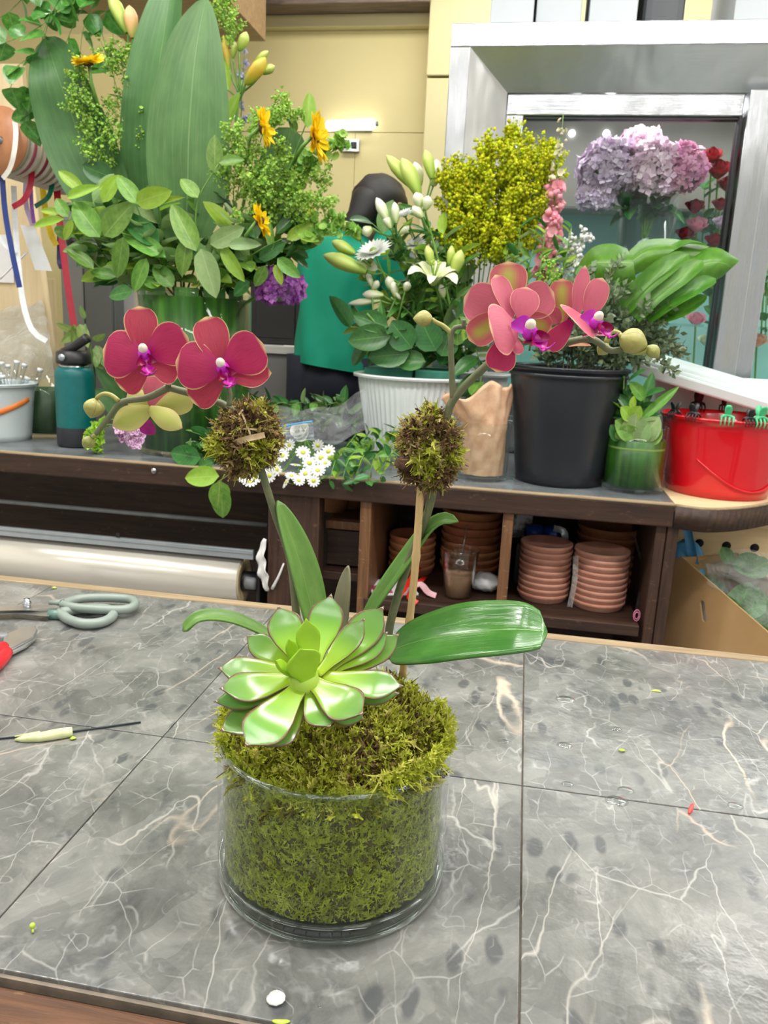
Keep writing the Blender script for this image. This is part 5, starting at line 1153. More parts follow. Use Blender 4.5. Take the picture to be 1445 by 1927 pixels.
for i, pts in enumerate(([(230, 420, 1.93), (200, 300, 1.88), (150, 200, 1.86), (125, 170, 1.85)], [(240, 420, 1.95), (215, 300, 1.9), (180, 200, 1.88), (140, 110, 1.86)], [(260, 420, 1.97), (240, 250, 1.97), (215, 150, 1.97), (190, 78, 1.97)], [(280, 420, 1.98), (250, 250, 1.98), (235, 160, 1.98), (222, 80, 1.98)],
      [(430, 440, 1.92), (455, 330, 1.88), (480, 260, 1.86), (500, 215, 1.85)], [(450, 450, 1.9), (480, 370, 1.86), (510, 310, 1.84), (545, 280, 1.83)], [(440, 450, 1.9), (440, 350, 1.86), (450, 290, 1.85), (440, 230, 1.85)], [(470, 450, 1.9), (510, 380, 1.86), (560, 350, 1.85), (620, 330, 1.85)], [(470, 460, 1.9), (520, 400, 1.86), (570, 380, 1.85), (630, 382, 1.85)], [(430, 450, 1.9), (470, 400, 1.85), (480, 360, 1.83), (470, 330, 1.82)], [(440, 160, 1.98), (425, 60, 1.98), (420, 10, 1.98), (424, -30, 1.98)], [(480, 300, 1.9), (500, 240, 1.9), (530, 220, 1.9), (545, 200, 1.9)], [(460, 420, 1.9), (500, 350, 1.9), (530, 330, 1.88), (560, 320, 1.87)])):
    fluff('green_spray', 'feathery light green filler spray in the tall arrangement', 'filler stem', 'fine green sprays', pts, CUP, 760, .058, (.0028, .0056), M_fine, .0016, True, 12)
for pts, lb in (([(500, 420, 1.92), (560, 340, 1.88), (600, 300, 1.86), (652, 272, 1.85)], 'pale green bell spike pointing right above the person'), ([(520, 470, 1.9), (570, 440, 1.87), (610, 425, 1.86), (660, 428, 1.85)], 'pale green bell spike pointing right at shoulder height of the person')):
    fluff('bell_spike', lb, 'bell spike', 'bells of the tall arrangement', pts, [tmp_cup(1., 7)], 190, .030, (.006, .011), M_bell, .0025, False, 10, pname='bells')
# -- lily buds
def lilymat(name, c0, c1, c2):
    t = T(name); uv = t.n('SeparateXYZ', {0: t.n('UVMap').outputs[0]}); v = uv.outputs[1]
    st = t.math('MULTIPLY_ADD', t.math('SINE', t.math('MULTIPLY', uv.outputs[0], 6*math.pi)), .12, 0.)
    col = t.ramp(t.math('ADD', v, st), [(0, c0), (.5, c1), (1, c2)]); return t.surf(col, .4, 0, None, .15)
M_lb = lilymat('lily_bud_green', (.26, .44, .05), (.48, .60, .12), (.56, .64, .20)); M_lby = lilymat('lily_bud_yellow', (.35, .45, .05), (.66, .42, .04), (.60, .55, .08)); M_lbp = lilymat('lily_bud_peach', (.45, .5, .1), (.78, .46, .20), (.80, .52, .26)); M_lw = lilymat('lily_white', (.48, .60, .16), (.74, .77, .48), (.82, .83, .70))
def lbud(par, b, e, wpx, m, Y, dY=0., name='bud'):
    B, E = ony(*b, Y+dY), ony(*e, Y); d = E-B; L = np.linalg.norm(d); M = frame(B, d, RT if abs(np.dot(nrm(d), RT)) < .8 else UP); w = wpx*.5*pxm(B); n = 13; V = []; UV = []
    for i in range(n):
        s_ = i/(n-1); r_ = w*np.interp(s_, [0, .12, .4, .65, .88, 1], [.35, .62, .92, 1., .62, .08])
        for j in range(15):
            a = 2*math.pi*j/15; k = 1+.10*math.cos(3*a); V.append((r_*k*math.cos(a), r_*k*math.sin(a), L*s_)); UV.append((j/15, s_))
    F = [(i*15+j, i*15+(j+1) % 15, (i+1)*15+(j+1) % 15, (i+1)*15+j) for i in range(n-1) for j in range(15)]+[tuple((n-1)*15+j for j in range(15))]
    return MB().add(xf(M, V), F, UV).build(name, m, par)
def lopen(par, c, Y, rpx, face, m, n=6, name='tepal', curl=.25):
    C3 = ony(*c, Y); u = pxm(C3); fz = nrm(face[0]*RT+face[1]*UP-face[2]*FW); M = frame(C3, fz, RT)
    for k in range(n):
        a = 2*math.pi*k/n+.3; d = M[:3, 0]*math.cos(a)+M[:3, 1]*math.sin(a); R_ = rpx*u*(1. if k % 2 else .92)
        Q = cr([C3-fz*R_*.5, C3-fz*R_*.1+d*R_*.30, C3+fz*R_*.12+d*R_*.72, C3-fz*R_*curl*.3+d*R_], 11)
        MB().blade(Q, prof(11, .6, .6, .03, .2)*R_*(.30 if k % 2 else .22), fz, 7, .2, -.08).build(name, m, par)
    mb = MB()
    for k in range(6):
        a = 2*math.pi*k/6; d = M[:3, 0]*math.cos(a)+M[:3, 1]*math.sin(a); e = C3+fz*R_*.35+d*R_*.15; mb.tube([C3-fz*R_*.3, e], R_*.015, 5); mb.ball(e, R_*.05, None, 6, 4)
    mb.build('stamens', M_lb, par)
def lily(label, group, pts, buds, leaves=(), opens=(), nleaf=8, m_stem=None, lsize=(.05, .085)):
    Q = cr([ony(*p) for p in pts], 24); o = thing('lily_stem', label, 'lily', Q[0], group); MB().tube(Q, np.linspace(.0045, .003, 24), 7).build('stem', m_stem or M_gst, o)
    for (b, e, w, m, Y) in buds:
        lbud(o, b, e, w, m, Y); B = ony(*b, Y); k = int(np.argmin(np.linalg.norm(Q-B, axis=1))); k = max(0, k-2)
        if np.linalg.norm(Q[k]-B) > .004: MB().tube(cr([Q[k], (Q[k]+B)/2+A(0, 0, -.004), B], 8), .0024, 6).build('pedicel', M_gst, o)
    for args in opens: lopen(o, *args)
    for i in range(nleaf):
        k = int(3+20*i/max(nleaf, 1)); Tn = nrm(Q[k+1]-Q[k-1]) if k < 23 else nrm(Q[23]-Q[21]); sd = nrm(np.cross(Tn, nr.normal(size=3))); L = rg.uniform(*lsize)
        put_leaf(LLf, 'leaf', o, Q[k], Q[k]+nrm(Tn*.7+sd)*L, nrm(A(0, -.3, 1)+nr.normal(size=3)*.3))
    return o
M_lil = leafmat('lily_leaf', (.05, .20, .03), (.11, .32, .06), (.2, .42, .1), .05, 'par', .15, .35, .25, rand=.25)
LLf = leaf_mesh('leaf', M_lil, 1, .13, .6, .8, .3, .18)
GL = 'lilies in the tall arrangement'
lily('lily stem with a green and a peach bud at the upper left', GL, [(270, 450, 2.0), (255, 250, 2.0), (245, 120, 2.0), (243, 85, 2.0)], [((240, 62), (205, -12), 26, M_lb, 1.99), ((250, 72), (243, 10), 26, M_lbp, 1.98)], nleaf=3)
lily('lily stem with an orange-yellow bud beside the tallest broad leaf', GL, [(420, 450, 1.98), (435, 300, 1.98), (448, 200, 1.98), (455, 150, 1.98)], [((462, 158), (500, 108), 26, M_lby, 1.96), ((450, 95), (464, 60), 20, M_lb, 1.97), ((430, 130), (420, 66), 15, M_lby, 1.98), ((493, 138), (517, 124), 16, M_lb, 1.97), ((480, 118), (505, 96), 14, M_lb, 1.98), ((438, 110), (442, 78), 12, M_lb, 1.98)], nleaf=7)
# -- sunflowers, seen nearly edge-on
M_sun = mat('sunflower_petal', (.88, .60, .005), (.92, .70, .01), 60, .5, transl=.25, rand=.08); M_sunc = mat('sunflower_disc', (.05, .022, .008), (.12, .06, .02), 200, .9, bump=1., bscale=400)
SPm = leaf_mesh('petal', M_sun, 1, .24, .5, .6, .2, -.1, 3, 6)
def sunflower(label, c, Y, rpx, face, pts):
    C3 = ony(*c, Y); u = pxm(C3); R_ = rpx*u; fz = nrm(face[0]*RT+face[1]*UP-face[2]*FW); M = frame(C3, fz, UP); o = thing('sunflower', label, 'sunflower', C3, 'sunflowers in the tall arrangement')
    MB().lathe([(.001, .012), (R_*.20, .008), (R_*.30, .002), (R_*.30, -.006), (.001, -.008)], (0, 0, 0), 20, M=M).build('disc', M_sunc, o)
    for k in range(44):
        a = 2*math.pi*k/22+rg.uniform(-.1, .1); d = M[:3, 0]*math.cos(a)+M[:3, 1]*math.sin(a); b = C3+d*R_*.25+fz*.002*(k % 2); put_leaf(SPm, 'petal', o, b, b+nrm(d+fz*rg.uniform(-.25, .6))*R_*rg.uniform(.7, .85), nrm(fz+nr.normal(size=3)*.3))
    Q = [C3-fz*.008, C3-fz*.03-A(0, 0, .02)]+[ony(*p) for p in pts]; MB().tube(cr(Q, 14), .004, 7).build('stem', M_gst, o)
sunflower('small sunflower at the left between fine green sprays', (166, 118), 1.84, 30, (-.1, .75, .5), [(220, 300, 1.98), (270, 440, 2.0)])
sunflower('sunflower in profile beside the tallest broad leaf', (494, 240), 1.80, 36, (1., .1, .12), [(470, 330, 1.95), (440, 450, 1.95)])
sunflower('sunflower in profile with the largest golden rim, at the right', (592, 258), 1.80, 48, (1., .05, .15), [(540, 330, 1.95), (460, 460, 1.95)])
sunflower('sunflower in profile low in the middle of the tall arrangement', (488, 415), 1.76, 32, (1., .3, .15), [(460, 450, 1.87), (430, 500, 1.9)])
sunflower('sunflower almost hidden in leaves near the person shoulder', (580, 396), 1.88, 22, (1., .2, .3), [(540, 430, 1.92), (480, 480, 1.95)])
# -- hydrangea heads
def tmp_floret(r):
    V, F = [], []
    for k in range(4):
        a = k*math.pi/2; c_, s_ = math.cos(a), math.sin(a); b = len(V)
        for x, y, z in ((0, 0, 0), (.55, .40, .14), (1., 0, .10), (.55, -.40, .14)): V.append((r*(x*c_-y*s_), r*(x*s_+y*c_), r*z))
        F.append((b, b+1, b+2, b+3))
    return np.array(V), F
FLO = [tmp_floret(1.)]
def hydrangea(label, c, Y, rpx, m, stem_px, n=230, group=None, sq=.85, fs=.16):
    C3 = ony(*c, Y); R_ = rpx*pxm(C3); o = thing('hydrangea', label, 'hydrangea', C3, group)
    d = nrm3(nr.normal(size=(n, 3))); d = d[d[:, 2] > -.75]; k = 1+.10*np.sin(d[:, :1]*9)*np.cos(d[:, 1:2]*8+d[:, 2:]*7)
    P = C3+d*A(R_, R_, R_*sq)*k*.92
    MB().scatter(FLO, P, d+nr.normal(size=d.shape)*.5, nr.uniform(R_*fs, R_*fs*1.5, len(P)), nr).build('florets', m, o, kind='stuff')
    MB().ball(C3, A(R_, R_, R_*sq)*.72, None, 14, 8).build('core', M_gst, o)
    MB().tube(cr([C3-A(0, 0, R_*.5)]+[ony(*p) for p in stem_px], 10), .004, 7).build('stem', M_gst, o)
M_hpur = mat('hydrangea_purple', (.32, .06, .40), (.52, .20, .58), 50, .6, transl=.3, var=.3, hue=.03)
hydrangea('deep purple hydrangea under the right side of the tall arrangement', (528, 540), 1.90, 44, M_hpur, [(480, 560, 1.93), (430, 600, 1.95)], 190, fs=.24)
M_lilac = mat('lilac_petal', (.45, .45, .72), (.60, .58, .82), 40, .5, transl=.3, var=.2)
fluff('lilac_spike', 'small pale lilac blossom spike behind the orange lily bud', 'flower spike', None, [(450, 300, 2.0), (455, 180, 2.0), (458, 130, 2.0), (460, 95, 2.0)], [tmp_floret(1.)], 60, .02, (.006, .010), M_lilac, .002, True, 5)
# ------------------------------------------------------------------ lilies and white mixed flowers behind the foam bucket
GW = 'lily stems behind the foam bucket'
lily('lily stem with three long green buds standing highest behind the foam bucket', GW, [(880, 700, 2.2), (840, 550, 2.2), (800, 430, 2.12), (785, 375, 2.10)], [((775, 352), (727, 292), 24, M_lb, 2.08), ((788, 368), (756, 298), 30, M_lb, 2.07), ((812, 336), (800, 282), 22, M_lb, 2.08), ((790, 350), (780, 305), 22, M_lw, 2.11), ((815, 350), (822, 300), 26, M_lw, 2.12)], nleaf=10)
lily('lily stem with pale buds and an opening bloom reaching left', GW, [(865, 700, 2.19), (790, 570, 2.12), (730, 520, 2.05), (700, 500, 2.03)], [((690, 512), (608, 480), 30, M_lb, 2.0), ((668, 478), (624, 454), 22, M_lb, 2.02), ((678, 452), (646, 416), 20, M_lb, 2.04)], opens=[((690, 492), 2.05, 34, (-.6, .1, .7), M_lw)], nleaf=9)
lily('lily stem with a star-shaped white bloom above the foam bucket', GW, [(870, 700, 2.19), (840, 620, 2.12), (826, 560, 2.05), (820, 520, 2.03)], [((812, 500), (803, 462), 18, M_lb, 2.0), ((850, 520), (868, 470), 24, M_lb, 2.02), ((845, 500), (850, 462), 16, M_lb, 2.03)], opens=[((818, 512), 1.99, 54, (.1, .75, .6), M_lw)], nleaf=7)
M_dw = mat('white_petal', (.74, .76, .74), (.82, .83, .80), 50, .5, transl=.3, rand=.05)
DP = leaf_mesh('petal', M_dw, 1, .15, .5, .45, .25, -.05, 3, 5)
def daisy(label, c, Y, rpx, face, group=None, name='chrysanthemum', n=18, rows=2, stem=None, cat='flower'):
    C3 = ony(*c, Y); R_ = rpx*pxm(C3); fz = nrm(face[0]*RT+face[1]*UP-face[2]*FW); M = frame(C3, fz, UP); o = thing(name, label, cat, C3, group)
    for r_ in range(rows):
        for k in range(n):
            a = 2*math.pi*(k+.5*r_)/n; d = M[:3, 0]*math.cos(a)+M[:3, 1]*math.sin(a); b = C3+d*R_*.12; put_leaf(DP, 'petal', o, b, b+nrm(d+fz*(.15+.55*r_))*R_*(.9-.2*r_), fz)
    MB().ball(C3+fz*R_*.08, R_*.22, None, 10, 6).build('disc', M_bell, o)
    Q = cr([C3]+[ony(*p) for p in (stem or [(c[0]+30, c[1]+70, Y+.05), (c[0]+60, c[1]+160, Y+.12)])], 10); MB().tube(Q, .0022, 6).build('stem', M_gst, o)
branch('branch of broad dark leaves fanned over the left of the foam bucket', 'branch', None, [(850, 690, 2.2), (780, 655, 2.06), (735, 630, 2.0), (715, 620, 1.99)], [((735, 632), (652, 640), 50, 'd', 1.98), ((730, 615), (665, 592), 40, 'd', 1.99), ((775, 655), (735, 605), 56, 'd', 1.99), ((770, 665), (690, 672), 46, 'd', 2.0), ((820, 660), (790, 600), 56, 'd', 2.0), ((830, 670), (850, 620), 50, 'd', 2.01), ((800, 680), (740, 678), 40, 'd', 2.01), ((870, 640), (905, 615), 36, 'l', 2.0), ((860, 650), (862, 600), 40, 's', 2.0)])
daisy('white chrysanthemum tilted left beside the reaching lily buds', (704, 476), 2.0, 38, (-.25, .55, .5))
daisy('white chrysanthemum half hidden below the highest lily buds', (762, 406), 2.06, 24, (-.3, .7, .4))
daisy('small white chrysanthemum in the leaves left of the goldenrod', (783, 460), 2.08, 20, (-.1, .5, .7))
M_alb = lilymat('small_white_bud', (.40, .56, .16), (.72, .76, .52), (.80, .80, .70))
GA = 'budded white stems behind the foam bucket'
for i, (pts, tips) in enumerate((([(860, 690, 2.2), (800, 620, 2.1), (760, 580, 2.05), (735, 560, 2.02)], [((722, 556), (682, 554), 18), ((735, 545), (730, 520), 18), ((745, 560), (752, 555), 18), ((700, 540), (690, 512), 12), ((716, 566), (655, 572), 14)]), ([(870, 690, 2.2), (800, 560, 2.12), (760, 480, 2.08), (735, 420, 2.06)], [((730, 420), (708, 372), 20), ((735, 430), (722, 405), 16), ((745, 420), (742, 380), 16), ((752, 440), (770, 425), 12), ((700, 430), (682, 440), 20)]), ([(860, 690, 2.2), (850, 600, 2.1), (838, 540, 2.08), (800, 400, 2.06)], [((790, 390), (782, 362), 22), ((800, 395), (806, 368), 20), ((795, 410), (776, 388), 20), ((835, 560), (828, 535), 14)]), ([(850, 690, 2.15), (760, 640, 2.05), (715, 615, 2.0), (690, 590, 1.99)], [((745, 560), (737, 528), 16), ((762, 548), (768, 530), 16), ((700, 545), (712, 528), 14)]))):
    lily(('budded white flower stem lowest above the foam bucket', 'budded white flower stem nearest the person head', 'budded white flower stem close to the goldenrod', 'budded white flower stem lying over the foam bricks')[i], GA, pts, [(b, e, w, M_alb, 2.03) for b, e, w in tips], nleaf=14, lsize=(.04, .08))
for i, pts in enumerate(([(860, 680, 2.2), (780, 640, 2.1), (700, 620, 2.03), (660, 615, 2.0)], [(860, 690, 2.2), (800, 660, 2.1), (740, 650, 2.06), (690, 645, 2.04)], [(870, 690, 2.19), (840, 600, 2.2), (800, 560, 2.15), (760, 540, 2.13)], [(880, 690, 2.19), (870, 600, 2.2), (860, 520, 2.18), (850, 440, 2.18)], [(880, 690, 2.2), (800, 560, 2.2), (750, 470, 2.15), (700, 420, 2.15)], [(870, 690, 2.2), (890, 650, 2.05), (905, 700, 1.99), (900, 740, 1.98)], [(860, 690, 2.2), (850, 640, 2.1), (840, 620, 2.06), (870, 590, 2.05)], [(880, 690, 2.2), (820, 600, 2.2), (790, 520, 2.16), (780, 470, 2.16)])):
    branch('dark broad-leaved branch low behind the foam bucket', 'branch', 'dark leaf branches behind the foam bucket', pts, (), 15, 'dddsd', (.055, .10), spread=1.0, tfrom=.2)
for i in range(9):
    u, v = ((700, 520), (735, 470), (770, 430), (800, 470), (835, 440), (760, 540), (820, 560), (720, 580), (860, 480))[i]
    branch('mid-green leafy stem among the white lilies', 'branch', 'leafy stems among the lilies', [(870, 690, 2.19), ((u+860)/2, (v+690)/2, 2.15), (u, v, 2.08)], (), 16, 'sdsl', (.04, .075), spread=.9, w=.75, tfrom=.35)
for i in range(6):
    u, v = ((480, 430), (520, 470), (560, 470), (590, 430), (540, 400), (460, 480))[i]
    branch('dark filler branch at the right of the tall vase', 'branch', G, [(400, 560, 1.95), ((u+400)/2, (v+560)/2, 1.92), (u, v, 1.88)], (), 12, 'dds', (.05, .08), spread=1.0, tfrom=.4)
# ------------------------------------------------------------------ goldenrod, snapdragons, small white fillers
M_gold = mat('goldenrod', (.54, .60, .005), (.72, .76, .02), 60, .6, transl=.4, var=.3, hue=.02)
for i in range(15):
    u1 = 838+i*15+rg.uniform(-8, 8); v1 = 228+abs(i-9)*9+rg.uniform(0, 50)*(i % 2); Yk = 2.12+.05*(i % 3)
    fluff('goldenrod_stem', 'bright yellow goldenrod plume rising behind the orchids', 'goldenrod', 'goldenrod plumes', [(900+(i-7)*3, 600, 2.2), (900+(u1-900)*.45, 500, Yk+.02), (900+(u1-900)*.8, 380, Yk), (u1, v1, Yk)], [tmp_bud(1.), tmp_bud(1.2), tmp_leaf(2.2, .6)], 1250, .064, (.0027, .0052), M_gold, .0018, True, 13)
M_snap = mat('snapdragon_pink', (.72, .25, .32), (.82, .42, .46), 50, .5, transl=.3, var=.2, hue=.02); M_snapb = mat('snapdragon_bud', (.56, .62, .28), (.78, .66, .52), 50, .5, transl=.2, var=.2)
def snap(label, pts, m1, m2, k1, n=60):
    Q = cr([ony(*p) for p in pts], 30); o = thing('snapdragon', label, 'snapdragon', Q[0], 'snapdragons beside the goldenrod'); MB().tube(Q, np.linspace(.003, .0012, 30), 6).build('stem', M_gst, o)
    for nm, lo, hi, m, s0, s1 in (('blooms', 8, k1, m1, .021, .014), ('buds', k1, 29, m2, .010, .004)):
        k = nr.integers(lo, hi, n if nm == 'blooms' else n//2); d = nr.normal(size=(len(k), 3)); d[:, 2] *= .3; d = nrm3(d); f_ = (k-lo)/(hi-lo)
        MB().scatter([tmp_cup(1., 6), tmp_bud(.8), tmp_floret(.9)], Q[k]+d*.008, d+A(0, 0, .3), s0+(s1-s0)*f_, nr).build(nm, m, o, kind='stuff')
snap('pink snapdragon spike with cream buds at its tip, right of the goldenrod', [(1000, 640, 2.15), (1030, 480, 2.12), (1045, 360, 2.1), (1060, 215, 2.1)], M_snap, M_snapb, 21, 90)
snap('shorter pink snapdragon spike in front of the cooler door', [(1010, 640, 2.12), (1028, 540, 2.1), (1040, 450, 2.09), (1048, 385, 2.09)], M_snap, M_snap, 24, 50)
M_wf = mat('white_floret', (.78, .80, .78), (.84, .85, .82), 50, .5, transl=.2, var=.1)
for i, pts in enumerate(([(1050, 600, 2.1), (1080, 520, 2.08), (1090, 470, 2.07), (1100, 435, 2.07)], [(1040, 600, 2.1), (1060, 520, 2.1), (1070, 480, 2.09), (1075, 450, 2.09)])):
    fluff('white_filler', ('small white filler flowers above the split leaves', 'small white filler flowers beside the pink snapdragon')[i], 'filler flower', 'white filler flowers', pts, [tmp_floret(1.), tmp_bud(.8)], 170, .04, (.006, .009), M_wf, .0016, True, 10)
for i in range(6):
    branch('slender green filler stem between the goldenrod and the black bucket', 'branch', 'green stems under the goldenrod', [(960+12*i, 660, 2.1), (955+18*i, 570, 2.07), (950+22*i, 510, 2.05), (955+24*i, 470-(i % 2)*40, 2.05)], (), 16, 'ssld', (.03, .055), spread=.8, w=.55)
fluff('green_spray', 'soft light green spray between the two pink orchid flowers', 'filler stem', None, [(1010, 640, 2.0), (1020, 570, 1.97), (1030, 530, 1.96), (1040, 495, 1.96)], CUP, 500, .05, (.003, .005), M_fine, .0015, True, 10)
# ------------------------------------------------------------------ eucalyptus and split leaves in the black bucket
M_euc = mat('eucalyptus_leaf', (.14, .21, .11), (.26, .34, .20), 60, .55, transl=.2, var=.35, hue=.015)
M_eus = mat('eucalyptus_stem', (.14, .12, .07), (.2, .17, .1), 60, .6)
EU = [tmp_leaf(1., .36), tmp_leaf(1., .30)]
ends = [(1005, 560), (1030, 600), (1060, 560), (1090, 590), (1110, 545), (1140, 560), (1170, 540), (1195, 560), (1215, 600), (1230, 570), (1240, 640), (1180, 620), (1130, 610), (1250, 690), (1205, 650), (1150, 500), (1075, 520), (1280, 660)]
for i, (u, v) in enumerate(ends):
    fluff('eucalyptus_stem', 'grey-green small-leaved eucalyptus sprig in the black bucket', 'eucalyptus', 'eucalyptus in the black bucket', [(1060+(u-1060)*.25, 740, 1.91), (1060+(u-1060)*.55, 680-(i % 2)*10, 1.90), (1060+(u-1060)*.85, (v+660)/2-14, 1.87+.03*(i % 3)), (u, v, 1.86+.04*(i % 3))], EU, 300, .045, (.012, .021), M_euc, .0017, False, 8, M_eus, 'leaves', .9)
M_mon = leafmat('split_leaf', (.045, .165, .010), (.085, .25, .02), (.22, .40, .08), .025, 'pin', .05, .34, .2, rand=.15, back=(.17, .33, .06))
GM = 'split leaves on the black bucket'
def mono(label, pts, wpx, up, lobes=(), cup=.2, a=.5, b=.5, ruff=.06):
    o = blade_leaf(label, pts, wpx, up, M_mon, a, b, 'split_leaf', cup, GM, ruff)
    for (lp, w, up2) in lobes:
        Q = cr([ony(*p) for p in lp], 14); W = np.interp(np.linspace(0, 1, 14), [0, .1, .6, .9, 1], [.7, .9, 1, .75, .05])*w*.5*pxm(Q[6]); MB().blade(Q, W, nrm(up2[0]*RT+up2[1]*UP-up2[2]*FW), 7, .15, .12).build('lobe', M_mon, o)
def gleaf(label, rows, lobes, n=16, m=9):
    R_ = [cr([ony(*p) for p in r_], n) for r_ in rows]; V = np.array([cr([R_[k][j] for k in range(len(R_))], m) for j in range(n)]); o = thing('split_leaf', label, 'leaf', V[0, -1], GM)
    MB().add(V.reshape(-1, 3), [(i*m+j, i*m+j+1, (i+1)*m+j+1, (i+1)*m+j) for i in range(n-1) for j in range(m-1)], [(j/(m-1), i/(n-1)) for i in range(n) for j in range(m)]).build('blade', M_mon, o)
    MB().tube(cr([V[0, m//2], V[0, m//2]+A(-.02, .0, -.06), ony(1080, 700, 1.92)], 10), .0035, 6).build('stalk', M_gst, o)
    for (lp, w, up2) in lobes:
        Q = cr([ony(*p) for p in lp], 14); W = np.interp(np.linspace(0, 1, 14), [0, .1, .6, .9, 1], [.7, .9, 1, .75, .05])*w*.5*pxm(Q[6]); MB().blade(Q, W, nrm(up2[0]*RT+up2[1]*UP-up2[2]*FW), 7, .2, .18).build('lobe', M_mon, o)
gleaf('large glossy split leaf folded over at the left of the bundle', [[(1080, 510, 1.98), (1112, 468, 1.97), (1150, 458, 1.96), (1180, 468, 1.95)], [(1088, 528, 1.92), (1118, 498, 1.90), (1155, 500, 1.88), (1192, 496, 1.88)], [(1100, 560, 1.93), (1124, 552, 1.92), (1160, 566, 1.90), (1200, 560, 1.90)]], [([(1120, 560, 1.93), (1105, 530, 1.91), (1092, 500, 1.92)], 34, (-.4, .3, 1))])
gleaf('large glossy split leaf forming the top of the bundle', [[(1165, 492, 1.92), (1205, 456, 1.96), (1262, 449, 1.98), (1335, 464, 1.98)], [(1175, 508, 1.88), (1215, 476, 1.90), (1265, 468, 1.92), (1325, 472, 1.94)], [(1190, 520, 1.90), (1225, 505, 1.91), (1275, 496, 1.92), (1330, 484, 1.93)]], [([(1255, 478, 1.92), (1290, 460, 1.93), (1330, 462, 1.95)], 30, (0, .9, .5))])
gleaf('large glossy split leaf pointing right in front of the cooler post', [[(1270, 500, 1.93), (1310, 474, 1.94), (1350, 466, 1.94), (1392, 490, 1.95)], [(1268, 525, 1.90), (1310, 500, 1.90), (1350, 494, 1.90), (1388, 494, 1.94)], [(1262, 565, 1.90), (1310, 545, 1.90), (1342, 530, 1.91), (1360, 520, 1.93)]], [([(1170, 588, 1.87), (1205, 545, 1.86), (1252, 505, 1.86), (1296, 478, 1.89)], 42, (-.45, .1, 1)), ([(1194, 598, 1.86), (1232, 556, 1.85), (1284, 518, 1.85), (1322, 490, 1.88)], 42, (-.45, .1, 1)), ([(1218, 600, 1.86), (1262, 568, 1.85), (1312, 540, 1.85), (1346, 524, 1.88)], 36, (-.3, .3, 1)), ([(1240, 604, 1.87), (1282, 588, 1.86), (1330, 556, 1.87)], 30, (-.2, .5, .9))])
mono('narrow split leaf lowest in the bundle', [(1210, 620, 1.90), (1240, 590, 1.88), (1270, 590, 1.88), (1290, 600, 1.89)], 40, (-.1, .8, .7))
# plants in the small leaf-lined glass
for pts, n in (([(1185, 830, 1.87), (1175, 790, 1.86), (1165, 750, 1.86)], 12), ([(1190, 830, 1.87), (1200, 790, 1.86), (1215, 745, 1.86)], 12), ([(1180, 830, 1.86), (1170, 780, 1.85), (1180, 720, 1.86)], 10)):
    branch('dark leafy cutting standing in the small leaf-lined glass', 'branch', 'cuttings in the small leaf-lined glass', pts, (), n, 'dsd', (.035, .06), spread=.9, tfrom=.2)
branch('leafy cutting with a long leaf pointing to the red bucket', 'branch', None, [(1190, 850, 1.86), (1200, 800, 1.85), (1215, 770, 1.84)], [((1205, 790), (1278, 726), 20, 's', 1.83), ((1200, 780), (1160, 740), 20, 'd', 1.84), ((1190, 770), (1192, 745), 14, 'l', 1.83), ((1205, 770), (1230, 700), 24, 'd', 1.86)])
rosx = thing('leaf_cabbage', 'pale rounded leaf rosette sitting in the small leaf-lined glass', 'foliage', lc+A(0, 0, lH*.8))
for b, e, w, k in (((1195, 826), (1160, 790), 40, 's'), ((1190, 828), (1200, 778), 50, 'p'), ((1205, 828), (1240, 785), 46, 'p'), ((1215, 830), (1245, 808), 40, 's'), ((1180, 828), (1180, 800), 44, 's'), ((1200, 830), (1215, 795), 40, 'p'), ((1170, 826), (1150, 800), 30, 'd'), ((1188, 790), (1170, 765), 26, 'l'), ((1188, 788), (1205, 765), 26, 'l')): pleaf(rosx, b, e, w, k, 1.81, .01)
# ------------------------------------------------------------------ loose material lying on the counter
for i in range(5):
    u = 612+i*24
    branch('small-leaved green sprig lying on the counter edge by the white asters', 'branch', 'green sprigs lying on the counter', [(u+60, 815-i*4, 1.95), (u+40, 840, 1.85), (u+20, 865, 1.74), (u+8, 905, 1.705)], (), 26, 'ddls', (.022, .038), .002, 'greenery_sprig', 1.0, w=.9, tfrom=.05)
for i in range(8):
    u = 400+i*34
    branch('leafy green offcut heaped on the counter behind the plastic sheet', 'branch', 'green offcuts heaped on the counter', [(u+40, 800, 2.15), (u+20, 775, 2.08), (u, 758, 2.04), (u-22, 762, 2.02)], (), 18, 'dsd', (.03, .055), .002, 'greenery_sprig', 1.0, w=.9, tfrom=.05)
for i in range(4):
    branch('leafy green offcut lying beside the tall glass vase', 'branch', 'green offcuts by the tall vase', [(440-i*10, 800+i*14, 1.85), (410, 810+i*14, 1.80), (380, 830+i*10, 1.77), (365-i*5, 850, 1.75)], (), 12, 'dsd', (.03, .055), .002, 'greenery_sprig', 1.0, tfrom=.05)
branch('branch of round green leaves hanging over the counter edge', 'branch', None, [(470, 850, 1.79), (440, 872, 1.74), (425, 890, 1.705), (412, 912, 1.70)],
       [((378, 862), (318, 852), 40, 'd', 1.73), ((412, 896), (345, 898), 38, 'l', 1.70), ((414, 905), (410, 958), 40, 's', 1.695), ((416, 915), (418, 976), 38, 's', 1.70), ((400, 870), (372, 880), 28, 'd', 1.72)])
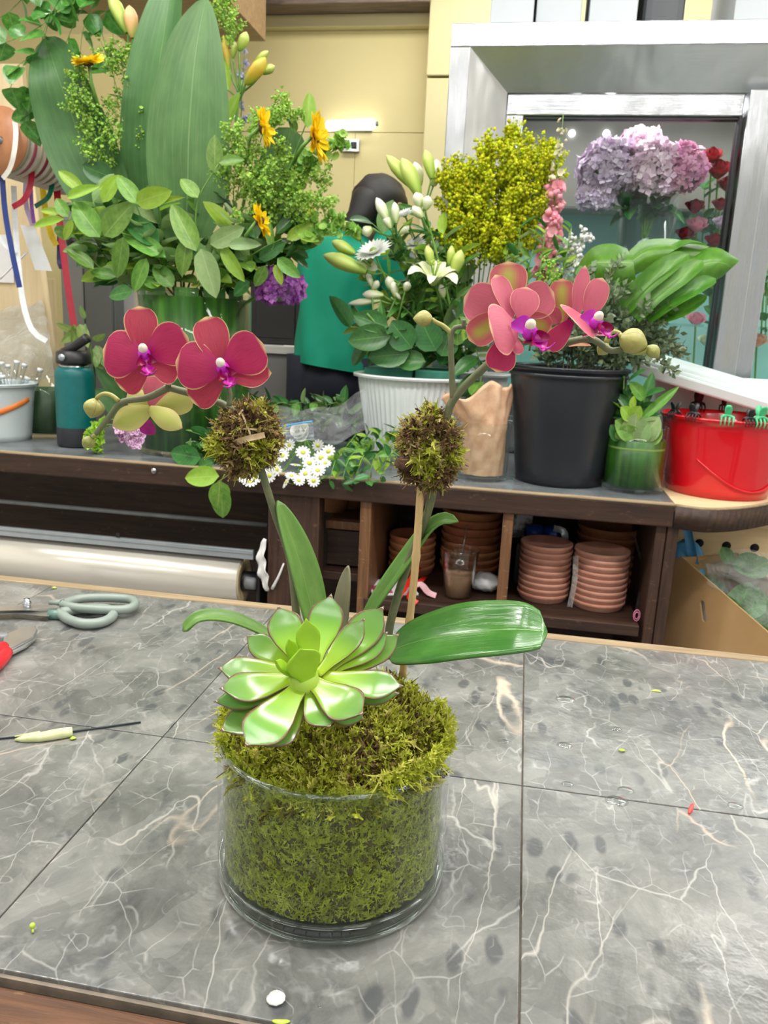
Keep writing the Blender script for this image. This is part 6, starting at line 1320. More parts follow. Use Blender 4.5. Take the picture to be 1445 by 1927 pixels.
# white asters
k = 0
M_ast = mat('aster_eye', (.42, .46, .05), (.5, .52, .08), 60, .7)
t_ = MB()
for k in range(12):
    a = 2*math.pi*k/12; t_.blade(np.array([[0, 0, 0], [.5*math.cos(a), .5*math.sin(a), .12], [math.cos(a), math.sin(a), .10]]), [.10, .2, .12], A(0, 0, 1), 3, .2)
o_ = t_.build('petals', M_wf); AST = o_.data; bpy.data.objects.remove(o_)
o_ = MB().ball((0, 0, .10), (.34, .34, .16), None, 10, 6).build('disc', M_ast); ASE = o_.data; bpy.data.objects.remove(o_)
spots = [(545, 838), (570, 852), (598, 838), (532, 858), (556, 876), (582, 872), (604, 862), (520, 884), (548, 896), (575, 892), (598, 886), (618, 850), (505, 872), (470, 888), (458, 898), (480, 900), (470, 908), (492, 890), (562, 905), (540, 908), (590, 905), (612, 872), (528, 840), (508, 895)]
for i, (u, v) in enumerate(spots):
    Y = 1.70+.0016*(900-v)*.9; C3 = ony(u, v, Y); R_ = rg.uniform(11, 15)*pxm(C3); fz = nrm(tocam(C3)*.8+nr.normal(size=3)*.35+A(0, 0, .4)); M = frame(C3, fz, UP)
    o = thing('aster', 'small white aster bloom in the bunch on the counter edge', 'aster', C3, 'white asters on the counter edge')
    for nm, me in (('petals', AST), ('disc', ASE)):
        c_ = bpy.data.objects.new(nm, me); COL.objects.link(c_); c_.parent = o; X = M.copy(); X[:3, :3] *= R_; X[:3, 3] = 0; c_.matrix_local = Matrix(X.tolist())
    MB().tube(cr([C3, C3+A(.01, .03, -.005), ony(575, 825, 1.86)], 8), .0012, 5).build('stem', M_gst, o)
# clear plastic sheet and zip bag between the greenery
M_pl = filmmat('loose_clear_film', (.93, .95, .96), .16, (.80, .84, .86), .1, 18)
def film(name, label, rows, m, n=18, jit=.006, seed=1):
    rq = np.random.default_rng(seed); R_ = [cr([ony(*p) for p in r_], n) for r_ in rows]; G_ = [cr([R_[k][j] for k in range(len(R_))], 16) for j in range(n)]
    V = np.array(G_); ph = rq.uniform(0, 6, 4); I, J = np.meshgrid(np.arange(n), np.arange(16), indexing='ij'); V[..., 1] += jit*(np.sin(I*1.3+ph[0])+np.sin(J*1.7+I*.8+ph[1])); V[..., 2] += jit*.7*np.sin(I*.9-J*1.2+ph[2])
    return MB().add(V.reshape(-1, 3), [(i*16+j, i*16+j+1, (i+1)*16+j+1, (i+1)*16+j) for i in range(n-1) for j in range(15)]).build(name, m, label=label, cat='plastic film')
film('plastic_sheet', 'crinkled clear plastic sheet draped from the foam bucket to the asters', [[(520, 765, 1.99), (580, 770, 1.96), (640, 760, 1.95), (688, 730, 1.95)], [(515, 790, 1.90), (580, 790, 1.86), (640, 785, 1.86), (690, 770, 1.88)], [(520, 815, 1.84), (580, 830, 1.81), (640, 832, 1.81), (690, 805, 1.86)]], M_pl)
film('zip_bag', 'clear zip bag with a white rose inside, above the asters', [[(532, 800, 1.80), (560, 796, 1.79), (590, 796, 1.79)], [(532, 830, 1.78), (560, 830, 1.77), (592, 828, 1.78)]], filmmat('zip_film', (.9, .93, .97), .3, (.75, .82, .9), .1, 30), 10, .003, 4)
Q = cr([ony(530, 803, 1.783), ony(560, 797, 1.778), ony(588, 793, 1.778)], 8); MB().tube(Q, .0022, 6).build('zip_strip', M_btape, label='blue zip strip along the top of the clear bag', cat='zip strip')
def rose(label, c, Y, rpx, m, group=None, stem=None, face=None, name='rose'):
    C3 = ony(*c, Y); R_ = rpx*pxm(C3); fz = nrm(A(0, 0, 1)+tocam(C3)*.6) if face is None else nrm(face); M = frame(C3, fz, UP if abs(np.dot(fz, UP)) < .9 else RT); o = thing(name, label, 'rose', C3, group)
    for k in range(13):
        a = k*2.4; rr_ = R_*(.12+.055*k); lean = .15+.075*k; d = M[:3, 0]*math.cos(a)+M[:3, 1]*math.sin(a)
        Q = cr([C3-fz*R_*.7+d*rr_*.3, C3-fz*R_*.1+d*rr_, C3+fz*R_*(.75-.05*k)+d*rr_*(1+lean*.5)], 7); MB().blade(Q, np.array([.4, .8, 1, 1.05, 1., .85, .4])*R_*(.35+.03*k), -d, 7, .35).build('petal', m, o)
    if stem: MB().tube(cr([C3-fz*R_*.6]+[ony(*p) for p in stem], 8), .003, 6).build('stem', M_gst, o)
    return o
M_rw = mat('rose_white', (.78, .77, .64), (.84, .84, .76), 40, .5, transl=.2)
rose('cream white rose lying in the zip bag', (566, 812), 1.82, 20, M_rw, None, None, (-.2, -.7, .4))
# lime bells and speckled orchid lying left of the big vase
for i, pts in enumerate(([(215, 800, 1.84), (200, 800, 1.82), (185, 812, 1.80), (172, 838, 1.775)], [(225, 790, 1.86), (205, 790, 1.84), (190, 800, 1.82), (178, 822, 1.80)])):
    fluff('bell_offcut', ('lime green bell spike lying by the teal bottle, nearer the edge', 'lime green bell spike lying by the teal bottle, further back')[i], 'bell spike', 'lime bells lying on the counter', pts, [tmp_cup(1., 6), tmp_leaf(1.5, .5)], 120, .022, (.006, .010), mat('lime_bell', (.36, .62, .06), (.48, .72, .10), 60, .5, transl=.35, var=.2), .002, False, 8, pname='bells')
M_spk = mat('speckled_petal', (.30, .06, .22), (.72, .52, .70), 260, .5, lo=.45, hi=.52, transl=.2)
for i, (u, v) in enumerate(((226, 806), (240, 816), (252, 808), (262, 822), (246, 828), (234, 822), (256, 834))):
    C3 = ony(u, v, 1.80+.01*(i % 2)); o = thing('speckled_blossom', 'lilac blossom with dark speckles lying on the counter beside the tall vase', 'blossom', C3, 'speckled blossoms on the counter'); fz = nrm(tocam(C3)+nr.normal(size=3)*.3); M = frame(C3, fz, UP)
    for k in range(5):
        a = 2*math.pi*k/5; d = M[:3, 0]*math.cos(a)+M[:3, 1]*math.sin(a); Q = np.linspace(C3, C3+d*.018+fz*.003, 5); MB().blade(Q, np.array([.2, .8, 1, .8, .1])*.0075, fz, 5, .2).build('petal', M_spk, o)
# bamboo-like leaves behind the teal bottle
M_bl = leafmat('variegated_leaf', (.22, .38, .08), (.36, .5, .14), (.5, .6, .25), .06, 'par', .2, .4, .3, rand=.2); BLm = leaf_mesh('leaf', M_bl, 1, .16, .6, .8, .25, .15)
plt = thing('leafy_cuttings', 'pale variegated leaf cuttings standing behind the teal bottle', 'foliage', onz(170, 800, ST))
for b, e in (((150, 625, 1.95), (102, 612, 1.93)), ((150, 620, 1.95), (115, 645, 1.92)), ((140, 610, 1.95), (142, 655, 1.92)), ((150, 610, 1.95), (165, 650, 1.92)), ((175, 640, 1.95), (196, 632, 1.93)), ((185, 660, 1.95), (180, 690, 1.92)), ((180, 650, 1.95), (200, 690, 1.93)), ((190, 700, 1.94), (175, 655, 1.94)), ((160, 600, 1.96), (150, 575, 1.95))): put_leaf(BLm, 'leaf', plt, ony(*b), ony(*e), nrm(tocam(ony(*b))+nr.normal(size=3)*.3), 1.3)
MB().tube(cr([onz(175, 790, ST+.03), ony(178, 700, 1.95), ony(160, 610, 1.95)], 10), .0025, 6).build('stem', M_gst, plt)
for i, (b, e) in enumerate((((250, 790, 1.95), (180, 690, 1.92)), ((250, 780, 1.97), (200, 700, 1.95)), ((245, 800, 1.93), (172, 730, 1.90)), ((250, 770, 1.97), (190, 660, 1.95)))):
    Q = cr([ony(*b), (ony(*b)+ony(*e))/2+A(0, 0, .01), ony(*e)], 12); o = thing('dark_leaf', 'long dark leaf leaning between the bottle and the tall vase', 'leaf', Q[0], 'dark leaves beside the tall vase'); MB().blade(Q, prof(12, .6, .7)*.022, A(-.3, -.8, .6), 5, .2).build('blade', M_asp, o)
# ------------------------------------------------------------------ ribbon spools and panel at the left
brd = thing('ribbon_board', 'pale plywood board behind the ribbon spools at the left', 'board', (-1.9, 2.52, 0))
q = [ony(u, v, 2.5) for u, v in ((-120, 120), (40, 120), (66, 400), (108, 705), (108, 740), (-120, 740))]
Mx = np.array([[1, 0, 0, 0], [0, 0, 1, 0], [0, 1, 0, 0], [0, 0, 0, 1]], float)
MB().prism([(p[0], p[2]) for p in q], 2.5, 2.52, M=Mx).build('sheet', M_palez, brd, smooth=False)
bx('post', (q[3][0]-.10, 2.53, 0), (q[3][0]-.04, 2.58, 1.3), M_palez, brd)
MB().tube([ony(60, 350, 2.495), ony(98, 640, 2.495), ony(108, 705, 2.495)], .010, 8).build('edge_pole', M_palez, brd)
A0, A1 = ony(0, 264, 2.10), ony(112, 312, 2.34); ax = nrm(A1-A0); Ln = np.linalg.norm(A1-A0)
rod = MB().tube([A0-ax*.05, A1+ax*.16], .008, 10).build('spool_rod', M_gry, label='metal rod carrying the row of ribbon spools', cat='rod')
M_flg = mat('card_flange', (.55, .47, .38), (.66, .58, .48), 30, .5); M_cop = mat('copper_card', (.42, .17, .07), (.50, .22, .10), 30, .45); rbcol = [((.62, .56, .46), 'cream'), ((.60, .10, .20), 'raspberry'), ((.66, .58, .44), 'beige'), ((.30, .02, .06), 'burgundy'), ((.45, .36, .24), 'tan'), ((.30, .26, .18), 'olive brown'), ((.52, .50, .46), 'silver grey'), ((.46, .34, .18), 'gold'), ((.72, .76, .78), 'white'), ((.40, .20, .16), 'rust')]
for k in range(10):
    s_ = Ln*k/9; c = A0+ax*s_; M = frame((0, 0, 0), ax, UP); R_ = .088-.0012*k
    o = thing('ribbon_spool', 'spool of %s ribbon, %s from the front of the rod' % (rbcol[k][1], ('first', 'second', 'third', 'fourth', 'fifth', 'sixth', 'seventh', 'eighth', 'ninth', 'tenth')[k]), 'ribbon spool', c-A(0, 0, R_), 'ribbon spools on the rod')
    m = mat('ribbon_'+rbcol[k][1].replace(' ', '_'), rbcol[k][0], tuple(x*1.15 for x in rbcol[k][0]), 40, .4)
    MB().lathe([(.010, .004), (R_*.90, .004), (R_*.90, .024), (.010, .024)], c, 40, M=M).build('ribbon', m, o)
    for z_, nm in ((0., 'flange'), (.024, 'flange')): MB().lathe([(.010, z_), (R_, z_), (R_, z_+.0022), (.010, z_+.0022)], c, 40, M=M).build(nm, M_cop if k == 0 and z_ == 0 else M_flg, o)
def rib(label, pts, w, col, up=(.2, 0, 1), name='ribbon_tail'):
    Q = cr([ony(*p) for p in pts], 18); m = mat('satin_%s' % label.split()[0], col, tuple(min(1, c*1.2) for c in col), 30, .35, transl=.1)
    MB().blade(Q, np.full(18, w*.5*pxm(Q[9])), nrm(up[0]*RT+up[1]*UP-up[2]*FW), 3, .1).build(name, m, label=label, cat='ribbon', group='ribbon tails under the spools')
rib('crimson ribbon end curling under the spools', [(60, 305, 2.17), (58, 345, 2.15), (46, 375, 2.14), (24, 390, 2.14)], 11, (.42, .01, .04))
rib('ivory ribbon end looped at the front spool', [(22, 205, 2.14), (30, 245, 2.08), (26, 290, 2.06), (18, 318, 2.06), (5, 336, 2.06)], 9, (.74, .72, .64))
rib('navy ribbon hanging straight in front of the board', [(4, 330, 2.12), (10, 400, 2.12), (22, 470, 2.12), (37, 541, 2.12)], 10, (.02, .045, .22))
rib('white long ribbon hanging over the plastic bag', [(26, 350, 2.2), (30, 440, 2.2), (42, 560, 2.15), (60, 620, 2.12), (88, 642, 2.12)], 10, (.74, .78, .80))
rib('emerald ribbon end under the spools', [(97, 305, 2.28), (98, 345, 2.27), (90, 372, 2.26), (66, 389, 2.26)], 9, (.0, .12, .06))
rib('purple ribbon end under the spools', [(58, 350, 2.3), (60, 390, 2.3), (64, 420, 2.3)], 7, (.28, .10, .42))
rib('lilac ribbon end beside the purple one', [(52, 318, 2.2), (48, 350, 2.26), (50, 390, 2.3), (62, 425, 2.3)], 9, (.5, .38, .58))
rib('yellow ribbon hanging beside the white card', [(80, 350, 2.35), (86, 400, 2.35), (96, 440, 2.33), (106, 462, 2.33)], 11, (.80, .58, .02))
rib('red long ribbon hanging down to the teal bottle', [(106, 345, 2.33), (114, 430, 2.30), (128, 540, 2.28), (146, 655, 2.26)], 12, (.46, .01, .035))
rib('dark-blue ribbon loop behind the red one', [(106, 320, 2.33), (108, 360, 2.35), (112, 440, 2.36), (112, 498, 2.35), (122, 502, 2.34)], 9, (.015, .02, .09))
rib('pale thin ribbon crossing the board', [(-5, 440, 2.2), (10, 462, 2.18), (30, 475, 2.18)], 6, (.7, .74, .78))
a, b, c_, d = ony(38, 423, 2.26), ony(66, 428, 2.26), ony(98, 510, 2.24), ony(66, 508, 2.24)
cdo = thing('white_card', 'blank white card hanging in front of the ribbon board', 'card', d)
mb = MB(); n3 = nrm(np.cross(b-a, d-a))*.001
mb.add([a, b, c_, d, a+n3, b+n3, c_+n3, d+n3], [(0, 1, 2, 3), (7, 6, 5, 4), (0, 4, 5, 1), (1, 5, 6, 2), (2, 6, 7, 3), (3, 7, 4, 0)]); mb.build('card', M_wht, cdo, smooth=False)
MB().tube(cr([ony(52, 474, 2.245), ony(25, 500, 2.23), ony(0, 525, 2.22)], 8), .003, 6).build('tie', M_wht, cdo)
a, b = ony(-20, 440, 2.48), ony(22, 532, 2.48); bx('paper_note', (a[0], 2.492, b[2]), (b[0], 2.494, a[2]), M_paper, label='small printed paper pinned low on the ribbon board', cat='paper', bevel=0)
# clear bag of flower tubes hanging on the board
M_bag = filmmat('hanging_bag', (.9, .93, .94), .34, (.78, .81, .82), .12, 9)
film('hanging_bag', 'large clear plastic bag of flower tubes hanging on the board', [[(-60, 590, 2.496), (0, 582, 2.49), (45, 574, 2.49), (82, 566, 2.496)], [(-60, 650, 2.22), (0, 650, 2.15), (50, 650, 2.13), (98, 650, 2.22)], [(-60, 720, 2.22), (0, 718, 2.14), (55, 716, 2.12), (106, 712, 2.22)]], M_bag, 20, .006, 9)
# ------------------------------------------------------------------ far side of the room
M_gcab = mat('grey_steel', (.22, .23, .235), (.27, .28, .285), 3, .4, .3); M_gcab2 = mat('dark_grey_steel', (.13, .14, .142), (.16, .17, .172), 3, .45, .2)
a, b = ony(108, 420, 3.1), ony(206, 420, 3.1)
cab = thing('steel_cabinet', 'tall grey steel cabinet behind the teal bottle', 'cabinet', ((a[0]+b[0])/2, 3.3, 0))
xm = ony(158, 560, 3.1)[0]
bx('body', (a[0], 3.12, 0), (b[0], 3.60, 1.62), M_gcab2, cab); bx('door', (a[0]+.004, 3.10, .06), (xm-.002, 3.12, 1.60), M_gcab, cab, bevel=.004); bx('door', (xm+.002, 3.10, .06), (b[0]-.004, 3.12, 1.60), M_gcab2, cab, bevel=.004)
hd = [o for o in cab.children if o.name.startswith('door')][1]
MB().ball(ony(138, 455, 3.09), .028, None, 14, 10).build('handle', M_blk, hd)
a, b = ony(208, 500, 3.2), ony(252, 500, 3.2)
bx('post', (a[0], 3.2, 0), (b[0], 3.26, 1.45), mat('pale_grey_post', (.42, .41, .40), (.48, .47, .46), 4, .5), label='pale grey post between the cabinet and the tall vase', cat='post', bevel=.004)
# back bench with dark oven
zb = ony(530, 652, 3.2)[2]; a, b = ony(400, 652, 3.2), ony(800, 652, 3.2)
bn = thing('back_bench', 'grey bench with a pale top edge behind the person', 'bench', ((a[0]+b[0])/2, 3.4, 0))
bx('top', (a[0], 3.20, zb-.03), (b[0], 3.68, zb), mat('bench_top', (.50, .49, .47), (.56, .55, .53), 5, .5), bn); bx('front', (a[0], 3.22, 0), (b[0], 3.25, zb-.03), mat('bench_front', (.17, .165, .16), (.21, .205, .2), 3, .5), bn)
for x in (a[0], b[0]-.04): bx('end', (x, 3.25, 0), (x+.04, 3.66, zb-.03), M_gcab2, bn)
a, b = ony(470, 640, 3.36), ony(592, 520, 3.36)
ov = thing('black_oven', 'black appliance on the back bench beside the person', 'appliance', ((a[0]+b[0])/2, 3.45, zb))
bx('body', (a[0], 3.36, zb), (b[0], 3.62, b[2]), M_blk, ov, bevel=.006); bx('glass_door', (a[0]+.03, 3.352, zb+.03), (b[0]-.08, 3.36, b[2]-.03), M_gasket, ov, bevel=.002)
MB().box(A(-.03, 0, 0), A(.05, .10, .002), M=frame(ony(548, 630, 3.24)*A(1, 1, 0)+A(0, 0, zb), (0, 0, 1), (1, .3, 0))).build('paper_slip', M_paper, label='white slip of paper on the back bench', cat='paper', smooth=False)
# wall tube lamp with socket box
c0_, c1_ = ony(614, 237, 3.66), ony(706, 233, 3.66); lm_ = thing('wall_lamp', 'lit white tube lamp on the yellow wall', 'lamp', (c0_+c1_)/2)
d_ = nrm(c1_-c0_); MB().tube([c0_, c0_+d_*.01, c1_-d_*.01, c1_], [.014, .021, .021, .014], 14).build('tube', emitmat('lamp_tube', (1, 1, 1), 6), lm_)
for p_, s_ in ((c0_, -1), (c1_, 1)): MB().tube([p_, p_+d_*s_*.012], .010, 10).build('end_cap', M_gry, lm_)
MB().box(c0_+A(.02, .02, -.012), c1_+A(-.02, .038, .012)).build('holder', M_wht, lm_, smooth=False)
a, b = ony(642, 285, 3.68), ony(676, 262, 3.68)
so = thing('wall_socket', 'steel switch box below the tube lamp', 'switch', ((a[0]+b[0])/2, 3.69, a[2])); bx('plate', (a[0], 3.68, a[2]), (b[0], 3.70, b[2]), M_steel, so)
for s_ in (.3, .7): bx('switch_toggle', (a[0]+(b[0]-a[0])*s_-.012, 3.672, a[2]+.012), (a[0]+(b[0]-a[0])*s_+.012, 3.68, b[2]-.012), M_blk, so, bevel=.003)
# ------------------------------------------------------------------ person in a green shirt, seen from behind, bending to the right
per = thing('person', 'person in green shirt and navy trousers bending over the back bench', 'person', ony(625, 690, 3.0)*A(1, 1, 0))
M_shirt = mat('green_shirt', (.0, .29, .165), (.0, .33, .20), 6, .75, bump=.5, bscale=9); M_trou = mat('navy_trousers', (.008, .011, .024), (.014, .018, .034), 12, .8); M_skin = mat('skin', (.42, .25, .16), (.48, .29, .19), 20, .5); M_hair = mat('black_hair', (.008, .007, .007), (.02, .018, .017), 60, .45, stretch=(30, 30, 3), bump=.4, bscale=80); M_shoe = mat('black_shoe', (.012, .012, .013), rough=.5)
px_ = lambda u, v, Y=3.0: ony(u, v, Y)
hipz = px_(625, 690)[2]
pel = px_(627, 650, 3.02); chest = px_(640, 520, 3.03); neck = px_(672, 438, 3.06); head = px_(706, 402, 3.08)
def rings(mb, R_, seg=28):
    V = []
    for (c, ax_, rx, ry, xd) in R_:
        M = frame(c, ax_, xd); th = np.linspace(0, 2*math.pi, seg, endpoint=False); V.append(c+np.outer(np.cos(th)*rx, M[:3, 0])+np.outer(np.sin(th)*ry, M[:3, 1]))
    n = len(R_); mb.add(np.concatenate(V), [(i*seg+j, i*seg+(j+1) % seg, (i+1)*seg+(j+1) % seg, (i+1)*seg+j) for i in range(n-1) for j in range(seg)]); return mb
X_ = A(1, 0, 0)
shl, shr = px_(606, 462, 3.02), px_(722, 470, 3.06)
# body (skin): head, neck, arms, hands, legs as one skinned surface
fl = lambda p: A(p[0], p[1], 0.)
hipL, hipR = pel+A(-.09, 0, -.10), pel+A(.09, .02, -.10)
ankL, ankR = A(hipL[0]-.03, 3.0, .08), A(hipR[0]+.03, 3.03, .08)
elbL, wriL = shl+A(-.05, .06, -.24), shl+A(.10, .22, -.26); elbR, wriR = shr+A(.10, .08, -.24), shr+A(.14, .24, -.26)
jv = [pel, chest, neck, head+A(-.01, .0, -.02), head+A(.03, .03, .07), shl, elbL, wriL, shr, elbR, wriR, hipL, (hipL+ankL)/2+A(0, .02, .04), ankL, hipR, (hipR+ankR)/2+A(0, .02, .04), ankR, ankL+A(-.01, .14, -.05), ankR+A(.01, .14, -.05)]
je = [(0, 1), (1, 2), (2, 3), (3, 4), (1, 5), (5, 6), (6, 7), (1, 8), (8, 9), (9, 10), (0, 11), (11, 12), (12, 13), (0, 14), (14, 15), (15, 16), (13, 17), (16, 18)]
jr = [.08, .10, .052, .085, .08, .055, .042, .030, .055, .042, .030, .07, .05, .038, .07, .05, .038, .03, .03]
for w_, e_, sg in ((7, 6, -1), (10, 9, 1)):      # palm and five fingers
    W, E = jv[w_], jv[e_]; d = nrm(W-E); sd = nrm(np.cross(d, A(0, 0, 1))); k0 = len(jv); jv.append(W+d*.05); jr.append(.026); je.append((w_, k0))
    for f_, (off, L_) in enumerate(((-.026, .062), (-.009, .075), (.009, .07), (.025, .055))):
        k = len(jv); jv += [W+d*.085+sd*off, W+d*(.085+L_*.55)+sd*off*1.1-A(0, 0, .010), W+d*(.085+L_*.9)+sd*off*1.1-A(0, 0, .03)]; jr += [.010, .009, .008]; je += [(k0, k), (k, k+1), (k+1, k+2)]
    k = len(jv); jv += [W+d*.03+sd*sg*.035, W+d*.07+sd*sg*.05-A(0, 0, .01)]; jr += [.011, .009]; je += [(k0, k), (k, k+1)]
org = np.array(per.location)
me = bpy.data.meshes.new('body'); me.from_pydata([(v-org).tolist() for v in jv], je, []); body = bpy.data.objects.new('body', me); COL.objects.link(body); body.parent = per; me.materials.append(M_skin)
sk = body.modifiers.new('skin', 'SKIN'); sk.use_smooth_shade = True
for i, r_ in enumerate(jr): me.skin_vertices[0].data[i].radius = (r_, r_)
me.skin_vertices[0].data[0].use_root = True
body.modifiers.new('sub', 'SUBSURF').levels = 2; body.modifiers['sub'].render_levels = 2
# face features (turned away from the viewer)
fd = nrm(A(.45, .85, -.25)); hx = nrm(np.cross(fd, A(0, 0, 1))); hu = np.cross(hx, fd); hc_ = head+A(.01, .015, .03)
MB().ball(hc_+fd*.095-hu*.012, (.014, .018, .02), frame((0, 0, 0), fd, hx), 10, 8).build('nose', M_skin, per)
for sg in (-1, 1):
    MB().ball(hc_+fd*.082+hx*sg*.032+hu*.012, .012, None, 10, 8).build('eye', M_wht, per); MB().ball(hc_+hx*sg*.086-hu*.005, (.012, .02, .03), frame((0, 0, 0), hx, hu), 10, 8).build('ear', M_skin, per)
MB().tube(cr([hc_+fd*.088+hx*x*.024-hu*.05 for x in (-1, 0, 1)], 7), .005, 6).build('mouth', mat('lips', (.36, .14, .11), rough=.5), per)
mb = MB().ball((0, 0, 0), (1, 1, 1), None, 28, 18); V = mb.V[0]; k_ = 1+.05*np.sin(V[:, 0]*9)*np.sin(V[:, 2]*7)
cut = (V@A(0, 0, 1) < .1) & (V[:, 1] > .35)
V = V*k_[:, None]*A(.102, .112, .112); V[cut] *= .8
mb.V[0] = hc_+V@np.stack([hx, fd, hu]); mb.build('hair', M_hair, per)
Q = [hc_-fd*.06-hu*.0, hc_-fd*.10-hu*.09, neck-fd*.03+A(-.02, -.05, 0)]; MB().tube(cr(Q, 10), [.06, .062, .06, .056, .052, .048, .044, .040, .034, .02], 14).build('hair_tail', M_hair, per)
# shirt: torso, sleeves, hem
mb = MB(); rr_ = []
for s_, u, v, Y, rx, ry in ((0, 626, 692, 3.02, .150, .142), (.1, 627, 660, 3.02, .146, .138), (.3, 630, 600, 3.02, .140, .120), (.5, 634, 545, 3.025, .150, .122), (.7, 644, 500, 3.03, .165, .122), (.85, 655, 466, 3.04, .165, .112), (.95, 664, 446, 3.05, .110, .085), (1, 670, 436, 3.06, .062, .060)):
    rr_.append((px_(u, v, Y), nrm(A(.12+.35*s_, .05, 1)), rx, ry, X_))
seg = 36; V = []
for i, (c, ax_, rx, ry, xd) in enumerate(rr_):
    M = frame(c, ax_, xd); th = np.linspace(0, 2*math.pi, seg, endpoint=False); w_ = 1+.055*np.sin(th*6+i*1.5)*(1-i/8)+.025*np.sin(th*11-i*1.2); V.append(c+np.outer(np.cos(th)*rx*w_, M[:3, 0])+np.outer(np.sin(th)*ry*w_, M[:3, 1]))
V = np.array(V); fin = [cr(V[:, j], 26) for j in range(seg)]; V = np.array(fin)
mb.add(V.reshape(-1, 3), [(j*26+i, ((j+1) % seg)*26+i, ((j+1) % seg)*26+i+1, j*26+i+1) for j in range(seg) for i in range(25)])
for sh, el, sg in ((shl, elbL, -1), (shr, elbR, 1)):
    mb.tube(cr([sh-A(sg*.03, 0, -.01), sh, sh*.5+el*.5, sh*.25+el*.75], 10), [.055, .085, .085, .082, .080, .080, .080, .080, .082, .084], 18, cap=False)
mb.build('shirt', M_shirt, per)
mb = MB()
for hp_, an in ((hipL, ankL), (hipR, ankR)): mb.tube(cr([hp_+A(0, 0, .06), hp_, (hp_+an)/2+A(0, .02, .04), an+A(0, 0, .0)], 12), np.linspace(.09, .075, 12), 18)
mb.ball(pel+A(0, 0, -.14), (.135, .122, .13), None, 18, 12); mb.build('trousers', M_trou, per)
for an in (ankL, ankR): MB().ball(an+A(0, .05, -.04), (.05, .13, .045), None, 16, 10).build('shoe', M_shoe, per)
# ------------------------------------------------------------------ flowers in the cooler
M_hlav = mat('hydrangea_lavender', (.60, .44, .62), (.76, .62, .75), 40, .6, transl=.2, var=.15, hue=.02); M_hpk = mat('hydrangea_pink', (.72, .28, .48), (.82, .46, .62), 40, .6, transl=.2, var=.15, hue=.02); M_hlp = mat('hydrangea_blush', (.72, .48, .62), (.84, .66, .75), 40, .6, transl=.2, var=.15, hue=.02)
vq = thing('glass_vase', 'clear glass vase of hydrangeas inside the cooler', 'vase', ony(1210, 470, 2.66)*A(1, 1, 0)+A(0, 0, 1.243)); vc = np.array(vq.location); hv = ony(1210, 368, 2.66)[2]-1.243
MB().lathe([(.001, .001), (.080, .001), (.085, .01), (.088, hv), (.084, hv), (.081, .012), (.001, .012)], vc, 40).build('glass', M_cg, vq)
for lb, c, r_, m in (('lavender hydrangea at the left of the cooler vase', (1146, 320), 58, M_hlav), ('large pale pink hydrangea at the front of the cooler vase', (1222, 322), 60, M_hlp), ('strong pink hydrangea at the right of the cooler vase', (1278, 318), 50, M_hpk), ('blush hydrangea at the top back of the cooler vase', (1205, 285), 46, M_hlp), ('shaded mauve hydrangea drooping low at the left in the cooler', (1122, 368), 36, M_hlav)):  # lowest head is added in place of a shadowy reflection
    hydrangea(lb, c, 2.60 if 'back' not in lb else 2.68, r_, m, [(1212, 400, 2.66), (1212, 450, 2.66)], 420, 'hydrangeas in the cooler', .9, .19)
for i in range(6): branch('green leaf stem under the cooler hydrangeas', 'branch', 'leaf stems in the cooler vase', [(1210, 460, 2.66), (1200+i*8, 400, 2.66), (1150+i*22, 385, 2.63)], (), 6, 'dd', (.05, .09), tfrom=.5)
cols = {'r': mat('rose_red', (.22, .008, .012), (.36, .015, .03), 40, .5, transl=.15), 'p': mat('rose_pink', (.70, .26, .36), (.80, .42, .50), 40, .5, transl=.2), 'c': mat('rose_coral', (.72, .36, .26), (.80, .48, .36), 40, .5, transl=.2), 'g': mat('rose_greenwhite', (.58, .70, .46), (.72, .78, .62), 40, .5, transl=.2), 'l': mat('rose_lilac', (.62, .46, .62), (.74, .60, .72), 40, .5, transl=.2)}
RL = [((1352, 318), 24, 'r', 'dark red rose highest behind the cooler door edge'), ((1340, 292), 20, 'r', 'dark red rose at the very top inside the cooler'), ((1368, 345), 18, 'r', 'dark red rose beside the door gasket'), ((1308, 388), 18, 'r', 'muted red rose below the pink hydrangea'), ((1356, 384), 16, 'r', 'small red rose in the middle of the cooler row'), ((1312, 422), 20, 'p', 'pink rose low beside the hydrangea vase'), ((1360, 418), 18, 'l', 'lilac rose low beside the door gasket'), ((1290, 440), 18, 'r', 'dark rose peeping over the split leaves'), ((1345, 452), 18, 'r', 'shaded red rose lowest in the left cooler door'),
      ((1436, 418), 20, 'g', 'greenish white rose behind the right cooler door'), ((1412, 548), 24, 'p', 'pink rose behind the right cooler door'), ((1440, 500), 18, 'g', 'pale green rose above the pink one at the right'), ((1400, 620), 20, 'c', 'coral rose behind the right cooler door'), ((1425, 640), 18, 'c', 'coral rose at the far right of the cooler'), ((1398, 655), 16, 'l', 'pale rose low behind the right cooler door'), ((1350, 530), 18, 'p', 'pink rose glimpsed left of the steel post'), ((1310, 600), 18, 'p', 'pink rose above the white lid'), ((1330, 640), 16, 'g', 'pale rose just above the white lid')]
for c, r_, k, lb in RL:
    rose(lb, c, 2.66 if c[0] < 1380 else 2.62, r_, cols[k], 'roses in the cooler', [(c[0]-4, c[1]+60, 2.70), (c[0]-8, c[1]+130, 2.72)])
for i in range(9): branch('dark rose foliage in the cooler', 'branch', 'rose foliage in the cooler', [(1320+i*15, 520+(i % 3)*60, 2.72), (1322+i*15, 440+(i % 3)*60, 2.72), (1326+i*15, 350+(i % 3)*60, 2.72)], (), 12, 'ddd', (.04, .07), tfrom=.1)
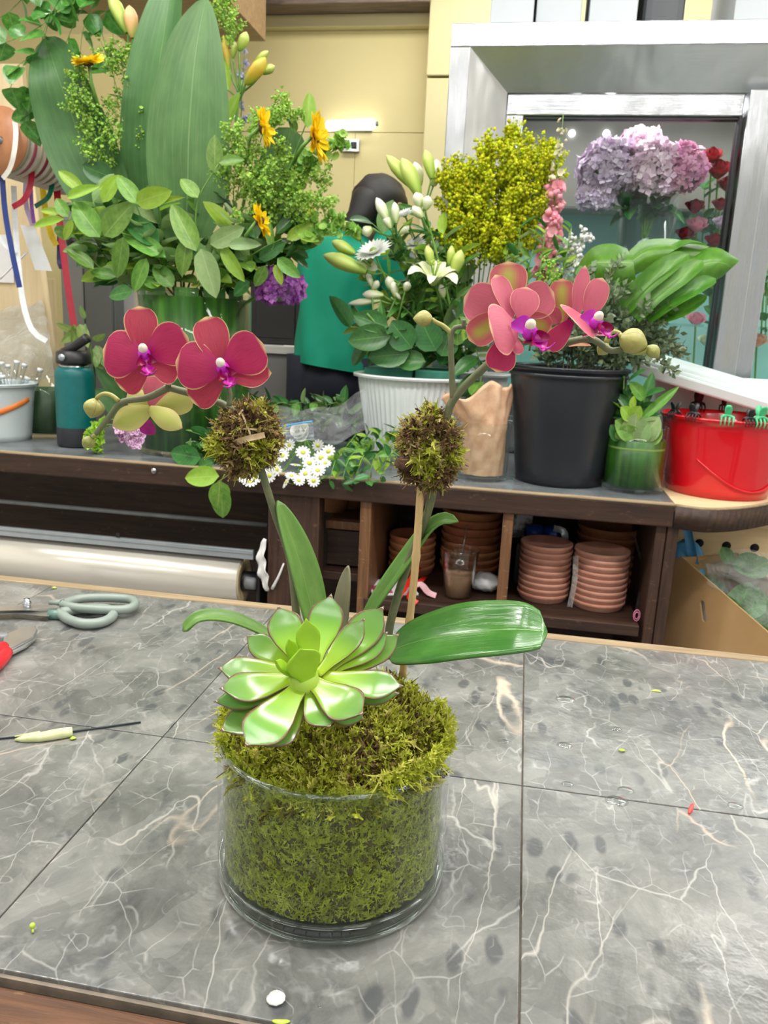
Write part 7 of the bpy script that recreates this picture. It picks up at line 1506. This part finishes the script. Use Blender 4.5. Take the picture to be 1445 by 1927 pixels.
# ------------------------------------------------------------------ trailing vine at the upper left
M_vine = leafmat('vine_leaf', (.05, .20, .03), (.12, .34, .06), (.28, .46, .16), .04, 'pin', .08, .25, .25, rand=.25)
VL = leaf_mesh('leaf', M_vine, 1, .42, .35, .75, .2, .2)
rg = random.Random(3)
for i, pts in enumerate(([(150, -40, 1.95), (110, 20, 1.92), (60, 60, 1.90), (10, 80, 1.88)], [(170, -40, 1.97), (140, 40, 1.95), (110, 110, 1.93), (60, 180, 1.92), (55, 215, 1.92)], [(120, -40, 1.9), (100, 10, 1.88), (75, 90, 1.87), (35, 120, 1.86), (20, 165, 1.86)], [(190, -40, 1.99), (165, 30, 1.98), (150, 90, 1.97), (170, 130, 1.97)], [(60, -40, 1.93), (40, 0, 1.92), (20, 20, 1.92), (-10, 40, 1.92)], [(140, -40, 1.94), (90, 30, 1.93), (70, 130, 1.92), (50, 200, 1.91), (45, 230, 1.91)], [(210, -40, 2.0), (200, 20, 2.0), (190, 60, 2.0), (200, 90, 2.0)])):
    branch('trailing green vine strand hanging from above at the upper left', 'vine', 'vine strands at the upper left', [(130, -820, 2.0), (135, -420, 1.99)]+pts, (), 16, 's', (.040, .062), .0016, 'vine_strand', .9, lm=VL, tfrom=.62)
# ------------------------------------------------------------------ tools and scraps on the worktable
def tab(u, v, h=0.): p_ = onz(u, v, TT+h); return p_
M_blade = mat('scissor_steel', (.50, .50, .50), (.58, .58, .57), 30, .28, .9); M_hnd = mat('sage_handle', (.22, .27, .24), (.26, .31, .28), 20, .35); M_hnd2 = mat('sage_collar', (.10, .20, .17), (.13, .24, .2), 20, .3)
sc = thing('scissors', 'scissors with grey-green loop handles lying at the back left of the table', 'scissors', tab(120, 1155))
def ring2(P, n=40): return cr(P+[P[0]], n)
def loop(pxs, h, r, nm):
    P = [tab(u, v, h) for u, v in pxs]; P = P+[P[0]]; MB().tube(cr(P, 44), r, 10, cap=False).build(nm, M_hnd, sc)
loop([(118, 1137), (150, 1127), (200, 1125), (245, 1128), (254, 1138), (235, 1147), (190, 1147), (140, 1143)], .013, .0066, 'handle')
loop([(112, 1153), (140, 1148), (175, 1145), (205, 1147), (213, 1157), (195, 1170), (160, 1174), (130, 1166)], .008, .0070, 'handle')
MB().tube([tab(92, 1156, .007), tab(118, 1157, .007)], .0070, 10).build('collar', M_hnd2, sc)
MB().tube([tab(92, 1134, .011), tab(125, 1134, .011)], [.003, .006], 10).build('collar', M_hnd, sc)
MB().add([tab(96, 1152, .006), tab(92, 1160, .006), tab(30, 1155, .006), tab(-60, 1162, .006), tab(-60, 1154, .006), tab(40, 1147, .006), tab(96, 1152, .009), tab(92, 1160, .009), tab(30, 1155, .009), tab(-60, 1162, .008), tab(-60, 1154, .008), tab(40, 1147, .009)], [(5, 4, 3, 2, 1, 0), (6, 7, 8, 9, 10, 11)]+[(i, (i+1) % 6, 6+(i+1) % 6, 6+i) for i in range(6)]).build('blade', M_blade, sc, smooth=False)
MB().add([tab(110, 1138, .010), tab(60, 1148, .010), tab(-60, 1150, .010), tab(-60, 1145, .010), tab(40, 1138, .010), tab(110, 1138, .013), tab(60, 1148, .013), tab(-60, 1150, .012), tab(-60, 1145, .012), tab(40, 1138, .013)], [(4, 3, 2, 1, 0), (5, 6, 7, 8, 9)]+[(i, (i+1) % 5, 5+(i+1) % 5, 5+i) for i in range(5)]).build('blade', M_blade, sc, smooth=False)
MB().lathe([(.0045, .0), (.0045, .005), (.006, .005), (.006, .008), (.004, .009), (.004, .013), (.0005, .0135)], tab(51, 1143, .012), 18).build('screw', M_steel, sc)
pr = thing('pruning_shears', 'pruning shears with red handle and steel blade at the left edge', 'shears', tab(10, 1225))
def slab(pxs, h0, h1, nm, m, par):
    n = len(pxs); MB().add([tab(u, v, h0) for u, v in pxs]+[tab(u, v, h0)+A(0, 0, h1-h0) for u, v in pxs], [tuple(range(n))[::-1], tuple(range(n, 2*n))]+[(i, (i+1) % n, n+(i+1) % n, n+i) for i in range(n)]).build(nm, m, par, smooth=False, bevel=.0012)
slab([(8, 1200), (45, 1184), (66, 1182), (71, 1190), (64, 1202), (40, 1215), (15, 1228), (5, 1218)], .008, .012, 'blade', M_blade, pr)
slab([(15, 1226), (44, 1213), (68, 1198), (70, 1203), (50, 1220), (18, 1236)], .004, .008, 'hook', M_blade, pr)
MB().lathe([(.0005, .014), (.006, .014), (.007, .011), (.007, .002)], tab(6, 1212), 20).build('pivot', M_gry, pr)
for pts in ([(12, 1228, .008), (4, 1238, .009), (-12, 1252, .010), (-50, 1270, .012)], [(6, 1218, .010), (-10, 1230, .012), (-40, 1240, .014)]): MB().tube(cr([tab(*p_) for p_ in pts], 10), np.linspace(.008, .011, 10), 12).build('handle', mat('red_grip', (.60, .012, .02), (.68, .02, .03), 20, .35), pr)
MB().tube([tab(-80, 1398, .0015), tab(140, 1376, .0015), tab(265, 1359, .0015)], .0010, 6).build('florist_wire', mat('dark_wire', (.01, .02, .03), rough=.4), label='thin dark florist wire lying on the table', cat='wire')
st_ = thing('stem_offcut', 'pale green sliced stem offcut beside the florist wire', 'offcut', tab(85, 1385))
M_cut = mat('pale_stem', (.50, .56, .26), (.66, .68, .40), 90, .5); MB().tube(cr([tab(28, 1392, .002), tab(70, 1388, .004), tab(105, 1382, .005), tab(136, 1377, .005)], 10), np.array([.001, .003, .004, .0045, .005, .0052, .0055, .0055, .0055, .005]), 10).build('stalk', M_cut, st_)
MB().tube([tab(28, 1386, .003), tab(75, 1379, .006)], [.0008, .002], 6).build('sliver', M_cut, st_)
M_bit = mat('green_bit', (.40, .56, .06), (.5, .62, .1), 60, .5)
def scrap(name, label, pts, w, m, cat='scrap'):
    Q = cr([tab(*p_) for p_ in pts], 8); MB().blade(Q, prof(8, .5, .5, .2, .3)*w*.5*pxm(Q[3]), A(0, -.3, 1), 3, .3).build(name, m, label=label, cat=cat, solid=.0008)
o = thing('leaf_bit', 'tiny round green bud lying at the lower left of the table', 'scrap', tab(61, 1746)); MB().ball(tab(61, 1742, .004), .0022, None, 8, 6).build('bud', M_bit, o); MB().tube([tab(61, 1743, .003), tab(62, 1755, .001)], .0009, 5).build('stalk', M_bit, o)
scrap('petal_scrap', 'white petal scrap at the front of the table', [(506, 1872, .001), (520, 1880, .002), (536, 1872, .003)], 30, M_dw)
scrap('leaf_bit', 'thin green leaf sliver at the bottom edge of the table', [(512, 1921, .001), (528, 1924, .001), (546, 1922, .001)], 9, M_bit)
scrap('petal_scrap', 'tiny red and cream petal scrap on the right half of the table', [(1296, 1532, .001), (1300, 1522, .004), (1304, 1512, .007)], 8, M_redp)
scrap('leaf_bit', 'tiny green sliver far back on the right half of the table', [(1226, 1300, .001), (1234, 1300, .001), (1244, 1302, .001)], 5, M_bit)
scrap('leaf_bit', 'yellow crumb in the middle of the right half of the table', [(1164, 1411, .001), (1170, 1412, .002), (1176, 1412, .001)], 6, M_bit)
scrap('leaf_bit', 'yellow crumb just behind the stem offcut', [(132, 1390, .001), (138, 1389, .002), (143, 1388, .001)], 8, M_bit)
scrap('leaf_bit', 'yellow speck near the back strip at the left', [(99, 1106, .001), (103, 1106, .002), (107, 1106, .001)], 6, M_bit)
# water drops
M_water = glassmat('water', (.93, .95, .95), 2.2, .02, 1.33)
for i, (u, v, w_) in enumerate(((1064, 1317, 38), (1062, 1403, 30), (1068, 1476, 24), (1178, 1488, 32), (1160, 1508, 44), (1384, 1517, 30), (1406, 1466, 16), (948, 1396, 22), (1160, 1372, 22), (600, 1895, 10))):
    c_ = tab(u, v); r_ = w_*.5*pxm(c_); MB().lathe([(r_, 0), (r_*.93, r_*.09), (r_*.7, r_*.18), (.0002, r_*.22)], c_, 20, sy=.8).build('water_drop', M_water, label='flat clear water drop on the marble tiles', cat='water drop', group='water drops on the table')
for p_ in ([(-10, 1036, .05), (8, 1044, .05)], [(-10, 1030, .055), (10, 1034, .055)]):
    pass
